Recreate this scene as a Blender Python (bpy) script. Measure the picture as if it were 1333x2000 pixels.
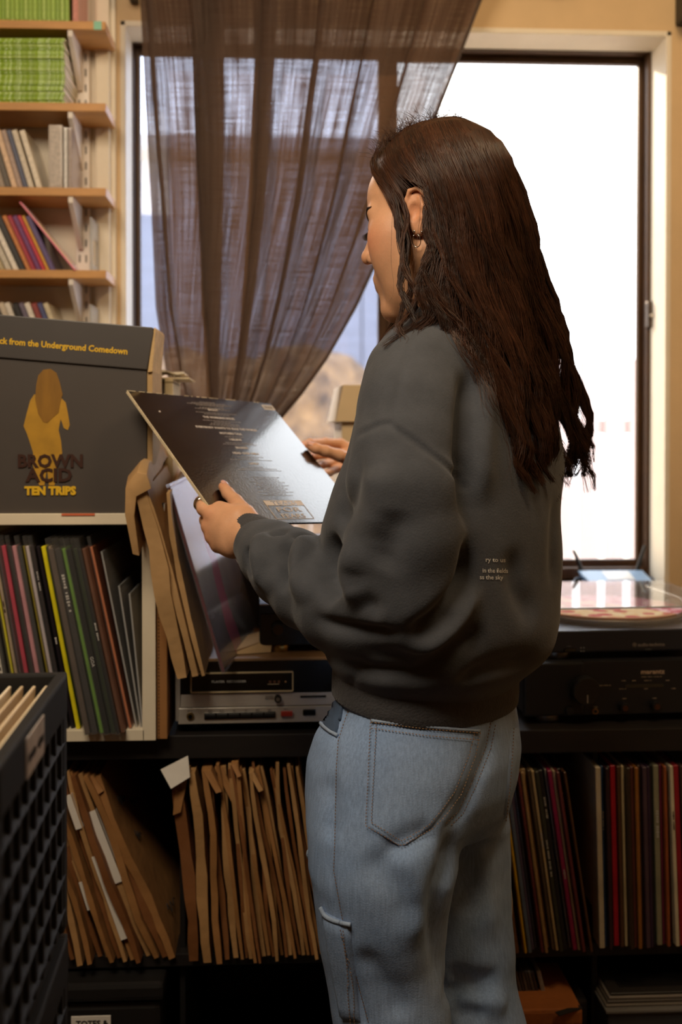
import bpy, bmesh, math, random
import numpy as np
from mathutils import Vector, Matrix, Euler
from mathutils.bvhtree import BVHTree

for o in list(bpy.data.objects):
    bpy.data.objects.remove(o)
SC = bpy.context.scene
COL = SC.collection
R = math.radians

# ------------------------------------------------------------------ camera
FPX, IW, IH = 2150.0, 1333.0, 2000.0
CAM = Vector((0.0, 0.0, 1.25))
PPY = 880.0          # the optical axis meets the picture above its middle (shifted lens)
CROT = Euler((R(90 - 0.8), 0.0, R(-3.0)))
cd = bpy.data.cameras.new('camera')
cam = bpy.data.objects.new('camera', cd)
COL.objects.link(cam)
cam.location = CAM
cam.rotation_euler = CROT
cd.sensor_fit = 'VERTICAL'
cd.sensor_height = 36.0
cd.lens = 36.0 * FPX / IH
cd.shift_y = -(IH / 2 - PPY) / IH
cd.clip_start = 0.05
cd.dof.use_dof = True
cd.dof.focus_distance = 1.48
cd.dof.aperture_fstop = 3.2
SC.camera = cam
CM = CROT.to_matrix()

def ray(px, py):
    d = CM @ Vector(((px - IW / 2) / FPX, -(py - PPY) / FPX, -1.0))
    return d.normalized()

def W(px, py, Y):
    """the point of the room that the photograph shows at px, py, when it stands Y metres into the room"""
    d = ray(px, py)
    return CAM + d * ((Y - CAM.y) / d.y)

def proj(p):
    q = CM.transposed() @ (Vector(p) - CAM)
    return (IW / 2 - FPX * q.x / q.z, PPY + FPX * q.y / q.z)

# ------------------------------------------------------------------ sky, sun, lamps, exposure
world = bpy.data.worlds.new('world')
SC.world = world
world.use_nodes = True
wn = world.node_tree
bg = wn.nodes['Background']
bg.inputs['Color'].default_value = (0.93, 0.965, 1.0, 1)
bg.inputs['Strength'].default_value = 5.0

def lamp(name, kind, loc, energy, color, size=0.5, size_y=None, target=None):
    l = bpy.data.lights.new(name, kind)
    l.energy = energy
    l.color = color
    if kind == 'AREA':
        l.size = size
        if size_y:
            l.shape = 'RECTANGLE'
            l.size_y = size_y
    elif kind == 'SUN':
        l.angle = size
    else:
        l.shadow_soft_size = size
    o = bpy.data.objects.new(name, l)
    COL.objects.link(o)
    o.location = loc
    if target is not None:
        o.rotation_euler = (Vector(target) - Vector(loc)).to_track_quat('-Z', 'Y').to_euler()
    return o

# low warm sun outside, coming in over the fence from the left of the window
lamp('sun', 'SUN', (-2, 6, 4), 5.0, (1.0, 0.80, 0.55), size=R(1.0), target=(-0.45, 2.0, 2.15))
# the shop's own warm ceiling panels, in front of and above the browser
lamp('ceiling_panel_light', 'AREA', (-0.45, 0.60, 2.35), 19.5, (1.0, 0.84, 0.64), size=0.7, size_y=0.5, target=(-0.1, 1.7, 1.0))
lamp('ceiling_spot_light', 'AREA', (0.75, 1.0, 2.55), 10.0, (1.0, 0.74, 0.44), size=0.35, size_y=0.35, target=(0.75, 2.4, 1.9))

SC.view_settings.view_transform = 'Standard'
SC.view_settings.look = 'None'
SC.view_settings.gamma = 1.0
SC.view_settings.use_curve_mapping = False
SC.view_settings.exposure = 0.0
SC.cycles.max_bounces = 8
SC.cycles.transparent_max_bounces = 24
SC.cycles.caustics_reflective = False
SC.cycles.caustics_refractive = False
SC.cycles.sample_clamp_indirect = 4.0

# ------------------------------------------------------------------ helpers
def lin(h):
    if not isinstance(h, str):
        return tuple(h)[:3]
    h = h.lstrip('#')
    out = []
    for i in (0, 2, 4):
        c = int(h[i:i + 2], 16) / 255.0
        out.append(c / 12.92 if c <= 0.04045 else ((c + 0.055) / 1.055) ** 2.4)
    return tuple(out)

MATS = {}
def M(name, col, rough=0.6, var=0.12, scale=12.0, bump=0.0, bscale=60.0, metal=0.0, spec=0.5,
      stretch=(1, 1, 1), coat=0.0, sheen=0.0, col2=None, alpha=1.0, attr=None):
    if name in MATS:
        return MATS[name]
    m = bpy.data.materials.new(name)
    m.use_nodes = True
    nt = m.node_tree
    b = nt.nodes['Principled BSDF']
    b.inputs['Roughness'].default_value = rough
    b.inputs['Metallic'].default_value = metal
    b.inputs['Specular IOR Level'].default_value = spec
    b.inputs['Coat Weight'].default_value = coat
    b.inputs['Coat Roughness'].default_value = 0.08
    b.inputs['Sheen Weight'].default_value = sheen
    b.inputs['Alpha'].default_value = alpha
    c = lin(col)
    tc = nt.nodes.new('ShaderNodeTexCoord')
    mp = nt.nodes.new('ShaderNodeMapping')
    mp.inputs['Scale'].default_value = stretch
    nt.links.new(tc.outputs['Object'], mp.inputs['Vector'])
    nz = nt.nodes.new('ShaderNodeTexNoise')
    nz.inputs['Scale'].default_value = scale
    nz.inputs['Detail'].default_value = 5.0
    nz.inputs['Roughness'].default_value = 0.6
    nt.links.new(mp.outputs['Vector'], nz.inputs['Vector'])
    rp = nt.nodes.new('ShaderNodeValToRGB')
    if col2 is None:
        lo = tuple(x * (1 - var) for x in c)
        hi = tuple(min(1, x * (1 + var)) for x in c)
    else:
        lo, hi = c, lin(col2)
    rp.color_ramp.elements[0].position = 0.3
    rp.color_ramp.elements[1].position = 0.7
    rp.color_ramp.elements[0].color = (*lo, 1)
    rp.color_ramp.elements[1].color = (*hi, 1)
    nt.links.new(nz.outputs['Fac'], rp.inputs['Fac'])
    out = rp.outputs['Color']
    if attr:
        at = nt.nodes.new('ShaderNodeAttribute')
        at.attribute_name = attr
        mx = nt.nodes.new('ShaderNodeMix')
        mx.data_type = 'RGBA'
        mx.blend_type = 'MULTIPLY'
        mx.inputs['Factor'].default_value = 1.0
        nt.links.new(out, mx.inputs['A'])
        nt.links.new(at.outputs['Color'], mx.inputs['B'])
        out = mx.outputs['Result']
    nt.links.new(out, b.inputs['Base Color'])
    if bump:
        nb = nt.nodes.new('ShaderNodeTexNoise')
        nb.inputs['Scale'].default_value = bscale
        nb.inputs['Detail'].default_value = 3.0
        nt.links.new(mp.outputs['Vector'], nb.inputs['Vector'])
        bp = nt.nodes.new('ShaderNodeBump')
        bp.inputs['Strength'].default_value = bump
        bp.inputs['Distance'].default_value = 0.01
        nt.links.new(nb.outputs['Fac'], bp.inputs['Height'])
        nt.links.new(bp.outputs['Normal'], b.inputs['Normal'])
    MATS[name] = m
    return m

def glassy(name, tint=(1, 1, 1), trans=0.85, rough=0.05):
    """thin clear sheet: mostly see-through with a clear-coat reflection"""
    if name in MATS:
        return MATS[name]
    m = bpy.data.materials.new(name)
    m.use_nodes = True
    nt = m.node_tree
    for n in list(nt.nodes):
        nt.nodes.remove(n)
    out = nt.nodes.new('ShaderNodeOutputMaterial')
    tr = nt.nodes.new('ShaderNodeBsdfTransparent')
    tr.inputs['Color'].default_value = (*tint, 1)
    gl = nt.nodes.new('ShaderNodeBsdfGlossy')
    gl.inputs['Roughness'].default_value = rough
    df = nt.nodes.new('ShaderNodeBsdfDiffuse')
    df.inputs['Color'].default_value = (0.75, 0.74, 0.72, 1)
    # Schlick reflectance from the facing angle, the same from both sides of the sheet
    lw = nt.nodes.new('ShaderNodeLayerWeight')
    lw.inputs['Blend'].default_value = 0.5
    pw = nt.nodes.new('ShaderNodeMath'); pw.operation = 'POWER'; pw.inputs[1].default_value = 5.0
    nt.links.new(lw.outputs['Facing'], pw.inputs[0])
    fr = nt.nodes.new('ShaderNodeMath'); fr.operation = 'MULTIPLY_ADD'; fr.inputs[1].default_value = 0.92; fr.inputs[2].default_value = 0.04
    nt.links.new(pw.outputs[0], fr.inputs[0])
    m1 = nt.nodes.new('ShaderNodeMixShader')
    m1.inputs['Fac'].default_value = 1 - trans
    m2 = nt.nodes.new('ShaderNodeMixShader')
    nt.links.new(tr.outputs[0], m1.inputs[1])
    nt.links.new(df.outputs[0], m1.inputs[2])
    nt.links.new(fr.outputs[0], m2.inputs['Fac'])
    nt.links.new(m1.outputs[0], m2.inputs[1])
    nt.links.new(gl.outputs[0], m2.inputs[2])
    nt.links.new(m2.outputs[0], out.inputs['Surface'])
    MATS[name] = m
    return m

class MB:
    """collects polygons for ONE mesh object"""
    def __init__(self):
        self.v, self.f = [], []
    def add(self, vs, fs):
        n = len(self.v)
        self.v += [tuple(x) for x in vs]
        self.f += [tuple(i + n for i in f) for f in fs]
        return self
    def box(self, c, s, rot=None):
        x, y, z = s[0] / 2, s[1] / 2, s[2] / 2
        vs = [Vector((a * x, b * y, d * z)) for a in (-1, 1) for b in (-1, 1) for d in (-1, 1)]
        if rot is not None:
            m = rot if isinstance(rot, Matrix) else Euler(rot).to_matrix()
            vs = [m @ v for v in vs]
        c = Vector(c)
        return self.add([v + c for v in vs], [(0, 1, 3, 2), (4, 6, 7, 5), (0, 4, 5, 1), (2, 3, 7, 6), (0, 2, 6, 4), (1, 5, 7, 3)])
    def cyl(self, c, r, h, axis='z', n=24, r2=None, ang=0.0):
        r2 = r if r2 is None else r2
        vs = []
        for i in range(n):
            a = 2 * math.pi * i / n + ang
            for (rr, k) in ((r, -h / 2), (r2, h / 2)):
                p = (rr * math.cos(a), rr * math.sin(a), k)
                if axis == 'y':
                    p = (p[0], p[2], p[1])
                elif axis == 'x':
                    p = (p[2], p[0], p[1])
                vs.append(Vector(p) + Vector(c))
        fs = [(2 * i, 2 * ((i + 1) % n), 2 * ((i + 1) % n) + 1, 2 * i + 1) for i in range(n)]
        fs += [tuple(2 * i for i in range(n))[::-1], tuple(2 * i + 1 for i in range(n))]
        return self.add(vs, fs)
    def tube(self, pts, r, n=8, cap=True):
        pts = [Vector(p) for p in pts]
        rr = r if hasattr(r, '__len__') else [r] * len(pts)
        rings, up = [], None
        for i, p in enumerate(pts):
            t = (pts[min(i + 1, len(pts) - 1)] - pts[max(i - 1, 0)]).normalized()
            if up is None:
                up = Vector((0, 0, 1)) if abs(t.z) < 0.9 else Vector((0, 1, 0))
            a = (up - t * up.dot(t)).normalized()
            b = t.cross(a)
            up = a
            rings.append([p + (a * math.cos(2 * math.pi * k / n) + b * math.sin(2 * math.pi * k / n)) * rr[i] for k in range(n)])
        vs = [v for ring in rings for v in ring]
        fs = []
        for i in range(len(pts) - 1):
            for k in range(n):
                fs.append((i * n + k, i * n + (k + 1) % n, (i + 1) * n + (k + 1) % n, (i + 1) * n + k))
        if cap:
            fs.append(tuple(range(n))[::-1])
            fs.append(tuple((len(pts) - 1) * n + k for k in range(n)))
        return self.add(vs, fs)
    def prism(self, poly, d0, d1, axis='y'):
        """polygon in two coordinates pushed from d0 to d1 along the third"""
        n = len(poly)
        def p(a, b, d):
            return {'y': (a, d, b), 'x': (d, a, b), 'z': (a, b, d)}[axis]
        vs = [p(a, b, d0) for a, b in poly] + [p(a, b, d1) for a, b in poly]
        fs = [tuple(range(n))[::-1], tuple(range(n, 2 * n))]
        fs += [(i, (i + 1) % n, (i + 1) % n + n, i + n) for i in range(n)]
        return self.add(vs, fs)
    def lathe(self, prof, c=(0, 0, 0), n=48):
        """profile of (radius, z) turned round z"""
        c = Vector(c)
        vs = [Vector((r * math.cos(2 * math.pi * k / n), r * math.sin(2 * math.pi * k / n), z)) + c for r, z in prof for k in range(n)]
        fs = [(i * n + k, i * n + (k + 1) % n, (i + 1) * n + (k + 1) % n, (i + 1) * n + k) for i in range(len(prof) - 1) for k in range(n)]
        fs += [tuple(range(n))[::-1], tuple((len(prof) - 1) * n + k for k in range(n))]
        return self.add(vs, fs)
    def build(self, name, mat, parent=None, bevel=0.0, smooth=False, seg=2, fix=True):
        me = bpy.data.meshes.new(name)
        me.from_pydata(self.v, [], self.f)
        bm = bmesh.new()
        bm.from_mesh(me)
        if fix:
            bmesh.ops.recalc_face_normals(bm, faces=bm.faces)
        if bevel > 0:
            bmesh.ops.bevel(bm, geom=[e for e in bm.edges if e.calc_face_angle(0) > 0.5], offset=bevel, segments=seg, affect='EDGES', profile=0.6, clamp_overlap=True)
        bm.to_mesh(me)
        bm.free()
        return link(name, me, mat, parent, smooth)

def link(name, me, mat, parent=None, smooth=False):
    if mat is not None:
        me.materials.clear()
        me.materials.append(mat)
    if smooth:
        me.polygons.foreach_set('use_smooth', [True] * len(me.polygons))
        if smooth == 'auto':
            me.set_sharp_from_angle(angle=R(38))
    o = bpy.data.objects.new(name, me)
    COL.objects.link(o)
    if parent is not None:
        o.parent = parent
    return o

def tag(o, label=None, cat=None, group=None, kind=None):
    if label: o['label'] = label
    if cat: o['category'] = cat
    if group: o['group'] = group
    if kind: o['kind'] = kind
    return o

def thing(name, label, cat, loc=(0, 0, 0), rz=0.0, group=None, rot=None):
    o = bpy.data.objects.new(name, None)
    o.empty_display_size = 0.05
    COL.objects.link(o)
    o.location = loc
    o.rotation_euler = rot if rot is not None else (0, 0, rz)
    return tag(o, label, cat, group)

def struct(name, mb, mat, bevel=0.0, **k):
    o = mb.build(name, mat, None, bevel, **k)
    o['kind'] = 'structure'
    return o

def copy_tree(o, parent=None):
    c = o.copy()
    COL.objects.link(c)
    c.parent = parent
    for ch in list(o.children):
        copy_tree(ch, c)
    return c

def text_mesh(name, body, size, mat, parent, mtx, align='LEFT', ext=0.0002, bold=0.0, sx=1.0, shear=0.0, space=1.0):
    """flat raised lettering; mtx puts its own x (along), y (up), z (out) into the parent's frame.
    A whole number instead of words stands for print too small to read: a row of that many fine strokes."""
    if isinstance(body, int):
        r_ = random.Random(body * 7 + int(size * 1e5))
        mb, x = MB(), {'LEFT': 0.0, 'CENTER': -body * size * 0.28, 'RIGHT': -body * size * 0.56}[align]
        for k in range(body):
            if k % 6 != 5:
                w = size * r_.uniform(0.26, 0.44)
                mb.box((x + w / 2, size * 0.3, 0), (w, size * r_.uniform(0.35, 0.6), max(2 * ext, 0.0002)))
            x += size * 0.56
        o = mb.build(name, mat, parent)
        o.data.transform(Matrix.Diagonal((sx, 1, 1, 1)))
        o.data.transform(mtx)
        o['kind'] = 'stuff'
        return o
    cu = bpy.data.curves.new(name, 'FONT')
    cu.body = body
    cu.size = size
    cu.align_x = align
    cu.extrude = ext
    cu.offset = bold
    cu.shear = shear
    cu.space_character = space
    cu.resolution_u = 2
    t = bpy.data.objects.new(name + '_curve', cu)
    COL.objects.link(t)
    me = bpy.data.meshes.new_from_object(t.evaluated_get(bpy.context.evaluated_depsgraph_get()))
    bpy.data.objects.remove(t)
    bpy.data.curves.remove(cu)
    me.transform(Matrix.Diagonal((sx, 1, 1, 1)))
    me.transform(mtx)
    me.name = name
    return link(name, me, mat, parent)

def frame_front(x, y, z):
    """a matrix for lettering on a face that looks towards -y"""
    return Matrix(((1, 0, 0, x), (0, 0, -1, y), (0, 1, 0, z), (0, 0, 0, 1)))
# ================================================================== the room
YW = 2.45            # face of the window wall
YF = 2.55            # face of the window frame inside the reveal
m_wall = M('wall_paint', '#d8b88c', 0.75, 0.06, 6, bump=0.08, bscale=40)
m_white = M('white_paint', '#e9dcc6', 0.6, 0.06, 8, bump=0.05, bscale=50)
m_frame = M('bronze_aluminium', '#4a3018', 0.45, 0.2, 15, metal=0.3)
m_floor = M('dark_floor', '#3a2c22', 0.5, 0.25, 7)
m_ceil = M('ceiling_paint', '#cfc3ae', 0.8, 0.05, 5)

wl, wr = W(236, 400, YW).x, W(1311, 400, YW).x
wt, wb = W(1100, 57, YW).z, W(1200, 1143, YW).z
XL, XR, YB, ZC = -2.3, 2.1, -1.6, 2.75
struct('floor', MB().box(((XL + XR) / 2, 0.5, -0.05), (XR - XL + 0.4, 4.6, 0.1)), m_floor)
struct('ceiling', MB().box(((XL + XR) / 2, 0.5, ZC + 0.05), (XR - XL + 0.4, 4.6, 0.1)), m_ceil)
struct('wall_left', MB().box((XL - 0.1, 0.5, ZC / 2), (0.2, 4.6, ZC)), m_wall)
struct('wall_right', MB().box((XR + 0.1, 0.5, ZC / 2), (0.2, 4.6, ZC)), m_wall)
struct('wall_front', MB().box(((XL + XR) / 2, YB - 0.1, ZC / 2), (XR - XL, 0.2, ZC)), m_wall)
wm = MB()
TH = 0.165
wm.box(((XL + wl) / 2, YW + TH / 2, ZC / 2), (wl - XL, TH, ZC))
wm.box(((XR + wr) / 2, YW + TH / 2, ZC / 2), (XR - wr, TH, ZC))
wm.box(((wl + wr) / 2, YW + TH / 2, (ZC + wt) / 2), (wr - wl, TH, ZC - wt))
wm.box(((wl + wr) / 2, YW + TH / 2, wb / 2), (wr - wl, TH, wb))
struct('wall_back', wm, m_wall)
# white painted lining of the reveal, with a thin lip on the wall face
rv = MB()
rv.box((wr - 0.006, YW + 0.055, (wt + wb) / 2), (0.012, 0.114, wt - wb))
rv.box((wl + 0.006, YW + 0.055, (wt + wb) / 2), (0.012, 0.114, wt - wb))
rv.box(((wl + wr) / 2, YW + 0.055, wt - 0.006), (wr - wl, 0.114, 0.012))
struct('trim_1', rv, m_white, bevel=0.002)
struct('trim_2', MB().box(((wl + wr) / 2, YW + 0.045, wb - 0.012), (wr - wl - 0.004, 0.14, 0.024)), M('sill_paint', '#6b4a2c', 0.5, 0.2, 20), bevel=0.003)

# two-part bronze window: left sash fixed, right sash, meeting stile between them
fx0, fx1 = W(238, 400, YF).x, W(1288, 400, YF).x
fz0, fz1 = wb, W(1100, 78, YF).z
win = thing('window_1', 'bronze framed two part sliding window', 'window', ((fx0 + fx1) / 2, YF, fz0))
del win['category']
win['kind'] = 'structure'
fw, fh = fx1 - fx0, fz1 - fz0
FT = 0.028
for nm, c, s in (('frame_stile', (-fw / 2 + FT / 2, 0.03, fh / 2), (FT, 0.06, fh)), ('frame_stile', (fw / 2 - FT / 2, 0.03, fh / 2), (FT, 0.06, fh)),
                 ('frame_rail', (0, 0.03, fh - FT / 2), (fw - 2 * FT, 0.06, FT)), ('frame_rail', (0, 0.03, FT / 2), (fw - 2 * FT, 0.06, FT))):
    MB().box(c, s).build(nm, m_frame, win, 0.003)
xm = W(757, 600, YF).x - win.location.x
for dx, y, s in ((-0.011, 0.022, (0.02, 0.03, fh - 2 * FT)), (0.013, 0.036, (0.026, 0.03, fh - 2 * FT))):
    MB().box((xm + dx, y, fh / 2), s).build('meeting_stile', m_frame, win, 0.003)
for a, b, y in ((-fw / 2 + FT, xm, 0.03), (xm, fw / 2 - FT, 0.04)):
    for c, s in (((a + 0.006, y, fh / 2), (0.012, 0.018, fh - 2 * FT)), ((b - 0.006, y, fh / 2), (0.012, 0.018, fh - 2 * FT)),
                 (((a + b) / 2, y, FT + 0.008), (b - a - 0.024, 0.018, 0.016)), (((a + b) / 2, y, fh - FT - 0.008), (b - a - 0.024, 0.018, 0.016))):
        MB().box(c, s).build('sash_bar', m_frame, win, 0.002)
    pane = MB().box(((a + b) / 2, y, fh / 2), (b - a - 0.02, 0.004, fh - 2 * FT - 0.02)).build('pane', glassy('window_glass' if a > -0.3 else 'dusty_glass', (1, 1, 1) if a > -0.3 else (0.86, 0.9, 1.0), 0.97 if a > -0.3 else 0.90, 0.02), win)
lz = W(1275, 615, YF).z - fz0
lt = MB().box((fw / 2 - 0.02, -0.004, lz), (0.022, 0.02, 0.062)).build('latch', M('latch_metal', '#5b5048', 0.35, 0.1, metal=0.7), win, 0.003)
MB().cyl((fw / 2 - 0.022, -0.018, lz - 0.004), 0.005, 0.012, 'y', 12).build('latch_screw', M('screw_steel', '#c9c0b2', 0.3, metal=0.9), lt)
# dark power box high on the wall at the right
dpos = W(1345, 20, YW - 0.02)
dk = thing('wall_speaker', 'small black loudspeaker box high on the tan wall', 'speaker', (dpos.x, YW, dpos.z))
m_black = M('black_plastic', '#121110', 0.45, 0.2)
MB().box((0, -0.05, 0.06), (0.046, 0.1, 0.18)).build('cabinet', m_black, dk, 0.006)
MB().box((0, -0.102, 0.06), (0.038, 0.006, 0.165)).build('grille', M('grille_cloth', '#0c0b0a', 0.9, 0.3, 200), dk, 0.002)

# ================================================================== outside the window
m_soil = M('bank_soil', '#b08a5e', 0.95, 0.5, 7.0, bump=0.8, bscale=12, col2='#4a3c36')
struct('outside_ground', MB().box((0, 12, -0.35), (30, 18.6, 0.1)), M('outside_ground', '#e2d3bf', 0.95, 0.1, 2))
# earth bank beyond the left pane
rnd = random.Random(4)
nx, nz = 40, 22
g = MB()
vs, fs = [], []
for j in range(nz + 1):
    for i in range(nx + 1):
        x = -2.2 + 2.75 * i / nx
        t = j / nz
        h = 1.70 - 0.25 * max(0, (x + 0.3)) ** 2 + 0.05 * math.sin(3.1 * x) + 0.03 * math.sin(9 * x)
        vs.append((x, 4.3 + 1.2 * t + 0.10 * math.sin(7 * x + 5 * t) + rnd.uniform(-0.04, 0.04), -0.3 + (h + 0.3) * t ** 0.7 + rnd.uniform(-0.025, 0.025)))
for j in range(nz):
    for i in range(nx):
        a = j * (nx + 1) + i
        fs.append((a, a + 1, a + nx + 2, a + nx + 1))
# solid behind: back row down to the ground
b0 = len(vs)
for i in range(nx + 1):
    vs.append((vs[nz * (nx + 1) + i][0], 6.6, -0.3))
for i in range(nx):
    a = nz * (nx + 1) + i
    fs.append((a, a + 1, b0 + i + 1, b0 + i))
g.add(vs, fs)
bank = g.build('earth_bank', m_soil, None, smooth=True)
tag(bank, 'brown earth bank outside beyond the curtained window half', 'bank')
# pale boarded shed behind the bank
shed = thing('shed', 'pale grey boarded shed standing beyond the earth bank', 'shed', (-1.45, 7.9, -0.3))
m_board = M('pale_board', '#8a8f9c', 0.8, 0.12, 4, stretch=(1, 1, 6))
bm_ = None
for i in range(14):
    q = MB().box((-2.3 + i * 0.345, 0, 1.75), (0.335, 0.05, 3.5)).build('board', m_board, shed, 0.006)
MB().box((0, 1.0, 1.7), (4.8, 1.9, 3.4)).build('shed_body', m_board, shed)
MB().box((0, 0.9, 3.56), (5.1, 2.4, 0.1)).build('roof', M('shed_roof', '#7d7f88', 0.8), shed, 0.01)
MB().box((0.9, -0.04, 1.55), (0.9, 0.04, 0.8)).build('shed_window', M('shed_glass', '#5f6a80', 0.2), shed, 0.01)
MB().box((-0.9, -0.04, 1.0), (0.8, 0.04, 1.9)).build('shed_door', M('shed_door', '#8f8078', 0.7), shed, 0.01)
# drain pipe next to the window half
pp = W(592, 780, 3.3)
dp = thing('drain_pipe', 'grey vertical drain pipe outside below the curtain edge', 'pipe', (pp.x, 3.3, -0.3))
MB().cyl((0, 0, 0.68), 0.028, 1.36, n=16).build('pipe', M('pipe_grey', '#b9a894', 0.6), dp, smooth='auto')
MB().cyl((0, 0, 1.12), 0.034, 0.05, n=16).build('collar', M('pipe_grey2', '#a08f7c', 0.6), dp, smooth='auto')
# light wooden fence beyond the right pane
fence = thing('fence', 'sun bleached wooden fence outside the right hand pane', 'fence', (2.25, 6.4, -0.3))
m_fence = M('fence_wood', '#bba9a9', 0.85, 0.06, 5, stretch=(1, 1, 0.2))
fr_ = random.Random(8)
for i in range(19):
    h = 2.02 + fr_.uniform(-0.02, 0.03)
    MB().box((-1.35 + i * 0.15, fr_.uniform(-0.006, 0.006), h / 2), (0.118, 0.022, h)).build('picket', m_fence, fence, 0.004)
for z in (0.5, 1.6):
    MB().box((0, 0.035, z), (2.9, 0.045, 0.09)).build('rail', m_fence, fence, 0.004)
for x in (-1.2, 0.0, 1.2):
    MB().box((x, 0.1, 1.1), (0.1, 0.1, 2.2)).build('post', M('fence_post', '#a98f90', 0.85), fence, 0.006)
# ================================================================== CD shelves on the wall, left
m_ply = M('plywood', '#c58f4e', 0.5, 0.16, 9, stretch=(1, 8, 8), bump=0.05)
m_bracket = M('bracket_white', '#e4d9cd', 0.4, 0.04)
m_slot = M('slot_dark', '#5d5348', 0.7)
YS = 2.30             # front of the shelves
# white backing panel
px1 = W(228, 400, YW).x
struct('trim_3', MB().box(((px1 - 1.5) / 2 - 0.25 + 0.25, YW - 0.006, 1.72), (px1 + 1.5, 0.012, 1.75)), m_white, bevel=0.002)
struct('trim_4', MB().box((W(205, 400, YW).x, YW - 0.0215, 1.72), (0.03, 0.017, 1.75)), m_white, bevel=0.004)
# slotted uprights
ux = W(163, 300, YW - 0.02).x
sl_me = None
for k, (x, d) in enumerate(((ux, 'white slotted steel shelf upright beside the window'), (ux - 0.62, 'white slotted steel shelf upright behind the compact discs'))):
    up = thing('shelf_upright', d, 'upright', (x, YW - 0.012, 0.95))
    MB().box((0, -0.009, 0.8), (0.03, 0.016, 1.58)).build('channel', m_bracket, up, 0.002)
    for i in range(44):
        for s in (-1, 1):
            if sl_me is None:
                o = MB().box((0, 0, 0), (0.0035, 0.0012, 0.016)).build('slot', m_slot, up)
                sl_me = o.data
            else:
                o = bpy.data.objects.new('slot', sl_me)
                COL.objects.link(o)
                o.parent = up
            o.location = (s * 0.007, -0.0172, 0.08 + i * 0.0335)
tops = [40, 200, 366, 527, 700]
sh_z = [W(100, y, YS).z for y in tops]
names = ['topmost', 'second', 'third', 'fourth', 'lowest']
xend = W(207, 300, YS).x
for k, z in enumerate(sh_z):
    sh = thing('wall_shelf', '%s plywood wall shelf in the bracket rack of compact discs' % names[k], 'shelf', (xend, YS, z), group='plywood wall shelves')
    MB().box((-0.6, 0.064, -0.0085), (1.2, 0.128, 0.017)).build('board', m_ply, sh, 0.0012)
    for x in (ux, ux - 0.62):
        b = MB()
        lx = x - xend - 0.004
        b.prism([(0.004, -0.0172), (0.126, -0.0172), (0.126, -0.105), (0.112, -0.108), (0.004, -0.030)], lx - 0.005, lx + 0.005, 'x')
        b.build('bracket', m_bracket, sh, 0.001)
    if k == 0:
        MB().box((-0.016, -0.0004, -0.0085), (0.016, 0.0012, 0.0172)).build('tape', M('teal_tape', '#86c3a4', 0.5), sh)

# ---- compact discs
CD_T, CD_D, CD_H = 0.0104, 0.142, 0.125
def cd_case(x, z, lean, col, label, group, h=CD_H, d=CD_D, t=CD_T, y=YS + 0.006, yaw=0.0, stripe=None, name='cd_case', cat='compact disc', rough=0.3):
    """standing case: x is its right-hand lower edge; lean tips its top to the left"""
    o = thing(name, label, cat, (x, y, z), group=group, rot=(0, -R(lean), R(yaw)))
    dz = 0.0
    m = M('cd_' + col, col, rough, 0.08, 30, coat=0.4)
    MB().box((-t / 2, d / 2, h / 2), (t * 0.94, d, h)).build('case', m, o, 0.0008, seg=1)
    MB().box((-t / 2, -0.0003, h / 2), (t * 0.7, 0.0008, h * 0.94)).build('spine_card', M('cdspine_' + (stripe or col), stripe or col, 0.45, 0.25, 120), o)
    return o

def at_x(px, k):
    return W(px, tops[k], YS).x
GR = ['#8fae35', '#9cba45', '#86a52f', '#a5bf56']
rg = random.Random(2)
for i in range(16):
    cd_case(at_x(1 + i * 8.9, 0), sh_z[0], 0.6, GR[i % 4], 'green shrink wrapped compact disc standing on the topmost shelf', 'green discs on the topmost shelf', t=0.0092, stripe=GR[(i + 1) % 4], y=YS + 0.004 + rg.uniform(0, 0.002))
cd_case(at_x(152, 0), sh_z[0], 0, '#c98070', 'pink and orange compact disc at the end of the topmost green row', 'assorted discs', t=0.0122)
# flat pile of green discs with white paper edges
def flat_cd(x, y, z, rz, k, lab, grp):
    o = thing('cd_case', lab, 'compact disc', (x, y, z), group=grp, rz=rz)
    MB().box((0, 0.062, 0.0029), (0.142, 0.124, 0.0056)).build('case', M('gw%d' % (k % 4), GR[k % 4], 0.22, 0.2, 60, bump=0.35, bscale=90, coat=0.6), o, 0.0006, seg=1)
    MB().box((0.0716, 0.062, 0.0029), (0.0010, 0.118, 0.0042)).build('end_label', M('paper_edge', '#e6d9c8', 0.7, 0.2, 80), o)
for j in range(22):
    p = W(62 + rg.uniform(-2, 2), 199, YS + 0.012)
    flat_cd(p.x - 0.004, YS + 0.008 + rg.uniform(-0.003, 0.003), sh_z[1] + j * 0.0061, R(-2 + rg.uniform(-1, 1)), j, 'green shrink wrapped compact disc in the flat pile on the second shelf', 'pile of green discs')
for j in range(22):
    flat_cd(W(62, 199, YS).x - 0.156, YS + 0.008 + rg.uniform(-0.003, 0.003), sh_z[1] + j * 0.0061, R(rg.uniform(-1, 1)), j + 1, 'green shrink wrapped compact disc in the flat pile further from the window', 'farther pile of green discs')

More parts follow.
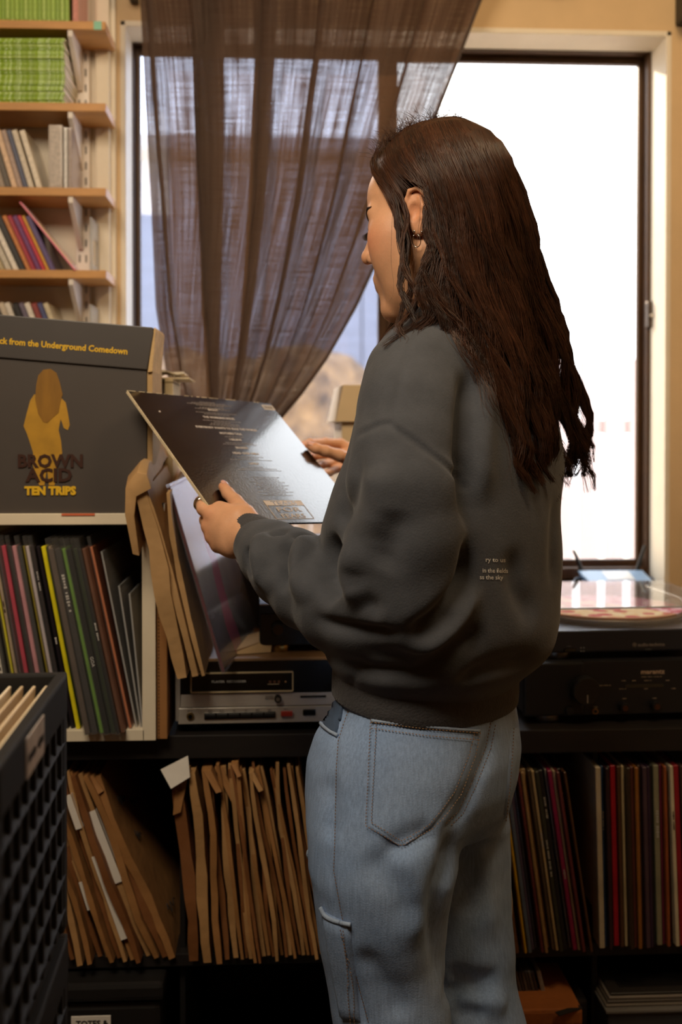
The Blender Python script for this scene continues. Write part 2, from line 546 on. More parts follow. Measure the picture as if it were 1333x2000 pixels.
rows = {
 2: [(-14, 12, '#6e6257', 'brown'), (-3, 12.5, '#8d8072', 'taupe'), (9, 13, '#9c8a78', 'beige'), (21, 13.5, '#5d5245', 'dark olive'), (33, 14, '#d9b796', 'peach'), (44, 14.5, '#a98f80', 'dusty rose'),
     (54, 15, '#4c4f66', 'slate blue'), (66, 16, '#cfc2ae', 'cream'), (81, 17, '#ddd0bb', 'ivory')],
 3: [(-2, 17, '#3a3734', 'charcoal'), (9, 17.5, '#b9a884', 'sand'), (22, 18, '#c9bfae', 'off white'), (36, 19, '#e7ddcf', 'bright white'), (50, 19.5, '#2f2b29', 'black'), (60, 20, '#c47a3c', 'orange'), (70, 20.5, '#a3283a', 'crimson'),
     (81, 21, '#6f2f6b', 'purple'), (89, 21.5, '#c22c3c', 'scarlet'), (96, 22, '#d39a2a', 'mustard'), (108, 23, '#5a4678', 'violet')],
 4: [(2, 15, '#9a958e', 'grey'), (14, 15.5, '#8a86b8', 'lilac'), (25, 16, '#46423f', 'smoke'), (36, 16, '#5f5a52', 'khaki'), (48, 16.5, '#c8b9a4', 'stone'), (60, 17, '#d8cfc2', 'pale cream'), (76, 17.5, '#241f1d', 'jet black'),
     (87, 18, '#6a5f70', 'mauve'), (99, 18.5, '#ded5c8', 'chalk white'), (112, 19, '#8a3a35', 'brick red'), (123, 19.5, '#4a4d78', 'indigo'), (134, 20, '#c9bb9c', 'buff and turquoise')],
}
for k, lst in rows.items():
    base = {2: 361, 3: 522, 4: 690}[k]
    lean = {2: 16.5, 3: 24.5, 4: 21.0}[k]
    for q, (px, ln, col, cn) in enumerate(lst):
        gap = (px - lst[q - 1][0] if q else 11) * (W(1, base, YS).x - W(0, base, YS).x)
        cd_case(W(px, base, YS).x, sh_z[k], lean, col, '%s compact disc leaning in its row on the %s plywood shelf' % (cn, names[k]), 'leaning discs on the %s shelf' % names[k], stripe=None, t=min(0.0116, gap * math.cos(R(lean)) * 0.97), y=YS + 0.004 + rg.uniform(0, 0.004))
# grey boxed set and two discs standing upright on the third shelf
cd_case(W(122, 361, YS).x, sh_z[2], 0, '#b5a79a', 'thick grey boxed set standing upright on the third shelf', 'assorted discs', t=0.030, h=0.13, name='boxed_set', cat='box set', rough=0.6)
cd_case(W(131, 361, YS).x, sh_z[2], 0, '#d6d2cd', 'silver grey disc case right of the thick boxed set', 'assorted discs', t=0.008)
cd_case(W(140, 361, YS).x, sh_z[2], 0, '#9d8a80', 'rosy brown disc case against the third shelf bracket', 'assorted discs', t=0.0085)
# pink seven inch sleeve leaning across the fourth shelf
sl = thing('single_sleeve', 'pink and yellow seven inch sleeve leaning across the fourth shelf', 'record', (W(148, 522, YS).x, YS - 0.004, sh_z[3]), rot=(0, -R(38.7), 0))
MB().box((-0.0015, 0.062, 0.089), (0.003, 0.125, 0.178)).build('sleeve', M('sleeve_pink', '#e06a80', 0.35, 0.2, 10, col2='#f08aa0', coat=0.4), sl, 0.0006, seg=1)
MB().box((0.0003, 0.064, 0.089), (0.0006, 0.117, 0.168)).build('cover_print', M('sleeve_print', '#e9dcd8', 0.4, 0.2, 14, col2='#cf8ea6', coat=0.4), sl)
MB().box((0.0008, 0.03, 0.075), (0.0005, 0.02, 0.11)).build('yellow_stripe', M('sleeve_yellow', '#dcc66a', 0.5), sl)
# clear bookends
for k, (px, b) in enumerate(((176, 522), (176, 690))):
    be = thing('bookend', 'clear acrylic slotted bookend on the %s shelf' % names[3 + k], 'bookend', (W(px, b, YS + 0.02).x, YS + 0.03, sh_z[3 + k]))
    a = glassy('acrylic', (0.9, 0.9, 0.86), 0.62, 0.1)
    bb = MB()
    for y0, y1, z0, z1 in ((0, 0.09, 0, 0.02), (0, 0.02, 0.02, 0.115), (0.07, 0.09, 0.02, 0.115), (0.02, 0.07, 0.075, 0.115)):
        bb.box((0, (y0 + y1) / 2, (z0 + z1) / 2), (0.004, y1 - y0, z1 - z0))
    bb.build('plate', a, be)
    MB().box((0.012, 0.045, 0.001), (0.02, 0.09, 0.002)).build('foot', a, be)
# ================================================================== black bench with record bays
YBF = 1.86                                    # front of the bench
ZB = W(500, 1434, YBF).z                      # its top
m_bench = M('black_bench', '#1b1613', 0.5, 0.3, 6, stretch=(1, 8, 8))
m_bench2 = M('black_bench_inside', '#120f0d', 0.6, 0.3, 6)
bx0, bx1 = W(-330, 1434, YBF).x, W(1700, 1434, YBF).x
ZS = W(500, 1872, YBF).z                      # floor of the record bays
bench = thing('bench', 'long black record bench under the window with open bays', 'bench', (0, YBF, 0))
BD = YW - YBF - 0.01
MB().box(((bx0 + bx1) / 2, BD / 2, ZB - 0.02), (bx1 - bx0, BD, 0.04)).build('top', m_bench, bench, 0.002)
MB().box(((bx0 + bx1) / 2, BD / 2 + 0.012, ZS - 0.011), (bx1 - bx0, BD - 0.024, 0.022)).build('shelf', m_bench, bench, 0.002)
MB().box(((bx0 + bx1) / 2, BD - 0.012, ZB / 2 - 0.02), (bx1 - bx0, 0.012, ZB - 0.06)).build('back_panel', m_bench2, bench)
for px in (-330, 357, 690, 1161, 1700):
    x = W(px, 1650, YBF + 0.05).x
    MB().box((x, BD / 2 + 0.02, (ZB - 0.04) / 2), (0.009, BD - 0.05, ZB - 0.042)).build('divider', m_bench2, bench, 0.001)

m_kraft = M('kraft_paper', '#9c6c3a', 0.7, 0.14, 10, bump=0.25, bscale=22)
m_kraft2 = M('kraft_paper_dark', '#7d4c22', 0.7, 0.16, 9, bump=0.3, bscale=22)
m_kraft3 = M('kraft_paper_light', '#ad8250', 0.68, 0.12, 11, bump=0.25, bscale=25)
KR = [m_kraft, m_kraft2, m_kraft3]
m_paper = M('label_paper', '#e4dccf', 0.7, 0.06, 20)
m_ink = M('ink', '#1c1714', 0.7, 0.1)

# ---- LP records
LP = 0.315
def record(x, y, z, lean, t, col, label, group, yaw=0.0, h=LP, sleeve=False, text=None, tcol='#d8d0c0', face=None, rough=0.45, name='lp_record', d=LP):
    """x, y, z: right-hand lower front corner of the sleeve; lean tips the top to the left"""
    o = thing(name, label, 'record', (x, y, z), group=group, rot=(0, -R(lean), R(yaw)))
    m = M('lp_' + col, col, rough, 0.22, 14, coat=0.15)
    MB().box((-t / 2, d / 2, h / 2), (t, d, h)).build('sleeve', m, o, min(0.0012, t * 0.3), seg=1)
    if face:
        MB().box((0.0003, d / 2, h / 2), (0.0006, d * 0.98, h * 0.98)).build('front_cover', M('lpface_' + face, face, 0.4, 0.35, 8), o)
    if sleeve:
        s = MB()
        e = 0.006
        s.box((-t / 2, d / 2 - 0.003, h / 2 + 0.009), (t + 0.0012, d + 0.004, h + 0.018))
        s.build('plastic_cover', glassy('poly_sleeve', (0.97, 0.97, 0.96), 0.955, 0.16), o)
    if text:
        mt = Matrix(((0, -1, 0, 0), (0, 0, -1, -0.0006), (-1, 0, 0, 0), (0, 0, 0, 1)))
        # lettering reads down the spine
        mt = Matrix(((0, 1, 0, -t * 0.72), (0, 0, -1, -0.0006), (-1, 0, 0, h * text[1]), (0, 0, 0, 1)))
        text_mesh('spine_lettering', text[0], t * 0.85, M('lptext_' + tcol, tcol, 0.6), o, mt, ext=0.0001)
    return o

# ================================================================== white cube shelf
YC = 1.83
cx0, cx1 = W(-260, 1240, YC).x, W(304, 1240, YC).x
cz1 = W(150, 1003, YC).z
cz0 = ZB
cube = thing('cube_shelf', 'white cube shelf packed with records on the bench', 'shelf', (cx1, YC, cz0))
cw, chh, cdp = cx1 - cx0, cz1 - cz0, 0.36
m_cube = M('cube_white', '#e6d8bd', 0.5, 0.05, 12)
BT = 0.0185
MB().box((-cw / 2 - BT / 2, cdp / 2, chh - BT / 2), (cw - BT, cdp, BT)).build('top_board', m_cube, cube, 0.0012)
MB().box((-cw / 2 - BT / 2, cdp / 2, BT / 2), (cw - BT, cdp, BT)).build('bottom_board', m_cube, cube, 0.0012)
MB().box((-BT * 0.6, cdp / 2, chh / 2), (BT * 1.2, cdp, chh)).build('side_board', m_cube, cube, 0.0012)
MB().box((-cw + BT / 2, cdp / 2, chh / 2), (BT, cdp, chh - 2 * BT)).build('side_board', m_cube, cube, 0.0012)
MB().box((-cw / 2, cdp - 0.004, chh / 2), (cw - 0.01, 0.006, chh - 0.01)).build('back_board', M('cube_back', '#8f8672', 0.6), cube)
MB().box((W(153, 1003, YC).x - cx1, -0.0008, chh - 0.0015), (0.054, 0.0016, 0.0034)).build('orange_tape', M('orange_tape', '#d46a42', 0.6), cube)

CUBE = [  # lower right corner px, lean, thickness mm, spine, sleeve, label, spine text
 (-22, 8.4, 5, '#8f7a2a', 0, 'ochre'), (-8, 8.6, 4, '#d9d2c4', 0, 'plain white', (5, 0.5, '#444444')), (6, 9.0, 4.5, '#c99f2c', 0, 'golden'), (22, 9.2, 4, '#e2dccf', 0, 'white lettered', (9, 0.38, '#333333')),
 (38, 9.4, 5, '#0f0e0e', 0, 'solid black'), (45, 9.6, 4, '#e0d319', 1, 'lemon yellow'), (54, 9.6, 4, '#a5927c', 0, 'tan', (9, 0.7, '#3a2d22')), (62, 9.6, 4.5, '#4c3a40', 1, 'plum grey'), (74, 9.8, 6.5, '#c23a52', 1, 'crimson wrapped'),
 (86, 9.9, 5, '#2c2a2b', 1, 'glossy charcoal'), (97, 10.0, 7, '#c98f94', 0, 'dusty pink'), (108, 10.1, 6, '#3c3a3c', 1, 'graphite'), (116, 10.2, 4, '#8a7a22', 0, 'olive'), (124, 10.3, 5, '#cdc0c4', 1, 'pale lilac'),
 (134, 10.4, 5.5, '#231417', 1, 'black and red', (11, 0.86, '#cfc6bf')), (146, 10.5, 5.5, '#191219', 0, 'dark purple', (4, 0.5, '#d8d0c8')), (158, 10.6, 6, '#e6d71d', 0, 'bright yellow fat', None, '#5c6a2c'), (170, 10.8, 4, '#c0a98c', 0, 'beige'),
 (184, 11.0, 7.5, '#5d5048', 1, 'brown grey'), (198, 11.2, 9, '#3f3b3a', 1, 'thick slate grey', (13, 0.86, '#c8c2bb')), (210, 11.4, 6, '#6f9a3c', 1, 'leaf green'), (222, 11.5, 8, '#141311', 1, 'wrapped black', ('GOA', 0.42, '#e5e0d8')),
 (232, 11.5, 6, '#27311a', 1, 'forest green'), (241, 11.6, 5, '#1a1717', 1, 'thin wrapped black', (11, 0.60, '#d5cec6')), (249, 11.7, 6, '#6b4a3a', 0, 'cocoa brown'), (258, 11.9, 4, '#d07a4e', 1, 'orange'),
]
rc = random.Random(5)
pxm = W(1, 1440, YC).x - W(0, 1440, YC).x
for i, e in enumerate(CUBE):
    px, ln, t, col, slv, cn = e[:6]
    tx = e[6] if len(e) > 6 else None
    fc = e[7] if len(e) > 7 else None
    gap = (px - CUBE[i - 1][0]) * pxm if i else 0.01
    t = min(t * 0.001 * 1.15, gap * 0.9)
    yy = YC + (0.012 if px < 172 or px > 255 else -0.022) + rc.uniform(-0.004, 0.004)
    record(W(px, 1428, YC + 0.012).x, yy, cz0 + BT + 0.0006 + t * math.sin(R(ln)) * 0, ln, t, col, 'LP record with a %s spine in the white cube shelf' % cn, 'records in the white cube', sleeve=bool(slv), text=tx[:2] if tx else None, tcol=tx[2] if tx else '#d8d0c0', face=fc, h=0.309)
# empty clear sleeves at the right-hand end
for i, (px, ln, hh, nm) in enumerate(((269, 11, 0.30, 'tall clear empty plastic record sleeve beside the orange spine'), (277, 8.5, 0.24, 'short clear plastic sleeve at the end of the cube shelf'), (281, 5.5, 0.225, 'small frosted plastic sleeve against the cube shelf side'))):
    o = thing('empty_sleeve', nm, 'sleeve', (W(px, 1428, YC + 0.012).x, YC + 0.014, cz0 + BT), rot=(0, -R(ln), 0))
    MB().box((-0.002, 0.15, hh / 2), (0.003, 0.30, hh)).build('film', glassy('poly_cloudy', (0.9, 0.89, 0.87), 0.62, 0.2), o, 0.0005, seg=1)
    MB().box((-0.002, 0.151, hh * 0.48), (0.001, 0.29, hh * 0.93)).build('insert', M('insert_grey', '#b5a99b', 0.6), o)

# cardboard sheet pressed against the outside of the cube
cb = thing('cardboard_sheet', 'thick brown cardboard panel standing beside the white cube shelf', 'cardboard', (cx1 + 0.0008, YC + 0.008, ZB), rot=(0, 0, 0))
m_card = M('corrugated', '#9c6a38', 0.75, 0.12, 12)
MB().box((0.009, 0.16, 0.178), (0.0165, 0.32, 0.356)).build('panel', m_card, cb, 0.0008, seg=1)
fl = MB()
for i in range(58):
    fl.box((0.0035, -0.0006, 0.004 + i * 0.006), (0.0018, 0.0012, 0.003))
fl.build('flute_edge', M('flute_dark', '#5a371a', 0.8), cb)
cb2 = thing('black_folder', 'slim black folder on top of the cardboard panel', 'folder', (cx1 + 0.0008, YC + 0.012, ZB + 0.358), rot=(0, 0, 0))
MB().box((0.006, 0.15, 0.018), (0.010, 0.3, 0.034)).build('cover', M('folder_black', '#2a2624', 0.5), cb2, 0.0008, seg=1)
MB().box((0.012, 0.15, 0.018), (0.0015, 0.29, 0.03)).build('page', m_paper, cb2)

# ================================================================== boxed set on the cube shelf
YX = YC + 0.004
gx1 = W(287, 850, YX).x
box = thing('display_box', 'dark grey display box with ochre figure and yellow lettering on cube shelf', 'box', (gx1, YX, cz1), rz=R(-1.2))
m_dbox = M('box_charcoal', '#4a433e', 0.5, 0.07, 6)
ppm = FPX / YX
bw, bh = 0.39, (1000 - 712) / ppm
MB().box((-bw / 2, 0.062, bh / 2 + 0.012), (bw, 0.124, bh + 0.024)).build('carton', m_dbox, box, 0.0012)
MB().box((0.0048, 0.062, bh / 2), (0.009, 0.118, bh * 0.99)).build('raw_edge', M('box_raw', '#b99766', 0.75, 0.1, 30), box, 0.001)
# lid: a strip that dips to the right
lm = MB()
sl_ = 0.083
lz0 = bh - 0.009
def lidz(x, top):
    return (lz0 + 0.070 if top else lz0) - sl_ * (x + 0.0) * 1.0
pts = [(-bw - 0.002, lidz(-bw, 0)), (0.001, lidz(0, 0)), (0.012, lidz(0.012, 1) - 0.008), (0.010, lidz(0.0, 1)), (-bw - 0.002, lidz(-bw, 1))]
lid = MB().prism(pts, -0.004, 0.128, 'y').build('lid', M('lid_charcoal', '#47423f', 0.45, 0.08, 6), box, 0.0015)
MB().prism([(0.0018, lidz(0, 0) - 0.004), (0.0095, lidz(0, 0) - 0.003), (0.0155, lidz(0, 1) - 0.004), (0.0128, lidz(0, 1) + 0.001)], -0.002, 0.11, 'y').build('torn_edge', M('box_raw2', '#c9a877', 0.8, 0.2, 40, bump=0.3), lid, 0.0008)
m_yel = M('print_yellow', '#e3b41f', 0.55, 0.05)
m_gold = M('print_ochre', '#b98a24', 0.55, 0.22, 14)
m_gold2 = M('print_ochre_dark', '#8f6418', 0.55, 0.3, 22, stretch=(1, 1, 0.3))
m_brown = M('print_brown', '#3a1d10', 0.5, 0.08)
sa = math.atan(sl_)
mt = Matrix.Translation((W(250, 690, YX).x - gx1, -0.0044, lidz(-0.04, 0) + 0.022)) @ Matrix.Rotation(sa, 4, 'Y') @ frame_front(0, 0, 0)
text_mesh('lid_lettering', 'Rock from the Underground Comedown', 0.0142, m_yel, lid, mt, align='RIGHT', bold=0.0004, sx=0.95)
def bxz(px, py):
    p = W(px, py, YX)
    return (p.x - gx1, p.z - cz1)
# a generic standing figure seen from behind, printed in ochre
def flat(name, pix, mat, y, parent):
    mm = MB()
    q = [bxz(a, b) for a, b in pix]
    mm.add([(a, y, b) for a, b in q], [tuple(range(len(q)))])
    return mm.build(name, mat, parent)
fig = flat('figure_print', [(66, 770), (58, 782), (50, 812), (45, 832), (52, 848), (60, 872), (64, 885), (62, 905), (70, 930), (76, 948), (86, 948), (91, 915), (95, 948), (106, 948), (111, 915), (121, 885), (119, 862), (114, 840), (118, 818), (121, 826), (124, 836), (132, 840), (136, 830), (132, 806), (128, 786), (116, 774)], m_gold, -0.0008, box)
flat('hair_print', [(84, 722), (74, 733), (70, 752), (68, 780), (74, 808), (84, 824), (92, 826), (100, 818), (114, 806), (118, 784), (122, 770), (116, 745), (110, 728), (98, 720)], m_gold2, -0.0014, box)
x, z = bxz(33, 912)
text_mesh('title_print', 'BROWN', 0.0290, m_brown, box, frame_front(x, -0.0020, z), bold=0.0011, sx=0.98)
x, z = bxz(96, 940)
text_mesh('title_print', 'ACID', 0.0300, m_brown, box, frame_front(x, -0.0020, z), bold=0.0011, align='CENTER', sx=1.05)
x, z = bxz(48, 966)
text_mesh('title_print', 'TEN TRIPS', 0.0185, m_yel, box, frame_front(x, -0.0020, z), bold=0.0011, sx=0.98)

# cream boxes behind the display box
cbx = W(300, 760, 2.02).x
pz = W(318, 742, 2.02).z
for k, (x0, x1, y0, mt_, lab) in enumerate(((cbx - 0.2, W(321, 760, 2.0).x, 2.0, M('box_grey_white', '#d4d2d0', 0.6), 'grey white slim carton standing behind the dark display box'), (W(321.8, 760, 1.985).x, W(338, 760, 1.985).x, 1.985, M('box_cream', '#e2cfa6', 0.6), 'cream slim carton standing on the cube shelf behind display box'))):
    o = thing('slim_carton', lab, 'box', (x1, y0, cz1), group=None)
    w_ = x1 - x0
    MB().box((-w_ / 2, 0.07, (pz - cz1) / 2), (w_, 0.14, pz - cz1)).build('carton', mt_, o, 0.001)
    MB().box((-w_ / 2, 0.07, pz - cz1 - 0.006), (w_ + 0.0006, 0.1406, 0.003)).build('flap_line', M('flap_line', '#a08c68', 0.8), o)
pap = thing('paper_bundle', 'crumpled white paper lying on the cream slim carton', 'paper', (W(330, 740, 2.0).x, 1.99, pz))
rp_ = random.Random(3)
pm = MB()
vs, fs = [], []
for j in range(6):
    for i in range(9):
        vs.append((-0.05 + i * 0.0095, j * 0.022, 0.004 + 0.016 * abs(math.sin(i * 0.9 + j)) * (1 - i / 12) + rp_.uniform(0, 0.004)))
for j in range(5):
    for i in range(8):
        a = j * 9 + i
        fs.append((a, a + 1, a + 10, a + 9))
pm.add(vs, fs)
s_ = pm.build('sheet', M('paper_thin', '#e9dcc2', 0.8, 0.05), pap)
sm = s_.modifiers.new('thick', 'SOLIDIFY'); sm.thickness = 0.002
MB().box((0.0, 0.06, 0.0015), (0.075, 0.12, 0.003)).build('sheet_flat', M('paper_thin2', '#dccba8', 0.8), pap)

# ================================================================== brown mailers in the bays
def mailer_mesh(seed, h=0.335, d=0.33, t=0.008, flap=True):
    r = random.Random(seed)
    ny, nz = 5, 9
    vs, fs = [], []
    bend = [r.uniform(-0.004, 0.004) for _ in range(4)]
    fl_ = r.uniform(0.4, 1.0)
    for side in (0, 1):
        for j in range(nz + 1):
            for i in range(ny + 1):
                u, v = i / ny, j / nz
                th = t * (0.45 + 0.55 * math.sin(math.pi * min(1, max(0, v * 0.9 + 0.05))) ** 0.5 * (0.8 + 0.2 * math.sin(math.pi * u)))
                th *= 1 + 0.25 * r.uniform(-1, 1)
                off = bend[0] * math.sin(math.pi * v) + bend[1] * math.sin(2 * math.pi * v) + bend[2] * (v ** 3) * 3 + bend[3] * u
                x = -t / 2 + off + (th / 2 if side else -th / 2)
                y = d * u + (0.004 * math.sin(9 * v + seed) if i == 0 else 0)
                zz = h * v
                if j == 0 and i == 0:
                    zz -= 0.0
                vs.append((x, y, zz))
    n1 = (ny + 1) * (nz + 1)
    for side in (0, 1):
        for j in range(nz):
            for i in range(ny):
                a = side * n1 + j * (ny + 1) + i
                fs.append((a, a + 1, a + ny + 2, a + ny + 1) if side else (a, a + ny + 1, a + ny + 2, a + 1))
    for j in range(nz):
        for i in (0, ny):
            a = j * (ny + 1) + i
            fs.append((a, a + n1, a + n1 + ny + 1, a + ny + 1))
    for i in range(ny):
        for j in (0, nz):
            a = j * (ny + 1) + i
            fs.append((a, a + 1, a + 1 + n1, a + n1))
    return MB().add(vs, fs)
MAIL = []
def mailer(x, y, z, lean, t, seed, label, group, yaw=0.0, droop=0.0, h=0.335, mat=None, flap=None, tagpaper=None):
    o = thing('record_mailer', label, 'mailer', (x, y, z), group=group, rot=(R(droop), -R(lean), R(yaw)))
    mailer_mesh(seed, h=h, t=t).build('envelope', mat or KR[seed % 3], o, smooth='auto')
    r = random.Random(seed + 99)
    if flap:
        fx, fzz, side = flap
        f = MB()
        f.add([(-t, 0.0, h), (0.0, 0.0, h), (0.004 + fx, -0.006, h - fzz), (-t * 0.4 + fx, -0.008, h - fzz * 1.05),
               (-t, 0.3, h + 0.002), (0.0, 0.3, h + 0.002), (0.004 + fx, 0.3, h - fzz), (-t * 0.4 + fx, 0.3, h - fzz * 1.05)],
              [(0, 1, 2, 3), (4, 7, 6, 5), (0, 4, 5, 1), (1, 5, 6, 2), (2, 6, 7, 3), (3, 7, 4, 0)])
        f.build('flap', m_kraft3 if seed % 2 else m_kraft, o)
    if tagpaper:
        tz, th_ = tagpaper
        p = MB()
        p.add([(0.001, -0.003, tz), (0.001, 0.05, tz), (0.001, 0.05, tz - th_), (0.001, -0.003, tz - th_ * 0.96), (0.0022, -0.004, tz), (0.0022, 0.05, tz), (0.0022, 0.05, tz - th_), (0.0022, -0.004, tz - th_)],
              [(0, 1, 2, 3), (7, 6, 5, 4), (0, 4, 5, 1), (1, 5, 6, 2), (2, 6, 7, 3), (3, 7, 4, 0)])
        p.box((-t * 0.5, -0.0065, tz - th_ / 2), (t * 1.05, 0.0016, th_))
        p.build('paper_label', m_paper, o)
    return o

# bay on the left: leaning strongly
left = [(118, 12, 9), (148, 14, 8), (168, 15, 9), (184, 16, 7), (200, 16.5, 8), (214, 17, 7), (226, 17.5, 7), (240, 18, 8), (252, 18.5, 7), (266, 19, 8), (280, 19.5, 9), (296, 20.5, 9), (312, 21.5, 9), (330, 22.5, 10), (346, 24, 12)]
LN = ['first', 'second', 'third', 'fourth', 'fifth', 'sixth', 'seventh', 'eighth', 'ninth', 'tenth', 'eleventh', 'twelfth', 'thirteenth', 'fourteenth', 'fifteenth', 'sixteenth', 'seventeenth', 'eighteenth', 'nineteenth', 'twentieth', 'twenty first', 'twenty second', 'twenty third', 'twenty fourth', 'twenty fifth', 'twenty sixth']
tagd = {5: (0.14, 0.05), 8: (0.30, 0.06), 9: (0.19, 0.15), 11: (0.27, 0.13)}
for i, (px, ln, t) in enumerate(left):
    n = len(left) - i
    lab = '%s brown mailer in the slanted bay counted from the bench divider' % LN[n - 1] if i not in tagd else '%s brown mailer counted from the bench divider, with white paper label' % LN[n - 1]
    mailer(W(px, 1872, YBF + 0.01).x, YBF + rc.uniform(-0.012, 0.02), ZS + 0.001, ln, t * 0.00145, i + 3, lab, 'slanted brown mailers', tagpaper=tagd.get(i), flap=(0.004, 0.03, 1) if i == 13 else None, mat=None if i != 14 else m_kraft)
# marker scribble on the broad side of the last one
mk = MB()
ot = [o for o in bpy.data.objects if o.name.startswith('record_mailer')][-1]
for (y0, z0, w_) in ((0.05, 0.27, 0.05), (0.06, 0.20, 0.035), (0.05, 0.06, 0.07), (0.12, 0.24, 0.06)):
    mk.tube([(0.0045, y0 + w_ * k / 9, z0 + 0.012 * math.sin(k * 2.3) * (1 if k % 3 else -1)) for k in range(10)], 0.0009, 4)
mk.build('marker_scribble', m_ink, ot)['kind'] = 'stuff'
# bay in the middle
mid = [(392, 3.0, 15), (418, 3.2, 13), (438, 3.6, 9), (452, 4.2, 8), (468, 5.0, 9)] + [(478 + 8.6 * k, 5.3 + 0.30 * k, (5.2, 4.6, 5.8)[k % 3]) for k in range(21)]
for i, (px, ln, t) in enumerate(mid):
    n = i + 1
    fl_ = {0: (-0.022, 0.07, 1), 2: (0.012, 0.035, 1), 4: (0.016, 0.055, 1), 8: (0.004, 0.02, 1), 13: (0.008, 0.03, 1)}.get(i)
    o = mailer(W(px, 1876, YBF + 0.005).x, YBF + rc.uniform(-0.016, 0.012), ZS + 0.001, ln, t * 0.00145, i + 40, '%s brown mailer in the upright bay counted from the white tagged one' % LN[n - 1] if i else 'brown mailer with white printed tag folded over its top', 'upright brown mailers', flap=fl_, h=0.328 + rc.uniform(-0.008, 0.01))
    if i == 0:
        tg = MB()
        tg.add([(-0.046, -0.016, 0.333), (0.0, -0.012, 0.352), (0.002, -0.018, 0.318), (-0.030, -0.022, 0.302), (-0.046, -0.014, 0.333), (0.0, -0.010, 0.352), (0.002, -0.016, 0.318), (-0.030, -0.020, 0.302)],
               [(0, 1, 2, 3), (7, 6, 5, 4), (0, 4, 5, 1), (1, 5, 6, 2), (2, 6, 7, 3), (3, 7, 4, 0)])
        tg.build('printed_tag', m_paper, o)

# ---- records on the right: one leaning row, one loose record, one upright row
RR = [(1012, 7.5, 7, '#6a4322', 'walnut brown'), (1027, 7.6, 4, '#c79a14', 'mustard yellow'), (1037, 7.7, 6, '#5a6472', 'steel blue'), (1045, 7.8, 5, '#5b4a5e', 'muted violet'), (1052, 7.8, 4, '#8d98a0', 'pale blue grey'), (1061, 7.9, 5, '#6a2f2a', 'rust red'),
      (1068, 7.9, 5, '#9a7a4e', 'tan'), (1076, 8.0, 6, '#b99c70', 'straw'), (1084, 8.0, 5, '#5c4a34', 'dark umber'), (1091, 8.1, 5, '#c2a878', 'light straw'), (1099, 8.1, 7, '#3a3a2c', 'black olive'), (1109, 8.2, 7, '#232023', 'lettered black'),
      (1118, 8.3, 3.5, '#9d9a96', 'thin grey'), (1127, 8.4, 7, '#93204a', 'magenta'), (1134, 8.5, 4.5, '#b8a586', 'cream striped'), (1141, 8.6, 5, '#6a3030', 'maroon'), (1149, 8.7, 6.5, '#2a211d', 'glossy black lettered'), (1155, 8.8, 4, '#5c3c22', 'speckled brown')]
RT = {11: (11, 0.85), 10: (21, 0.62), 13: (5, 0.45), 16: ('BLOWOUT', 0.87), 9: (12, 0.66)}
pxm = W(1, 1870, YBF).x - W(0, 1870, YBF).x
for i, (px, ln, t, col, cn) in enumerate(RR):
    gap = (px - RR[i - 1][0]) * pxm if i else 0.01
    record(W(px, 1872, YBF + 0.005).x, YBF + rc.uniform(-0.01, 0.012), ZS + 0.0008, ln, min(t * 0.00105, gap * 0.95), col, 'LP record with a %s spine in the leaning row under the amplifier' % cn, 'leaning records under the amplifier', text=RT.get(i), tcol='#b9b2a6')
record(W(1146, 1700, YBF + 0.13).x, YBF + 0.12, ZS + 0.001, 1.2, 0.006, '#5a1d7a', 'lone purple LP record in the gap between two rows', 'loose records', text=(20, 0.6), tcol='#d07ab8')
RV = [(1180, 9, '#cdbfa2', 'ivory'), (1187, 5, '#2f4a72', 'navy blue'), (1193, 5, '#3a2228', 'wine black'), (1199, 5, '#24201f', 'soot black'), (1211, 9, '#b3182a', 'bright red'), (1219, 6, '#5a3a22', 'chestnut'), (1227, 5, '#d0b98c', 'thin cream'), (1235, 6, '#3a2a1c', 'bitter brown'),
      (1243, 6, '#5a2c24', 'russet'), (1251, 6, '#8f5a22', 'amber brown'), (1259, 5, '#4a3426', 'bark brown'), (1268, 7, '#4c3840', 'dusky mauve'), (1275, 5, '#332036', 'deep aubergine'), (1283, 5, '#22211d', 'coal grey'), (1295, 9, '#8a8468', 'sage grey'), (1301, 4, '#6a2038', 'burgundy'),
      (1308, 5, '#8f4a22', 'copper'), (1326, 6, '#c7b99a', 'pale parchment'), (1338, 9, '#8f1a24', 'dark scarlet'), (1350, 9, '#403028', 'mud brown')]
for i, (px, t, col, cn) in enumerate(RV):
    gap = (px - RV[i - 1][0]) * pxm if i else 0.02
    record(W(px + 2, 1862, YBF + 0.005).x, YBF + rc.uniform(-0.006, 0.012), ZS + 0.0008, 1.6 if px < 1320 else 2.4, min(t * 0.00105, gap * 0.95), col, 'LP record with a %s spine in the upright row under the amplifier' % cn, 'upright records under the amplifier', text=(13 if i == 1 else 12, 0.75) if i in (1, 14, 17) else None, tcol='#3a342c' if i in (0, 17) else '#b9b2a6')

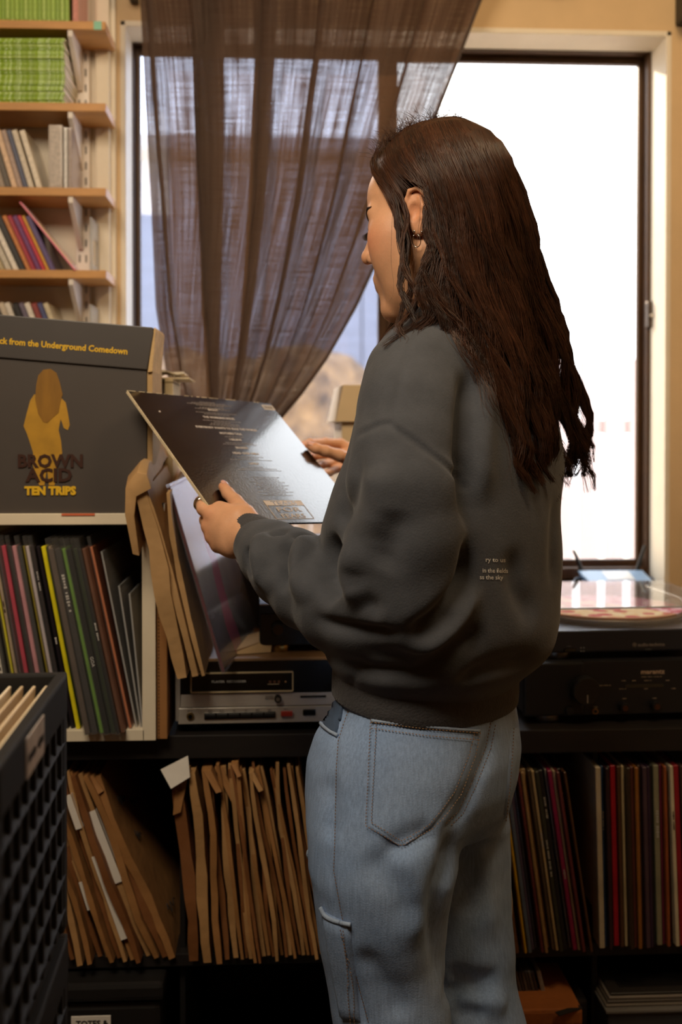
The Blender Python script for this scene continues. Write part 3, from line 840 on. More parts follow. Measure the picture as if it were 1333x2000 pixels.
# ================================================================== low things at the foot of the bench
m_dark = M('bin_black', '#171412', 0.55, 0.2)
p0, p1 = W(140, 1985, YBF - 0.02), W(217, 1985, YBF - 0.02)
zb = W(140, 1925, YBF - 0.03).z
bn = thing('storage_bin', 'black lidded storage bin under the slanted mailers', 'bin', ((p0.x + p1.x) / 2, YBF - 0.02, 0.0))
MB().box((0.02, 0.2, zb / 2 - 0.02), (0.19, 0.38, zb - 0.04)).build('tub', m_dark, bn, 0.012)
MB().box((0.02, 0.2, zb - 0.02), (0.20, 0.4, 0.03)).build('lid', m_dark, bn, 0.008)
sg = MB().box((0, -0.003, p0.z - 0.03), (p1.x - p0.x, 0.003, 0.062)).build('paper_sign', m_paper, bn)
text_mesh('sign_lettering', 'TOTES &', 0.0135, m_ink, sg, frame_front(p0.x - bn.location.x + 0.008, -0.0050, p0.z - 0.015), bold=0.0004)
# small discs standing in the dark under the leaning records
zc = W(1020, 1945, YBF + 0.03).z
lowb = thing('low_crate', 'low black crate on the floor under the leaning records', 'crate', (W(1040, 1945, YBF).x, YBF, 0))
MB().box((0.0, 0.16, zc / 2), (0.2, 0.3, zc)).build('box', m_dark, lowb, 0.006)
for i in range(11):
    cd_case(W(990 + i * 6.4, 1945, YBF + 0.03).x, zc, 14, '#57504c' if i % 2 else '#3a3532', 'dark slim compact disc standing on the low black crate', 'discs on the low crate', t=0.0055, y=YBF + 0.02, h=0.05, d=0.14)
cd_case(W(1067, 1945, YBF + 0.03).x, zc, 14, '#8d8680', 'pale grey case ending the row on the low black crate', 'discs on the low crate end', t=0.008, y=YBF + 0.02, h=0.05, d=0.14)
# stack of orange brown padded envelopes
m_env = M('orange_kraft', '#9c5a26', 0.7, 0.15, 10, bump=0.2)
ez = 0.0
ep = W(1062, 1990, YBF - 0.08)
for i in range(9):
    top = W(1075, 1962, YBF - 0.03).z
    t = top / 9
    o = thing('padded_envelope', '%s orange brown padded envelope in the floor stack, counted from the floor' % LN[i], 'envelope', (ep.x - 0.02 + (i % 3) * 0.006, YBF - 0.05 + (i % 2) * 0.01, i * t), rz=R(-8 + 4 * (i % 3)), group='stacked padded envelopes')
    MB().box((0, 0.09, t / 2), (0.20 - 0.004 * i, 0.17, t * 0.92)).build('envelope', m_env, o, 0.006)
    MB().box((0.06, 0.004, t * 0.93), (0.05, 0.012, 0.0016), (0, 0, R(25))).build('flap_edge', m_ink, o)
# flat stack of big sleeves on a tray at the right
tz = W(1250, 1975, YBF - 0.02).z
tr = thing('plastic_tray', 'grey plastic tray on the floor under the upright records', 'tray', (W(1265, 1975, YBF).x, YBF - 0.03, 0))
MB().box((0.035, 0.18, tz / 2), (0.22, 0.34, tz)).build('tub', M('tray_grey', '#3c3d40', 0.4), tr, 0.006)
MB().box((0.035, 0.18, tz + 0.002), (0.23, 0.352, 0.006)).build('rim', M('tray_rim', '#6d6a66', 0.35), tr, 0.002)
for i in range(4):
    o = thing('flat_sleeve', '%s record sleeve lying flat on the grey tray, counted from its rim' % LN[i], 'record', (W(1268, 1975, YBF).x + 0.004 * i, YBF - 0.02 + 0.004 * i, tz + 0.0052 + i * 0.0046), group='flat sleeves on the tray')
    MB().box((0.02, 0.15, 0.0022), (0.20, 0.29, 0.0042)).build('sleeve', M('flat_%d' % i, ['#6a6258', '#4d463f', '#7d746a', '#2e2a27'][i], 0.4), o, 0.0008, seg=1)
    MB().box((0.02, 0.15, 0.0044), (0.16, 0.25, 0.0004)).build('cover_print', M('flatp_%d' % i, ['#4a443d', '#3d3833', '#5d554d', '#1d1a18'][i], 0.35), o)
# ================================================================== video player recorder on the bench
m_silver = M('brushed_silver', '#b9b2a8', 0.38, 0.08, 30, metal=0.55, stretch=(1, 40, 40))
m_silver2 = M('silver_lip', '#a39c92', 0.35, 0.08, 30, metal=0.6, stretch=(1, 40, 40))
m_gloss = M('gloss_black', '#0b0a0a', 0.18, 0.2)
m_gold_l = M('cream_line', '#d8c49a', 0.4, 0.05, metal=0.3)
YV = 1.885
def vp(px, py):
    p = W(px, py, YV)
    return p.x, p.z
vx0, vz0 = vp(345, 1409)
vx1, vz1 = vp(700, 1283)
vcr = thing('tape_recorder', 'silver and black cassette player recorder on the bench', 'recorder', (vx0, YV, ZB), rz=R(1.3))
vw = vx1 - vx0
VZ = vz1 - ZB
def lz(py):
    return vp(500, py)[1] - ZB
def lx(px):
    return vp(px, 1350)[0] - vx0
MB().box((vw / 2, 0.16, (VZ + 0.012) / 2), (vw - 0.004, 0.31, VZ - 0.016)).build('case', M('case_dark', '#241c17', 0.5), vcr, 0.003)
MB().box((vw / 2, 0.15, VZ - 0.003), (vw, 0.31, 0.007)).build('top_plate', M('case_top', '#8a6a48', 0.4, 0.15), vcr, 0.002)
MB().box((vw / 2, -0.003, lz(1321)), (vw - 0.012, 0.008, lz(1290) - lz(1352))).build('black_panel', m_gloss, vcr, 0.001)
fr = MB()
fx0_, fx1_, fz0_, fz1_ = lx(374), lx(572), lz(1349), lz(1312)
for c, s in ((((fx0_ + fx1_) / 2, -0.0085, fz1_), (fx1_ - fx0_, 0.003, 0.0022)), (((fx0_ + fx1_) / 2, -0.0085, fz0_), (fx1_ - fx0_, 0.003, 0.0022)),
             ((fx0_, -0.0085, (fz0_ + fz1_) / 2), (0.0022, 0.003, fz1_ - fz0_)), ((fx1_, -0.0085, (fz0_ + fz1_) / 2), (0.0022, 0.003, fz1_ - fz0_))):
    fr.box(c, s)
fr.build('window_frame', m_gold_l, vcr)
MB().box(((fx0_ + fx1_) / 2, -0.0072, (fz0_ + fz1_) / 2), (fx1_ - fx0_ - 0.003, 0.001, fz1_ - fz0_ - 0.003)).build('tape_door', M('smoked_door', '#060606', 0.12), vcr)
text_mesh('door_lettering', 'PLAYER  RECORDER', 0.0052, M('print_grey', '#a8a49c', 0.5), vcr, frame_front(lx(414), -0.0080, lz(1331)), sx=1.25, bold=0.0001)
cn = MB()
for k in range(3):
    cn.box((lx(528) + 0.0075 * k, -0.0082, lz(1331)), (0.004, 0.0008, 0.0038))
cn.build('counter_digits', M('counter_amber', '#6a4028', 0.5), vcr)
MB().box((lx(534), -0.0082, lz(1335.5)), (0.02, 0.0008, 0.0008)).build('counter_line', m_gold_l, vcr)
MB().cyl((lx(558), -0.0084, lz(1331)), 0.0014, 0.001, 'y', 10).build('indicator', M('indicator', '#c79a6a', 0.4), vcr)
MB().prism([(-0.008, lz(1378)), (0.004, lz(1378)), (0.004, lz(1353)), (-0.005, lz(1353))], 0.004, vw - 0.004, 'x').build('control_panel', m_silver, vcr, 0.0008)
MB().prism([(-0.016, lz(1408)), (0.004, lz(1408)), (0.004, lz(1379)), (-0.010, lz(1379))], 0.004, vw - 0.004, 'x').build('front_lip', m_silver2, vcr, 0.0008)
MB().box((0.003, 0.15, lz(1345)), (0.008, 0.32, lz(1290) - lz(1408))).build('side_panel', m_silver, vcr, 0.001)
kx0, kx1 = lx(400), lx(538)
MB().box(((kx0 + kx1) / 2, -0.0145, lz(1393)), (kx1 - kx0, 0.006, lz(1387.5) - lz(1399))).build('key_recess', m_gloss, vcr)
for k in range(6):
    w_ = (kx1 - kx0) / 6
    MB().box((kx0 + (k + 0.5) * w_, -0.0185, lz(1391.5)), (w_ * 0.94, 0.006, 0.006)).build('key', m_black, vcr, 0.001, seg=1)
    text_mesh('key_lettering', [5, 6, 3, 3, 5, 5][k], 0.0026, m_ink, vcr, frame_front(kx0 + (k + 0.5) * w_, -0.0142, lz(1384.5)), align='CENTER')
MB().box((lx(560), -0.0165, lz(1391)), (0.020, 0.008, 0.0088)).build('record_key', M('red_key', '#8f2a1e', 0.35), vcr, 0.001, seg=1)
text_mesh('key_lettering', 6, 0.0026, m_ink, vcr, frame_front(lx(560), -0.0142, lz(1384)), align='CENTER')
jk = MB().cyl((lx(373), -0.0150, lz(1393)), 0.0065, 0.004, 'y', 20).build('phones_jack', M('brass', '#8a7448', 0.35, metal=0.8), vcr, smooth='auto')
MB().cyl((lx(373), -0.0178, lz(1393)), 0.0036, 0.002, 'y', 16).build('socket', m_gloss, jk)
text_mesh('jack_lettering', 6, 0.0026, m_ink, vcr, frame_front(lx(373), -0.0142, lz(1384)), align='CENTER')
kn = MB().cyl((lx(543), -0.012, lz(1363)), 0.0062, 0.011, 'y', 20).build('channel_knob', m_black, vcr, smooth='auto')
MB().cyl((lx(543), -0.0176, lz(1363)), 0.0035, 0.001, 'y', 16).build('knob_cap', M('knob_cap', '#7d7064', 0.4, metal=0.5), kn)
for k, s in enumerate(('CHANNEL', 'SELECTOR')):
    text_mesh('selector_lettering', s, 0.0030, m_ink, vcr, frame_front(lx(534), -0.0078, lz(1360.5 + 4.0 * k)), align='RIGHT')
MB().box((lx(612), -0.0068, lz(1361)), (0.044, 0.003, 0.003)).build('slider_slot', m_gloss, vcr)
MB().box((lx(604), -0.0145, lz(1390)), (0.022, 0.005, 0.011)).build('switch_recess', m_gloss, vcr, 0.003)
for x in (0.03, vw - 0.03):
    for y in (0.03, 0.27):
        MB().cyl((x, y, 0.006), 0.01, 0.012, n=16).build('foot', m_black, vcr)

# small black amplifier on the recorder
YA = 1.93
az = ZB + VZ + 0.0008
a0, a1 = W(507, 1240, YA), W(700, 1240, YA)
sa_ = thing('headphone_amplifier', 'small black amplifier with gold feet on the cassette recorder', 'amplifier', (a0.x, YA, az), rz=R(1.0))
aw = a1.x - a0.x
ah = (1278 - 1196) / (FPX / YA)
MB().box((aw / 2, 0.11, 0.012 + ah / 2), (aw, 0.22, ah)).build('case', M('amp_black', '#131111', 0.4), sa_, 0.002)
MB().box((aw / 2, -0.002, 0.012 + ah / 2 - 0.008), (aw - 0.002, 0.004, ah - 0.018)).build('front_panel', m_gloss, sa_, 0.001)
MB().box((aw / 2, -0.001, ah + 0.010), (aw, 0.0045, 0.0016)).build('gold_line', M('gold_trim', '#7a5426', 0.4, metal=0.7), sa_)
kb = MB().cyl((0.033, -0.010, 0.042), 0.0115, 0.016, 'y', 32).build('volume_knob', m_black, sa_, 0.001, smooth='auto')
MB().cyl((0.033, -0.0182, 0.042), 0.009, 0.0008, 'y', 32).build('knob_cap', M('knob_brass', '#4a3620', 0.3, metal=0.7), kb)
for x in (0.036, aw - 0.03):
    for y in (0.016, 0.19):
        MB().cyl((x, y, 0.006), 0.018, 0.012, n=28).build('foot', M('gold_foot', '#b08a4a', 0.25, metal=0.9), sa_, 0.001, smooth='auto')
# black tuner behind, in the dark under the sleeve
b0_, b1_ = W(470, 1240, 2.18), W(740, 1240, 2.18)
tn = thing('tuner', 'black tuner standing in the dark at the back of the bench', 'tuner', (b0_.x, 2.18, ZB))
tw = b1_.x - b0_.x
MB().box((tw / 2, 0.115, 0.15), (tw, 0.23, 0.28)).build('case', M('tuner_black', '#100e0e', 0.6), tn, 0.003)
MB().box((tw / 2, -0.002, 0.15), (tw - 0.01, 0.005, 0.26)).build('front_panel', M('tuner_front', '#0d0b0b', 0.5), tn, 0.001)
for k in range(3):
    MB().cyl((0.06 + 0.07 * k, -0.010, 0.08), 0.012, 0.014, 'y', 20).build('knob', m_black, tn)
for x in (0.03, tw - 0.03):
    MB().cyl((x, 0.03, 0.005), 0.012, 0.01, n=16).build('foot', m_black, tn)

# folded brown paper on the recorder beside the amplifier
ev = thing('folded_paper', 'folded cream paper lying on the cassette recorder', 'paper', (W(445, 1280, 1.92).x, 1.905, az))
e = MB()
e.add([(0, 0, 0.001), (0.075, 0.02, 0.001), (0.055, 0.11, 0.001), (0.0, 0.12, 0.001), (0.006, 0.0, 0.006), (0.078, 0.03, 0.024), (0.058, 0.115, 0.022), (0.006, 0.12, 0.006)],
      [(0, 3, 2, 1), (4, 5, 6, 7), (0, 1, 5, 4), (1, 2, 6, 5), (2, 3, 7, 6), (3, 0, 4, 7)])
e.build('sheet', M('paper_tan', '#c9a878', 0.75, 0.08), ev)

# ---- mailers and a sleeved record leaning on the cube shelf
YM = 1.795
m_kraft4 = M('kraft_paper_pale', '#c09764', 0.66, 0.12, 11, bump=0.35, bscale=16)
for i, (px, py, ln, t, h, lab, mt_) in enumerate((
        (372, 1294, 11.0, 25, 0.330, 'fat crinkled brown mailer leaning on the white cube shelf', m_kraft4),
        (388, 1292, 11.2, 11, 0.322, 'thin brown mailer leaning between fat mailer and sleeved record', m_kraft4),
        (402, 1290, 11.6, 8, 0.310, 'brown mailer directly behind the sleeved magenta record', m_kraft4))):
    o = mailer(W(px, py, YM).x, YM + 0.006 * i, az - 0.013, ln, t * 0.00115, 70 + i, lab, 'mailers leaning on the cube shelf', h=h, mat=mt_, yaw=-3, droop=8)
    if i == 0:
        # the crumpled top folded over to the left
        f = MB()
        t_ = t * 0.00115
        vs = []
        for (x, z) in ((0.006, h - 0.012), (0.004, h + 0.012), (-0.010, h + 0.018), (-0.034, h - 0.004), (-0.044, h - 0.045), (-0.046, h - 0.11), (-0.036, h - 0.115), (-0.030, h - 0.05), (-0.020, h - 0.02)):
            for y, dx, dz in ((-0.006, 0, 0), (0.05, 0.004, 0.010), (0.12, 0.012, 0.006), (0.2, 0.0, 0.016), (0.30, 0.010, 0.008)):
                vs.append((x + dx * math.sin(z * 90), y, z + dz))
        fs = [(5 * a + b, 5 * a + b + 1, 5 * ((a + 1) % 9) + b + 1, 5 * ((a + 1) % 9) + b) for a in range(9) for b in range(4)] + [tuple(5 * a for a in range(9)), tuple(5 * a + 4 for a in range(9))[::-1]]
        f.add(vs, fs)
        f.build('crumpled_flap', m_kraft4, o, 0.0015, smooth='auto')
rec = thing('sleeved_record', 'LP record with smoky magenta cover in clear sleeve leaning on the mailers', 'record', (W(440, 1289, 1.80).x, 1.80, az - 0.006), rot=(R(4), -R(15.6), R(-9)))
MB().box((-0.003, LP / 2, LP / 2), (0.005, LP, LP)).build('sleeve', M('magenta_spine', '#5a1a26', 0.4, 0.3, 30), rec, 0.0008, seg=1)
mc = bpy.data.materials.new('smoky_cover')
mc.use_nodes = True
nt = mc.node_tree
b = nt.nodes['Principled BSDF']
b.inputs['Roughness'].default_value = 0.25
tc = nt.nodes.new('ShaderNodeTexCoord')
nz_ = nt.nodes.new('ShaderNodeTexNoise'); nz_.inputs['Scale'].default_value = 7.0; nz_.inputs['Detail'].default_value = 4
nt.links.new(tc.outputs['Object'], nz_.inputs['Vector'])
sx_ = nt.nodes.new('ShaderNodeSeparateXYZ'); nt.links.new(tc.outputs['Object'], sx_.inputs[0])
def math_(op, a, bb):
    n = nt.nodes.new('ShaderNodeMath'); n.operation = op
    for i, v in enumerate((a, bb)):
        if isinstance(v, (int, float)): n.inputs[i].default_value = v
        else: nt.links.new(v, n.inputs[i])
    return n.outputs[0]
# a slanted magenta smear over pale smoke, dark towards the foot of the cover
d_ = math_('ABSOLUTE', math_('SUBTRACT', math_('ADD', sx_.outputs['Y'], math_('MULTIPLY', nz_.outputs['Fac'], 0.10)), 0.185), 0)
smear = math_('MULTIPLY', math_('LESS_THAN', d_, 0.032), math_('LESS_THAN', sx_.outputs['Z'], 0.225))
rp2 = nt.nodes.new('ShaderNodeValToRGB')
for p_, c_ in ((0.0, '#161016'), (0.35, '#4a3a44'), (0.62, '#9a8f8c'), (1.0, '#b9aea6')):
    e_ = rp2.color_ramp.elements.new(p_) if p_ not in (0.0, 1.0) else rp2.color_ramp.elements[0 if p_ == 0 else -1]
    e_.color = (*lin(c_), 1)
nt.links.new(math_('ADD', math_('MULTIPLY', sx_.outputs['Z'], 2.6), math_('MULTIPLY', nz_.outputs['Fac'], 0.35)), rp2.inputs['Fac'])
mx = nt.nodes.new('ShaderNodeMix'); mx.data_type = 'RGBA'
nt.links.new(math_('MULTIPLY', smear, 0.75), mx.inputs['Factor'])
nt.links.new(rp2.outputs['Color'], mx.inputs['A'])
mx.inputs['B'].default_value = (*lin('#a8305a'), 1)
nt.links.new(mx.outputs['Result'], b.inputs['Base Color'])
MB().box((-0.0002, LP / 2, LP / 2), (0.0008, LP * 0.985, LP * 0.985)).build('front_cover', mc, rec)
MB().box((-0.003, LP / 2, LP / 2 + 0.002), (0.0066, LP + 0.004, LP + 0.008)).build('plastic_cover', glassy('poly_clear', (0.95, 0.95, 0.94), 0.93, 0.12), rec)

# cream lidded box behind her arm
YH = 2.22
h0, h1 = W(668, 820, YH), W(790, 820, YH)
hz0, hz1, hz2 = ZB + 0.285, W(690, 822, YH).z, W(690, 752, YH).z
cr = thing('lidded_box', 'cream cardboard box with overhanging lid and yellow letter', 'box', (h0.x, YH, hz0), rz=R(3))
hw = h1.x - h0.x
m_cream = M('cream_box', '#cdb48c', 0.65, 0.06, 6)
MB().box((hw / 2, 0.08, (hz1 - hz0) / 2), (hw, 0.16, hz1 - hz0)).build('tub', m_cream, cr, 0.001)
MB().prism([(-0.014, hz1 - hz0 - 0.002), (hw + 0.014, hz1 - hz0 - 0.002), (hw + 0.002, hz2 - hz0), (0.002, hz2 - hz0)], -0.012, 0.172, 'y').build('lid', m_cream, cr, 0.0015)
text_mesh('yellow_letter', 'H', 0.020, M('letter_yellow', '#e0c22a', 0.5), cr, frame_front(W(708, 800, YH).x - h0.x, -0.0125, W(708, 795, YH).z - hz0), bold=0.0005)
bt = thing('equipment_case', 'black equipment case under the cream lidded box', 'case', (W(660, 1000, 2.2).x, 2.2, ZB))
MB().box((0.16, 0.12, 0.142), (0.30, 0.22, 0.284)).build('body', M('case_black', '#131010', 0.6), bt, 0.004)
MB().box((0.16, 0.006, 0.20), (0.10, 0.012, 0.02)).build('handle', m_black, bt, 0.004)

# ================================================================== amplifier, turntable and router on the right
YR = 1.90
q0 = W(1022, 1360, YR)
AWD, ADP = 0.44, 0.34
amp = thing('amplifier', 'black hifi amplifier under the turntable', 'amplifier', (q0.x, YR, ZB), rz=R(2.2))
ppmR = FPX / YR
ahh = (1407 - 1301) / ppmR
fz = 0.014
m_amp = M('amp_panel', '#17171a', 0.42, 0.1, 30, stretch=(1, 40, 40))
m_amp2 = M('amp_side', '#0d0d0f', 0.45, 0.1)
m_lbl = M('amp_print', '#a08a72', 0.5)
def al(px, py):
    p = W(px, py, YR)
    return p.x - q0.x, p.z - ZB
MB().box((AWD / 2, ADP / 2 + 0.01, fz + ahh / 2), (AWD - 0.008, ADP, ahh - 0.004)).build('case', M('amp_case', '#26262a', 0.4), amp, 0.002)
xs = al(1142, 1350)[0]
MB().box((xs / 2, 0.002, fz + ahh / 2), (xs - 0.001, 0.016, ahh)).build('side_panel', m_amp2, amp, 0.004)
MB().box(((AWD - xs + xs) / 2 + 0 * xs, 0.006, fz + ahh / 2), (AWD - 2 * xs, 0.014, ahh)).build('front_panel', m_amp, amp, 0.001)
MB().box((AWD - xs / 2, 0.002, fz + ahh / 2), (xs - 0.001, 0.016, ahh)).build('side_panel', m_amp2, amp, 0.004)
kx, kz = al(1140, 1346)
kn = MB().cyl((kx, -0.014, kz), 0.0245, 0.024, 'y', 48).build('volume_knob', m_amp2, amp, 0.0015, smooth='auto')
MB().cyl((kx, -0.0264, kz), 0.0225, 0.001, 'y', 48).build('knob_face', M('spun_knob', '#3a3a3c', 0.28, 0.1, metal=0.9), kn, smooth='auto')
MB().box((kx + 0.0004, -0.0272, kz - 0.012), (0.0016, 0.0008, 0.014)).build('knob_mark', M('knob_mark', '#b0a89c', 0.3, metal=0.5), kn)
x, z = al(1255, 1318)
text_mesh('brand_lettering', 'marantz', 0.0115, M('brand_copper', '#c2a488', 0.4), amp, frame_front(x, -0.0014, z), bold=0.0002, sx=1.15)
text_mesh('small_lettering', 20, 0.0026, m_lbl, amp, frame_front(x + 0.001, -0.0014, z - 0.006), sx=1.3)
for k, (px, py, s) in enumerate(((1170, 1341, 14), (1161, 1383, 6), (1217, 1332, 6), (1238, 1332, 4), (1262, 1332, 8), (1305, 1332, 4), (1219, 1367, 4), (1278, 1367, 6), (1212, 1348, 8), (1262, 1348, 4), (1316, 1348, 6))):
    x, z = al(px, py)
    text_mesh('small_lettering', s, 0.003, m_lbl, amp, frame_front(x, -0.0014, z))
for px, py in ((1219, 1381), (1282, 1379)):
    x, z = al(px, py)
    k2 = MB().cyl((x, -0.008, z), 0.0085, 0.016, 'y', 32).build('tone_knob', m_amp2, amp, 0.0008, smooth='auto')
    MB().cyl((x, -0.0164, z), 0.005, 0.0008, 'y', 24).build('knob_face', M('copper_face', '#5a3a26', 0.35, metal=0.7), k2)
x, z = al(1164, 1390)
jk = MB().cyl((x, -0.002, z), 0.0052, 0.004, 'y', 24).build('phones_jack', M('brass2', '#a07a4a', 0.35, metal=0.8), amp, smooth='auto')
MB().cyl((x, -0.0045, z), 0.0033, 0.001, 'y', 16).build('socket', m_gloss, jk)
x, z = al(1111, 1387)
MB().cyl((x, -0.009, z), 0.0072, 0.008, 'y', 24).build('power_button', m_amp, amp, 0.001, smooth='auto')
MB().box((al(1262, 1341)[0], -0.0012, al(1262, 1341)[1]), (0.07, 0.002, 0.006)).build('display_slot', m_gloss, amp)
for x in (0.052, AWD - 0.052):
    for y in (0.03, 0.28):
        ft = MB().cyl((x, y, 0.007), 0.021, 0.0138, n=32).build('foot', M('foot_ring', '#8c857c', 0.3, metal=0.85), amp, 0.001, smooth='auto')

YT = 1.925
t0 = W(1066, 1260, YT)
TWD, TDP = 0.36, 0.355
tt = thing('turntable', 'dark blue black turntable with closed clear lid on the amplifier', 'turntable', (t0.x, YT, ZB + fz + ahh), rz=R(3.0))
m_tt = M('turntable_navy', '#20222a', 0.35, 0.06)
tf = 0.011
th = (1291 - 1247) / (FPX / YT)
MB().box((TWD / 2, TDP / 2, tf + th / 2), (TWD, TDP, th)).build('plinth', m_tt, tt, 0.004, seg=3)
for x in (0.03, TWD - 0.03):
    for y in (0.03, TDP - 0.03):
        MB().cyl((x, y, tf / 2), 0.024, tf, n=32).build('foot', M('tt_foot', '#6d675f', 0.28, metal=0.85), tt, 0.001, smooth='auto')
def tl(px, py):
    p = W(px, py, YT)
    return p.x - t0.x, p.z - (ZB + fz + ahh)
x, z = tl(1114, 1270)
MB().box((x, -0.001, z), (0.022, 0.004, 0.007)).build('start_button', m_gloss, tt, 0.0015)
text_mesh('button_lettering', 5, 0.0024, M('tt_print', '#77726c', 0.5), tt, frame_front(x - 0.004, -0.0004, z + 0.006))
for i in range(2):
    for j in range(2):
        MB().box((x + 0.021 + i * 0.005, -0.0003, z + 0.0035 - j * 0.006), (0.0018, 0.0006, 0.0012)).build('speed_mark', M('tt_mark', '#b8b4b0', 0.5), tt)
x, z = tl(1250, 1262)
text_mesh('brand_lettering', 'audio-technica', 0.0085, M('tt_brand', '#8a8078', 0.4), tt, frame_front(x, -0.0004, z - 0.002), sx=1.0, bold=0.0001)
text_mesh('button_lettering', 6, 0.003, M('tt_print', '#77726c', 0.5), tt, frame_front(x + 0.014, -0.0004, z - 0.009), sx=1.4)
MB().cyl((x - 0.006, -0.0003, z + 0.001), 0.0038, 0.0008, 'y', 20).build('brand_mark', M('tt_brand2', '#6a625a', 0.4), tt)
pz_ = tf + th
pc = (TWD / 2 - 0.01, TDP / 2 - 0.004)
MB().lathe([(0.147, 0.0), (0.149, 0.003), (0.149, 0.009), (0.147, 0.011), (0.002, 0.011)], (pc[0], pc[1], pz_ + 0.001), 72).build('platter', M('platter_alu', '#b7b2aa', 0.22, 0.05, metal=0.9), tt, smooth='auto')
# printed slip mat: pepperoni slices on cheese with one pinker wedge
mp_ = bpy.data.materials.new('slipmat_print')
mp_.use_nodes = True
nt = mp_.node_tree
b = nt.nodes['Principled BSDF']; b.inputs['Roughness'].default_value = 0.8
tc = nt.nodes.new('ShaderNodeTexCoord')
vo = nt.nodes.new('ShaderNodeTexVoronoi'); vo.inputs['Scale'].default_value = 27.0; vo.inputs['Randomness'].default_value = 0.55
nt.links.new(tc.outputs['Object'], vo.inputs['Vector'])
nz_ = nt.nodes.new('ShaderNodeTexNoise'); nz_.inputs['Scale'].default_value = 60.0
nt.links.new(tc.outputs['Object'], nz_.inputs['Vector'])
che = nt.nodes.new('ShaderNodeValToRGB')
che.color_ramp.elements[0].color = (*lin('#e7c084'), 1); che.color_ramp.elements[0].position = 0.35
che.color_ramp.elements[1].color = (*lin('#f3dfb2'), 1); che.color_ramp.elements[1].position = 0.6
nt.links.new(nz_.outputs['Fac'], che.inputs['Fac'])
pep = math_('LESS_THAN', vo.outputs['Distance'], 0.40)
mx = nt.nodes.new('ShaderNodeMix'); mx.data_type = 'RGBA'
nt.links.new(pep, mx.inputs['Factor']); nt.links.new(che.outputs['Color'], mx.inputs['A']); mx.inputs['B'].default_value = (*lin('#c8524c'), 1)
sx_ = nt.nodes.new('ShaderNodeSeparateXYZ'); nt.links.new(tc.outputs['Object'], sx_.inputs[0])
rim = math_('GREATER_THAN', math_('ADD', math_('MULTIPLY', sx_.outputs['X'], sx_.outputs['X']), math_('MULTIPLY', sx_.outputs['Y'], sx_.outputs['Y'])), 0.0178)
mx2 = nt.nodes.new('ShaderNodeMix'); mx2.data_type = 'RGBA'
nt.links.new(rim, mx2.inputs['Factor']); nt.links.new(mx.outputs['Result'], mx2.inputs['A']); mx2.inputs['B'].default_value = (*lin('#b5713a'), 1)
wed = math_('GREATER_THAN', sx_.outputs['X'], math_('ADD', math_('MULTIPLY', sx_.outputs['Y'], -0.6), 0.04))
pk = nt.nodes.new('ShaderNodeValToRGB')
pk.color_ramp.elements[0].color = (*lin('#c23a5a'), 1); pk.color_ramp.elements[0].position = 0.45
pk.color_ramp.elements[1].color = (*lin('#f0c8cc'), 1); pk.color_ramp.elements[1].position = 0.55
nt.links.new(nz_.outputs['Fac'], pk.inputs['Fac'])
mx3 = nt.nodes.new('ShaderNodeMix'); mx3.data_type = 'RGBA'
nt.links.new(wed, mx3.inputs['Factor']); nt.links.new(mx2.outputs['Result'], mx3.inputs['A']); nt.links.new(pk.outputs['Color'], mx3.inputs['B'])
nt.links.new(mx3.outputs['Result'], b.inputs['Base Color'])
so = MB().cyl((0, 0, 0), 0.145, 0.003, n=72).build('slip_mat', mp_, tt, smooth='auto')
so.location = (pc[0], pc[1], pz_ + 0.0138)
MB().cyl((pc[0], pc[1], pz_ + 0.02), 0.0035, 0.014, n=16).build('spindle', M('spindle', '#d0ccc6', 0.2, metal=1.0), tt, smooth='auto')
arm = MB().cyl((TWD - 0.045, TDP - 0.07, pz_ + 0.014), 0.022, 0.028, n=28).build('tonearm_base', m_black, tt, 0.002, smooth='auto')
MB().tube([(TWD - 0.045, TDP - 0.03, pz_ + 0.03), (TWD - 0.045, TDP - 0.2, pz_ + 0.03), (TWD - 0.06, TDP - 0.27, pz_ + 0.026)], 0.004, 10).build('tonearm', M('arm_alu', '#a8a49e', 0.25, metal=0.9), arm, smooth='auto')
# clear dust cover: thin-walled shell
LH = (1247 - 1200) / (FPX / YT) * 0.92
lm_ = glassy('dust_cover', (0.93, 0.94, 0.96), 0.93, 0.03)
cov = MB()
g_ = 0.003
for c, s in (((TWD / 2, TDP / 2, pz_ + LH), (TWD - 0.006, TDP - 0.006, g_)), ((TWD / 2, 0.0045, pz_ + LH / 2), (TWD - 0.006, g_, LH - g_)), ((TWD / 2, TDP - 0.0045, pz_ + LH / 2), (TWD - 0.006, g_, LH - g_)),
             ((0.0045, TDP / 2, pz_ + LH / 2), (g_, TDP - 0.012, LH - g_)), ((TWD - 0.0045, TDP / 2, pz_ + LH / 2), (g_, TDP - 0.012, LH - g_))):
    cov.box(c, s)
cov.build('dust_cover', lm_, tt)
MB().box((TWD / 2, 0.0025, pz_ + LH + 0.0005), (TWD - 0.006, 0.0022, 0.003)).build('cover_edge', M('cover_edge', '#c9ccd2', 0.2), tt)
for x in (0.07, TWD - 0.07):
    MB().box((x, TDP + 0.004, pz_ + 0.01), (0.03, 0.014, 0.03)).build('hinge', m_black, tt, 0.002)

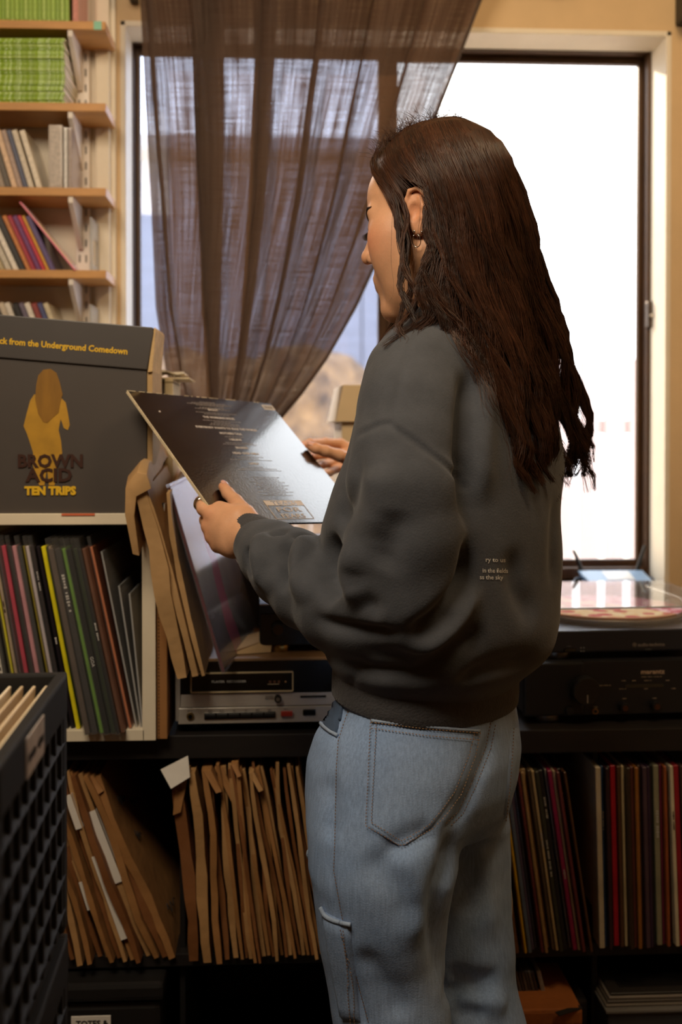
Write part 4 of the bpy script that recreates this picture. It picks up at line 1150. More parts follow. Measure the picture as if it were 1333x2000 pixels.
# router on the sill with two antennas
YRo = YW - 0.005
r0 = W(1148, 1141, YRo)
ro = thing('router', 'pale blue wifi router with two black antennas on the window sill', 'router', (r0.x, YW + 0.005, wb), rz=R(0))
rw = W(1286, 1141, YRo).x - r0.x
RB = MB()
RB.add([(0.0, -0.028, 0.004), (rw * 0.93, -0.028, 0.004), (rw * 0.93, 0.03, 0.004), (0, 0.03, 0.004), (0.004, -0.028, 0.010), (rw * 0.9, -0.028, 0.010), (rw * 0.86, 0.03, 0.030), (-0.012, 0.03, 0.030)],
       [(0, 3, 2, 1), (4, 5, 6, 7), (0, 1, 5, 4), (1, 2, 6, 5), (2, 3, 7, 6), (3, 0, 4, 7)])
RB.build('body', M('router_blue', '#8fb0d8', 0.3, 0.05), ro, 0.002)
pl = MB()
pl.add([(rw * 0.28, -0.017, 0.0150), (rw * 0.66, -0.017, 0.0150), (rw * 0.64, 0.022, 0.0285), (rw * 0.26, 0.022, 0.0285), (rw * 0.28, -0.017, 0.0138), (rw * 0.66, -0.017, 0.0138), (rw * 0.64, 0.022, 0.0273), (rw * 0.26, 0.022, 0.0273)],
       [(0, 1, 2, 3), (7, 6, 5, 4), (0, 4, 5, 1), (1, 5, 6, 2), (2, 6, 7, 3), (3, 7, 4, 0)])
pl.build('badge', M('router_badge', '#e3e8ef', 0.3), ro)
for k in range(4):
    MB().box((rw * (0.3 + 0.12 * k), -0.0284, 0.007), (0.006, 0.001, 0.002)).build('status_light', M('led', '#d8e6ff', 0.4), ro)
for (xa, za, xb, zb_) in ((0.004, 0.016, W(1124, 1075, YW + 0.03).x - r0.x, W(1124, 1075, YW + 0.03).z - wb), (rw * 0.77, 0.016, W(1264, 1066, YW + 0.03).x - r0.x, W(1264, 1066, YW + 0.03).z - wb)):
    MB().tube([(xa, 0.036, za), (xa + 0.1 * (xb - xa), 0.036, za + 0.1 * (zb_ - za)), (xb, 0.036, zb_)], [0.0045, 0.005, 0.0034], 10).build('antenna', m_black, ro, smooth='auto')
MB().tube([(rw * 0.9, 0.03, 0.012), (rw * 1.0, 0.032, 0.012), (rw * 1.05, 0.025, 0.003)], 0.002, 8).build('cable', M('cable_blue', '#5a708f', 0.5), ro)
MB().tube([(0.0, 0.02, 0.016), (-0.02, 0.012, 0.014), (-0.032, 0.0, 0.004)], 0.002, 8).build('cable', M('cable_blue', '#5a708f', 0.5), ro)

# ================================================================== stacked black record crates, lower left
YK = 1.22
c_far = W(131, 1312, YK)
CRH, CRX, CRD = 0.285, 0.36, 0.36
m_crate = M('crate_black', '#141312', 0.62, 0.12, 20)
ang = R(2.3)
for lev in range(3):
    ztop = c_far.z - lev * (CRH + 0.004)
    cr_ = thing('milk_crate', ['black plastic record crate with a paper label, topmost of its stack', 'middle black plastic record crate of the stack', 'bottom black plastic record crate of the stack'][lev], 'crate', (c_far.x, c_far.y, ztop - CRH), rz=ang, group='stacked record crates')
    # origin: far right corner; box runs to -x and -y
    T = 0.009
    zr = CRH
    # rim and base and corner posts
    for nm, c, s in (('rim', (-CRX / 2, -T / 2, zr - 0.022), (CRX, T + 0.004, 0.044)), ('rim', (-CRX / 2, -CRD + T / 2, zr - 0.022), (CRX, T + 0.004, 0.044)),
                     ('rim', (-T / 2, -CRD / 2, zr - 0.022), (T + 0.004, CRD - 2 * T, 0.044)), ('rim', (-CRX + T / 2, -CRD / 2, zr - 0.022), (T + 0.004, CRD - 2 * T, 0.044)),
                     ('base', (-CRX / 2, -CRD / 2, 0.006), (CRX - 0.01, CRD - 0.01, 0.012))):
        MB().box(c, s).build(nm, m_crate, cr_, 0.003)
    for x in (-0.012, -CRX + 0.012):
        for y in (-0.012, -CRD + 0.012):
            MB().box((x, y, CRH / 2 - 0.01), (0.024, 0.024, CRH - 0.03)).build('corner_post', m_crate, cr_, 0.004)
    # lattice bars: slanted and level bars on every side
    NV, NH = 9, 6
    me_v = MB().box((0, 0, 0), (0.008, 0.010, CRH - 0.05)).build('lattice_bar', m_crate, cr_)
    me_h = MB().box((0, 0, 0), (0.010, CRD - 0.03, 0.009), (0, 0.5, 0)).build('lattice_bar', m_crate, cr_)
    me_hx = MB().box((0, 0, 0), (CRX - 0.03, 0.010, 0.009), (0.5, 0, 0)).build('lattice_bar', m_crate, cr_)
    first = [me_v, me_h, me_hx]
    def bar(src, loc, rz=0):
        o = src if src in first else bpy.data.objects.new('lattice_bar', src.data)
        if src in first:
            first.remove(src)
        else:
            COL.objects.link(o)
            o.parent = cr_
        o.location = loc
        o.rotation_euler = (0, 0, rz)
    for s in (-0.006, -CRX + 0.006):
        for i in range(NV):
            bar(me_v, (s, -0.03 - (CRD - 0.06) * i / (NV - 1), CRH / 2 - 0.008), R(90))
        for j in range(NH):
            bar(me_h, (s, -CRD / 2, 0.03 + j * 0.036))
    for s in (-0.006, -CRD + 0.006):
        for i in range(NV):
            bar(me_v, (-0.03 - (CRX - 0.06) * i / (NV - 1), s, CRH / 2 - 0.008))
        for j in range(NH):
            bar(me_hx, (-CRX / 2, s, 0.03 + j * 0.036))
    if lev == 0:
        lb = MB().box((0.003, -0.205, CRH - 0.024), (0.0012, 0.085, 0.036)).build('paper_label', M('crate_label', '#b7aca4', 0.6, 0.2, 40), cr_)
        text_mesh('label_lettering', 10, 0.016, m_ink, lb, Matrix(((0, 0, 1, 0.0042), (1, 0, 0, -0.244), (0, 1, 0, CRH - 0.03), (0, 0, 0, 1))), bold=0.0005, sx=0.85)
st = thing('crate_stand', 'low black wooden stand under the crate stack', 'stand', (c_far.x, c_far.y, 0), rz=ang)
zs = c_far.z - 2 * (CRH + 0.004) - CRH
MB().box((-CRX / 2, -CRD / 2, zs - 0.014), (CRX, CRD, 0.024)).build('top', m_bench, st, 0.003)
for x in (-0.03, -CRX + 0.03):
    for y in (-0.03, -CRD + 0.03):
        MB().box((x, y, (zs - 0.026) / 2), (0.04, 0.04, zs - 0.026)).build('leg', m_bench, st, 0.003)
# cream inner sleeves standing in the topmost crate
m_slv = [M('cream_sleeve_%d' % k, c, 0.7, 0.06, 10) for k, c in enumerate(('#e3cfae', '#d9c2a0', '#cdb592', '#e9d9bd'))]
for i in range(14):
    x = c_far.x - 0.036 - i * 0.013
    o = thing('record_sleeve', 'cream paper record sleeve standing in the topmost black crate', 'record', (x, c_far.y - 0.022, c_far.z - CRH + 0.0135), group='sleeves in the topmost crate', rot=(0, R(4), ang))
    MB().box((0, -0.155, 0.131), (0.0035, 0.31, 0.262)).build('sleeve', m_slv[i % 4], o, 0.0008, seg=1)
    MB().box((0.0032, -0.155, 0.121), (0.0016, 0.29, 0.242)).build('inner_paper', m_slv[(i + 1) % 4], o)
# ================================================================== curtain on its rod
YCU = 2.365
def lerp_tab(tab, y):
    return float(np.interp(y, [t[1] for t in tab], [t[0] for t in tab]))
CL = [(262, -60), (266, 0), (277, 200), (290, 400), (301, 600), (322, 720), (345, 800), (372, 900)]
CR = [(972, -60), (942, 0), (905, 100), (860, 215), (802, 370), (748, 490), (697, 600), (640, 700), (590, 770), (540, 830), (470, 900)]
rod_z = W(600, -62, YCU).z
cu = thing('curtain', 'taupe gauze curtain swept aside in front of the window', 'curtain', (W(266, 0, YCU).x, YCU, 0))
NU, NV = 230, 150
vs, uv = [], []
for j in range(NV + 1):
    v = j / NV
    y = -60 + 960 * v
    xl, xr = lerp_tab(CL, y), lerp_tab(CR, y)
    amp = 0.012 + 0.022 * v
    for i in range(NU + 1):
        u = i / NU
        g = u ** (1.0 - 0.25 * v)
        ph = 2 * math.pi
        f = math.sin(ph * (6.2 * u + 0.25 * math.sin(2.2 * v + 1.0)) + 0.6) + 0.55 * math.sin(ph * (11.3 * u - 0.35 * v) + 2.1) + 0.30 * math.sin(ph * (19.7 * u + 0.2 * math.sin(3 * v)) + 0.4)
        f2 = 0.5 * math.sin(ph * (2.3 * u + 0.9 * v) + 1.0)
        soft = min(1.0, 6 * u + 0.15, 6 * (1 - u) + 0.15)
        # real pleats: the cloth folds over itself sideways as well as in depth
        wd = (xr - xl) / 675.0
        c1 = ph * (6.3 * u + 0.22 * math.sin(2.2 * v + 1.0) + 0.05 * math.sin(9 * u))
        px = xl + (xr - xl) * g + soft * wd * ((40 + 16 * math.sin(5 * u + 1)) * math.sin(c1) + 7 * math.sin(ph * (13.1 * u - 0.3 * v) + 0.5))
        Y = YCU - soft * ((0.020 + 0.012 * v) * math.cos(c1 + 0.5) + 0.008 * math.cos(ph * (13.1 * u - 0.3 * v) + 1.0) + 0.006 * f2)
        Y = min(max(Y, YCU - 0.05), YW - 0.02)
        p = W(px, y, Y)
        vs.append((p.x - cu.location.x, p.y - cu.location.y, p.z))
        uv.append((u, v))
fs = []
for j in range(NV):
    for i in range(NU):
        a = j * (NU + 1) + i
        fs.append((a, a + 1, a + NU + 2, a + NU + 1))
cm = MB().add(vs, fs)
mcu = bpy.data.materials.new('gauze')
mcu.use_nodes = True
nt = mcu.node_tree
for n in list(nt.nodes):
    nt.nodes.remove(n)
def N(t, **kw):
    n = nt.nodes.new(t)
    for k, v in kw.items():
        n.inputs[k].default_value = v
    return n
out = N('ShaderNodeOutputMaterial')
uvn = nt.nodes.new('ShaderNodeUVMap')
uvn.uv_map = 'UVMap'
def weave(sx, sy, sc, det):
    mp = N('ShaderNodeMapping'); mp.inputs['Scale'].default_value = (sx, sy, 1)
    nt.links.new(uvn.outputs[0], mp.inputs['Vector'])
    z = N('ShaderNodeTexNoise', Scale=sc, Detail=det)
    nt.links.new(mp.outputs[0], z.inputs['Vector'])
    return z.outputs['Fac']
wv = weave(420, 5, 1.0, 2.0)
wh = weave(20, 420, 1.0, 2.0)
fine = weave(700, 700, 1.0, 1.0)
sm = math_('ADD', math_('MULTIPLY', wv, 0.5), math_('MULTIPLY', wh, 0.3))
sm = math_('ADD', sm, math_('MULTIPLY', fine, 0.2))
mr = N('ShaderNodeMapRange'); mr.inputs['From Min'].default_value = 0.44; mr.inputs['From Max'].default_value = 0.62
mr.inputs['To Min'].default_value = 0.01; mr.inputs['To Max'].default_value = 0.26
nt.links.new(sm, mr.inputs['Value'])
cr2 = N('ShaderNodeValToRGB')
cr2.color_ramp.elements[0].color = (*lin('#42362f'), 1); cr2.color_ramp.elements[0].position = 0.4
cr2.color_ramp.elements[1].color = (*lin('#66564d'), 1); cr2.color_ramp.elements[1].position = 0.62
nt.links.new(sm, cr2.inputs['Fac'])
df = N('ShaderNodeBsdfDiffuse'); nt.links.new(cr2.outputs[0], df.inputs['Color'])
tl_ = N('ShaderNodeBsdfTranslucent'); tl_.inputs['Color'].default_value = (*lin('#7d5433'), 1)
tp = N('ShaderNodeBsdfTransparent'); tp.inputs['Color'].default_value = (0.96, 0.97, 1.0, 1)
m1 = N('ShaderNodeMixShader', Fac=0.22); nt.links.new(df.outputs[0], m1.inputs[1]); nt.links.new(tl_.outputs[0], m1.inputs[2])
m2 = N('ShaderNodeMixShader'); nt.links.new(mr.outputs[0], m2.inputs['Fac']); nt.links.new(m1.outputs[0], m2.inputs[1]); nt.links.new(tp.outputs[0], m2.inputs[2])
nt.links.new(m2.outputs[0], out.inputs['Surface'])
cl = cm.build('cloth', mcu, cu, smooth=True, fix=False)
ul = cl.data.uv_layers.new(name='UVMap')
li = np.zeros(len(cl.data.loops), np.int32)
cl.data.loops.foreach_get('vertex_index', li)
ul.data.foreach_set('uv', np.array(uv, np.float32)[li].ravel())
# hem along the free edge
hm = MB()
idx = [j * (NU + 1) + NU for j in range(NV + 1)]
hm.tube([Vector(vs[k]) + Vector((-0.004, -0.001, 0)) for k in idx], 0.0035, 6)
hm.build('hem', M('hem_cloth', '#4a3a30', 0.9, 0.1), cu, smooth=True)
rodo = thing('curtain_rod', 'dark steel curtain rod above the window', 'rod', (W(240, -60, YCU).x, YCU, rod_z))
MB().tube([(-0.06, 0, 0.012), (1.0, 0, 0.012)], 0.009, 14).build('rod', M('rod_steel', '#2d2a2c', 0.4, metal=0.6), rodo, smooth='auto')
bxx = W(260, 0, YW - 0.03).x - rodo.location.x
for x in (bxx, 0.96):
    MB().box((x, 0.045, -0.015 if x < 0.5 else 0.012), (0.018, 0.075, 0.075 if x < 0.5 else 0.03)).build('bracket', M('rod_steel', '#2d2a2c', 0.4, metal=0.6), rodo, 0.002)
# ================================================================== implicit surfaces for the person
class Vol:
    """smoothly blended solid sampled on a grid, turned into one continuous quad mesh"""
    def __init__(s, lo, hi, h):
        s.lo = np.array(lo, np.float64)
        s.h = h
        s.n = np.ceil((np.array(hi) - s.lo) / h).astype(int) + 1
        s.F = np.full(s.n, 0.06, np.float32)
        s.ax = [(s.lo[i] + np.arange(s.n[i]) * h).astype(np.float32) for i in range(3)]
    def put(s, lo, hi, fn, k=0.01, cut=False):
        i0 = np.clip(np.floor((np.array(lo) - s.lo) / s.h).astype(int), 0, s.n)
        i1 = np.clip(np.ceil((np.array(hi) - s.lo) / s.h).astype(int) + 1, 0, s.n)
        if np.any(i1 <= i0):
            return s
        sl = tuple(slice(a, b) for a, b in zip(i0, i1))
        X = s.ax[0][sl[0]][:, None, None]
        Y = s.ax[1][sl[1]][None, :, None]
        Z = s.ax[2][sl[2]][None, None, :]
        d = fn(X, Y, Z)
        f = s.F[sl]
        if cut:
            d = -d
            hh = np.maximum(k - np.abs(f - d), 0) / k
            s.F[sl] = np.maximum(f, d) + hh * hh * k * 0.25
        else:
            hh = np.maximum(k - np.abs(f - d), 0) / k
            s.F[sl] = np.minimum(f, d) - hh * hh * k * 0.25
        return s
    def cone(s, a, b, ra, rb, k=0.01, cut=False):
        a, b = np.array(a, float), np.array(b, float)
        m = max(ra, rb) + k + 0.02
        ab = b - a
        L2 = max(float(ab @ ab), 1e-9)
        def fn(X, Y, Z):
            t = np.clip(((X - a[0]) * ab[0] + (Y - a[1]) * ab[1] + (Z - a[2]) * ab[2]) / L2, 0, 1)
            return np.sqrt((X - a[0] - t * ab[0]) ** 2 + (Y - a[1] - t * ab[1]) ** 2 + (Z - a[2] - t * ab[2]) ** 2) - (ra + (rb - ra) * t)
        return s.put(np.minimum(a, b) - m, np.maximum(a, b) + m, fn, k, cut)
    def chain(s, pts, k=0.01):
        for (p, r), (q, t) in zip(pts[:-1], pts[1:]):
            s.cone(p, q, r, t, k)
        return s
    def ell(s, c, r, k=0.01, rot=None, cut=False):
        c, r = np.array(c, float), np.array(r, float)
        m = r.max() + k + 0.02
        Rm = np.eye(3) if rot is None else np.array(rot)
        def fn(X, Y, Z):
            x, y, z = X - c[0], Y - c[1], Z - c[2]
            p = [Rm[0, i] * x + Rm[1, i] * y + Rm[2, i] * z for i in range(3)]
            k0 = np.sqrt(sum((p[i] / r[i]) ** 2 for i in range(3)))
            k1 = np.sqrt(sum((p[i] / r[i] ** 2) ** 2 for i in range(3))) + 1e-6
            return k0 * (k0 - 1) / k1
        return s.put(c - m, c + m, fn, k, cut)
    def mesh(s):
        F = s.F
        neg = F < 0
        corner = np.zeros(np.array(F.shape) - 1, np.int8)
        for a in (0, 1):
            for b in (0, 1):
                for c in (0, 1):
                    corner += neg[a:F.shape[0] - 1 + a, b:F.shape[1] - 1 + b, c:F.shape[2] - 1 + c]
        act = (corner > 0) & (corner < 8)
        ijk = np.argwhere(act)
        idx = np.full(act.shape, -1, np.int32)
        idx[act] = np.arange(len(ijk))
        P = np.zeros((len(ijk), 3)); cnt = np.zeros(len(ijk))
        cs = [(a, b, c) for a in (0, 1) for b in (0, 1) for c in (0, 1)]
        val = {c: F[ijk[:, 0] + c[0], ijk[:, 1] + c[1], ijk[:, 2] + c[2]] for c in cs}
        for c in cs:
            for ax in range(3):
                if c[ax] == 0:
                    d = list(c); d[ax] = 1; d = tuple(d)
                    va, vb = val[c], val[d]
                    m = (va < 0) != (vb < 0)
                    t = np.where(m, va / np.where(m, va - vb, 1), 0)
                    base = np.array(c, float)
                    pp_ = np.repeat(base[None], len(ijk), 0)
                    pp_[:, ax] += t
                    P[m] += pp_[m]; cnt[m] += 1
        P = (ijk + P / cnt[:, None]) * s.h + s.lo
        faces = []
        for ax in range(3):
            sl0 = [slice(None)] * 3; sl1 = [slice(None)] * 3
            sl0[ax] = slice(0, -1); sl1[ax] = slice(1, None)
            a, b = neg[tuple(sl0)], neg[tuple(sl1)]
            ed = np.argwhere(a != b)
            o1, o2 = [(1, 2), (2, 0), (0, 1)][ax]
            ok = (ed[:, o1] > 0) & (ed[:, o2] > 0) & (ed[:, o1] < F.shape[o1] - 1) & (ed[:, o2] < F.shape[o2] - 1)
            ed = ed[ok]
            flip = a[ed[:, 0], ed[:, 1], ed[:, 2]]
            q = []
            for d1, d2 in ((0, 0), (1, 0), (1, 1), (0, 1)):
                e = ed.copy()
                e[:, o1] -= 1 - d1; e[:, o2] -= 1 - d2
                q.append(idx[e[:, 0], e[:, 1], e[:, 2]])
            q = np.stack(q, 1)
            q[~flip] = q[~flip][:, ::-1]
            faces.append(q)
        Q = np.concatenate(faces)
        Q = Q[(Q >= 0).all(1)]
        return P, Q

def np_mesh(name, P, Q):
    me = bpy.data.meshes.new(name)
    n, m, k = len(P), len(Q), Q.shape[1]
    me.vertices.add(n); me.vertices.foreach_set('co', np.asarray(P, np.float32).ravel())
    me.loops.add(m * k); me.loops.foreach_set('vertex_index', np.asarray(Q, np.int32).ravel())
    me.polygons.add(m); me.polygons.foreach_set('loop_start', np.arange(0, m * k, k, dtype=np.int32))
    me.polygons.foreach_set('use_smooth', np.ones(m, bool))
    me.update(calc_edges=True)
    return me

def relax(P, Q, it=2, w=0.5):
    k = Q.shape[1]
    e = np.concatenate([Q[:, [i, (i + 1) % k]] for i in range(k)])
    e = np.concatenate([e, e[:, ::-1]])
    deg = np.bincount(e[:, 0], minlength=len(P))[:, None]
    for _ in range(it):
        acc = np.stack([np.bincount(e[:, 0], P[e[:, 1], i], minlength=len(P)) for i in range(3)], 1)
        P = P + w * (acc / np.maximum(deg, 1) - P)
    return P

def normals(P, Q):
    nf = np.cross(P[Q[:, 2]] - P[Q[:, 0]], P[Q[:, 3 if Q.shape[1] > 3 else 1]] - P[Q[:, 1 if Q.shape[1] > 3 else 0]])
    if Q.shape[1] == 3:
        nf = np.cross(P[Q[:, 1]] - P[Q[:, 0]], P[Q[:, 2]] - P[Q[:, 0]])
    vn = np.zeros_like(P)
    for i in range(Q.shape[1]):
        for c in range(3):
            vn[:, c] += np.bincount(Q[:, i], nf[:, c], minlength=len(P))
    return vn / (np.linalg.norm(vn, axis=1, keepdims=True) + 1e-12)

def bvh_of(P, Q):
    return BVHTree.FromPolygons([Vector(p) for p in P], [tuple(int(i) for i in q) for q in Q])

def hit(bv, px, py):
    loc, nor, ix, dist = bv.ray_cast(CAM, ray(px, py))
    if loc is None:
        return None, None
    if nor.dot(ray(px, py)) > 0:
        nor = -nor
    return loc, nor

def densify(poly, step=6.0):
    out = []
    for a, b in zip(poly[:-1], poly[1:]):
        n = max(1, int(math.hypot(b[0] - a[0], b[1] - a[1]) / step))
        out += [(a[0] + (b[0] - a[0]) * i / n, a[1] + (b[1] - a[1]) * i / n) for i in range(n)]
    return out + [poly[-1]]

def smooth_poly(poly, n=40):
    """Catmull-Rom through the points"""
    p = np.array(poly, float)
    p = np.vstack([2 * p[0] - p[1], p, 2 * p[-1] - p[-2]])
    out = []
    m = len(p) - 3
    for t in np.linspace(0, m, n):
        i = min(int(t), m - 1); u = t - i
        a, b, c, d = p[i], p[i + 1], p[i + 2], p[i + 3]
        out.append(0.5 * ((2 * b) + (-a + c) * u + (2 * a - 5 * b + 4 * c - d) * u * u + (-a + 3 * b - 3 * c + d) * u ** 3))
    return np.array(out)

def stroke(P, VN, bv, poly, width, amp, fade=True):
    """a sculpting stroke laid on the surface along the traced line: amp > 0 raises a ridge, < 0 presses a crease"""
    pts = []
    for q in smooth_poly(poly, max(6, 5 * len(poly))):
        l, nn = hit(bv, *q)
        if l is not None:
            pts.append(np.array(l))
    if len(pts) < 2:
        return P
    pts = np.array(pts)
    lo, hi = pts.min(0) - 3 * width, pts.max(0) + 3 * width
    sel = np.where(((P > lo) & (P < hi)).all(1))[0]
    if not len(sel):
        return P
    d2 = np.full(len(sel), 1e9); tt = np.zeros(len(sel))
    for i, (a, b) in enumerate(zip(pts[:-1], pts[1:])):
        ab = b - a
        L = max(ab @ ab, 1e-12)
        t = np.clip(((P[sel] - a) @ ab) / L, 0, 1)
        d = ((P[sel] - a - t[:, None] * ab) ** 2).sum(1)
        m = d < d2
        d2[m] = d[m]; tt[m] = (i + t[m]) / (len(pts) - 1)
    w = np.exp(-d2 / (2 * width * width))
    if fade:
        fd = np.clip(np.minimum(tt, 1 - tt) * 3.5, 0, 1)
        w *= fd * fd * (3 - 2 * fd)
    P = P.copy()
    P[sel] += VN[sel] * (w * amp)[:, None]
    return P

# ------------------------------------------------------------------ pose
DY = 0.03
def B(px, py, Y):
    return np.array(W(px, py, Y + DY))
base_ = W(800, 2000, 1.50 + DY)
person = thing('person', 'woman in charcoal sweatshirt and pale jeans reading a record sleeve', 'person', (base_.x, base_.y, 0.0))
ORG = np.array(person.location)
F_ = np.array((-0.72, 0.69)); L_ = np.array((-0.69, -0.72))     # facing, her left

def part(name, P, Q, mat, parent=None, smooth=True):
    me = np_mesh(name, np.asarray(P) - ORG, Q)
    return link(name, me, mat, parent or person, False)
def mb_world(mb, name, mat, parent=None, **k):
    mb.v = [tuple(np.array(v) - ORG) for v in mb.v]
    return mb.build(name, mat, parent or person, **k)

def loft_fn(sec, ang_f=F_, shear=None, p=2.3):
    """sections: (centre px, py, Y, half width a, half depth b) stacked in height"""
    S = []
    for (px, py, Y, a, b) in sec:
        c = B(px, py, Y)
        S.append((c[2], c[0], c[1], a, b))
    S = np.array(sorted(S))
    zz = np.linspace(S[0, 0], S[-1, 0], 120)
    T = np.stack([np.interp(zz, S[:, 0], S[:, i]) for i in range(1, 5)], 1)
    ker = np.hanning(11); ker /= ker.sum()
    for i in range(4):
        T[:, i] = np.convolve(np.pad(T[:, i], 5, 'edge'), ker, 'valid')
    def fn(X, Y, Z):
        zq = Z
        if shear is not None:
            cx = np.interp(Z, zz, T[:, 0]); cy = np.interp(Z, zz, T[:, 1])
            zq = Z - shear(Z) * ((X - cx) * ang_f[0] + (Y - cy) * ang_f[1])
        zc = np.clip(zq, zz[0], zz[-1])
        cx, cy, a, b = (np.interp(zc, zz, T[:, i]).astype(np.float32) for i in range(4))
        u = (X - cx) * (-ang_f[1]) + (Y - cy) * ang_f[0]
        v = (X - cx) * ang_f[0] + (Y - cy) * ang_f[1]
        k = (np.abs(u / a) ** p + np.abs(v / b) ** p) ** (1 / p)
        d = (k - 1) * np.minimum(a, b)
        return np.maximum(d, np.maximum(zz[0] - zq, zq - zz[-1]))
    lo = np.array([T[:, 0].min() - T[:, 2].max() - .05, T[:, 1].min() - T[:, 2].max() - .05, zz[0] - .08])
    hi = np.array([T[:, 0].max() + T[:, 2].max() + .05, T[:, 1].max() + T[:, 2].max() + .05, zz[-1] + .08])
    return fn, lo, hi

# ------------------------------------------------------------------ sweatshirt
TOR = [(885, 628, 1.50, 0.075, 0.055), (890, 650, 1.50, 0.115, 0.070), (898, 690, 1.495, 0.150, 0.085), (902, 740, 1.49, 0.166, 0.095), (902, 800, 1.49, 0.176, 0.104), (893, 900, 1.49, 0.186, 0.120),
       (868, 1020, 1.49, 0.195, 0.136), (868, 1120, 1.49, 0.193, 0.138), (870, 1200, 1.49, 0.192, 0.136), (862, 1250, 1.49, 0.186, 0.132), (852, 1278, 1.49, 0.176, 0.124), (842, 1300, 1.49, 0.158, 0.112), (838, 1318, 1.49, 0.142, 0.102)]
zshear = B(870, 1200, 1.49)[2]
def sh(Z):
    return np.clip((zshear + 0.15 - Z) / 0.25, 0, 1) * 0.16
fn, lo, hi = loft_fn(TOR, shear=sh)
pts_all = [lo, hi, B(470, 1000, 1.58) - 0.05, B(480, 1250, 1.3)]
vlo, vhi = np.min(pts_all, 0) - 0.02, np.max(pts_all, 0) + 0.02
vhi[1] = max(vhi[1], 2.03)
V = Vol(vlo, vhi, 0.0038)
V.put(lo, hi, fn, 0.02)
# left sleeve
SL = [((872, 668, 1.455), .040), ((838, 700, 1.43), .050), ((815, 735, 1.405), .056), ((803, 800, 1.375), .061), ((796, 870, 1.355), .066), ((790, 950, 1.34), .071), ((790, 1050, 1.34), .0735), ((792, 1160, 1.352), .074), ((722, 1186, 1.395), .073), ((670, 1172, 1.428), .071), ((648, 1158, 1.445), .0595), ((612, 1140, 1.473), .066), ((588, 1122, 1.490), .0535),
      ((566, 1108, 1.510), .058), ((545, 1090, 1.528), .0440), ((530, 1080, 1.540), .0485), ((514, 1068, 1.554), .0385), ((503, 1061, 1.562), .037)]
sl_w = [(B(*p), r) for p, r in SL]
V.chain(sl_w[:5], 0.022)
V.chain(sl_w[4:8], 0.009)
V.chain(sl_w[7:], 0.007)
# right sleeve, mostly behind her
SR = [((940, 668, 1.56), .045), ((1000, 730, 1.61), .056), ((1000, 860, 1.66), .064), ((950, 985, 1.72), .066), ((850, 985, 1.79), .060), ((770, 940, 1.84), .048), ((742, 922, 1.86), .038)]
V.chain([(B(*p), r) for p, r in SR], 0.03)
# neck opening
V.cone(B(868, 560, 1.49), B(886, 632, 1.50), 0.062, 0.052, 0.012, cut=True)
P, Q = V.mesh()
P = relax(P, Q, 2, 0.4)
bvS = bvh_of(P, Q)
VN = normals(P, Q)
# slow undulation of heavy jersey
ph_ = np.sin(P[:, 0] * 31 + P[:, 2] * 17) * np.sin(P[:, 2] * 23 + P[:, 1] * 19 + 1.0) + 0.6 * np.sin(P[:, 2] * 47 + P[:, 0] * 21 + 2.0) * np.sin(P[:, 0] * 38 - P[:, 1] * 27)
P = P + VN * (ph_ * 0.0016)[:, None]
FOLDS = [
 # width, amp, line
 (.0075, -.010, [(497, 1066), (491, 1092), (498, 1124)]),
 (.0085, -.014, [(574, 1050), (556, 1078), (549, 1115), (556, 1168)]),
 (.0130, -.017, [(668, 1050), (648, 1074), (641, 1104), (650, 1150), (662, 1180)]),
 (.0055, -.006, [(522, 1049), (542, 1040), (564, 1036)]),
 (.0055, -.006, [(573, 1053), (592, 1046), (616, 1046)]),
 (.0120, .010, [(528, 1034), (510, 1070), (514, 1118), (532, 1160)]),
 (.0130, .010, [(618, 1036), (588, 1072), (584, 1128), (600, 1184)]),
 (.0160, .010, [(708, 1060), (688, 1100), (694, 1150), (712, 1190)]),
 (.0090, -.007, [(600, 1205), (660, 1224), (730, 1238), (800, 1238)]),
 (.0120, -.005, [(690, 1120), (712, 1170), (752, 1205)]),
 (.0150, -.012, [(930, 705), (918, 770), (908, 850), (905, 940), (906, 1040)]),
 (.0180, .007, [(950, 720), (944, 800), (940, 900), (942, 1000)]),
 (.0120, -.012, [(905, 1040), (908, 1110), (890, 1170), (835, 1225), (770, 1250)]),
 (.0100, -.008, [(900, 1182), (850, 1222), (800, 1240)]),
 (.0130, .008, [(930, 1130), (905, 1190), (850, 1248), (780, 1275)]),
 (.0120, -.007, [(800, 1330), (840, 1300), (900, 1258), (960, 1230)]),
 (.0120, -.006, [(880, 1340), (940, 1312), (1000, 1296), (1060, 1290)]),
 (.0100, -.007, [(668, 1295), (720, 1312), (790, 1318), (850, 1332)]),
 (.0150, -.006, [(700, 860), (694, 930), (676, 1000), (655, 1038)]),
 (.0200, .006, [(742, 900), (740, 980), (730, 1060)]),
 (.0180, -.006, [(770, 990), (764, 1060), (740, 1120)]),
 (.0160, -.005, [(1000, 1060), (1010, 1150), (1050, 1220)]),
 (.0160, -.004, [(1090, 960), (1080, 1060), (1086, 1160)]),
]
for w_, a_, ln in FOLDS:
    P = stroke(P, VN, bvS, ln, w_ * 0.85, a_ * 1.6)
P = relax(P, Q, 1, 0.3)
SEAMS = [
 [(701, 846), (740, 829), (761, 829), (793, 850), (846, 888), (878, 914), (904, 950)],
 [(822, 642), (804, 669), (786, 735), (764, 820)],
 [(700, 1310), (690, 1330), (684, 1352)],
]
bvS = bvh_of(P, Q); VN = normals(P, Q)
for ln in SEAMS:
    P = stroke(P, VN, bvS, ln, 0.0040, -0.0030, fade=False)
    P = stroke(P, VN, bvS, [(x + 3.0, y - 5.5) for x, y in ln], 0.0035, 0.0016, fade=False)
bvS = bvh_of(P, Q)
m_sweat = M('sweat_jersey', '#4a4c51', 0.9, 0.10, 45, bump=0.12, bscale=420, sheen=0.15, spec=0.2)
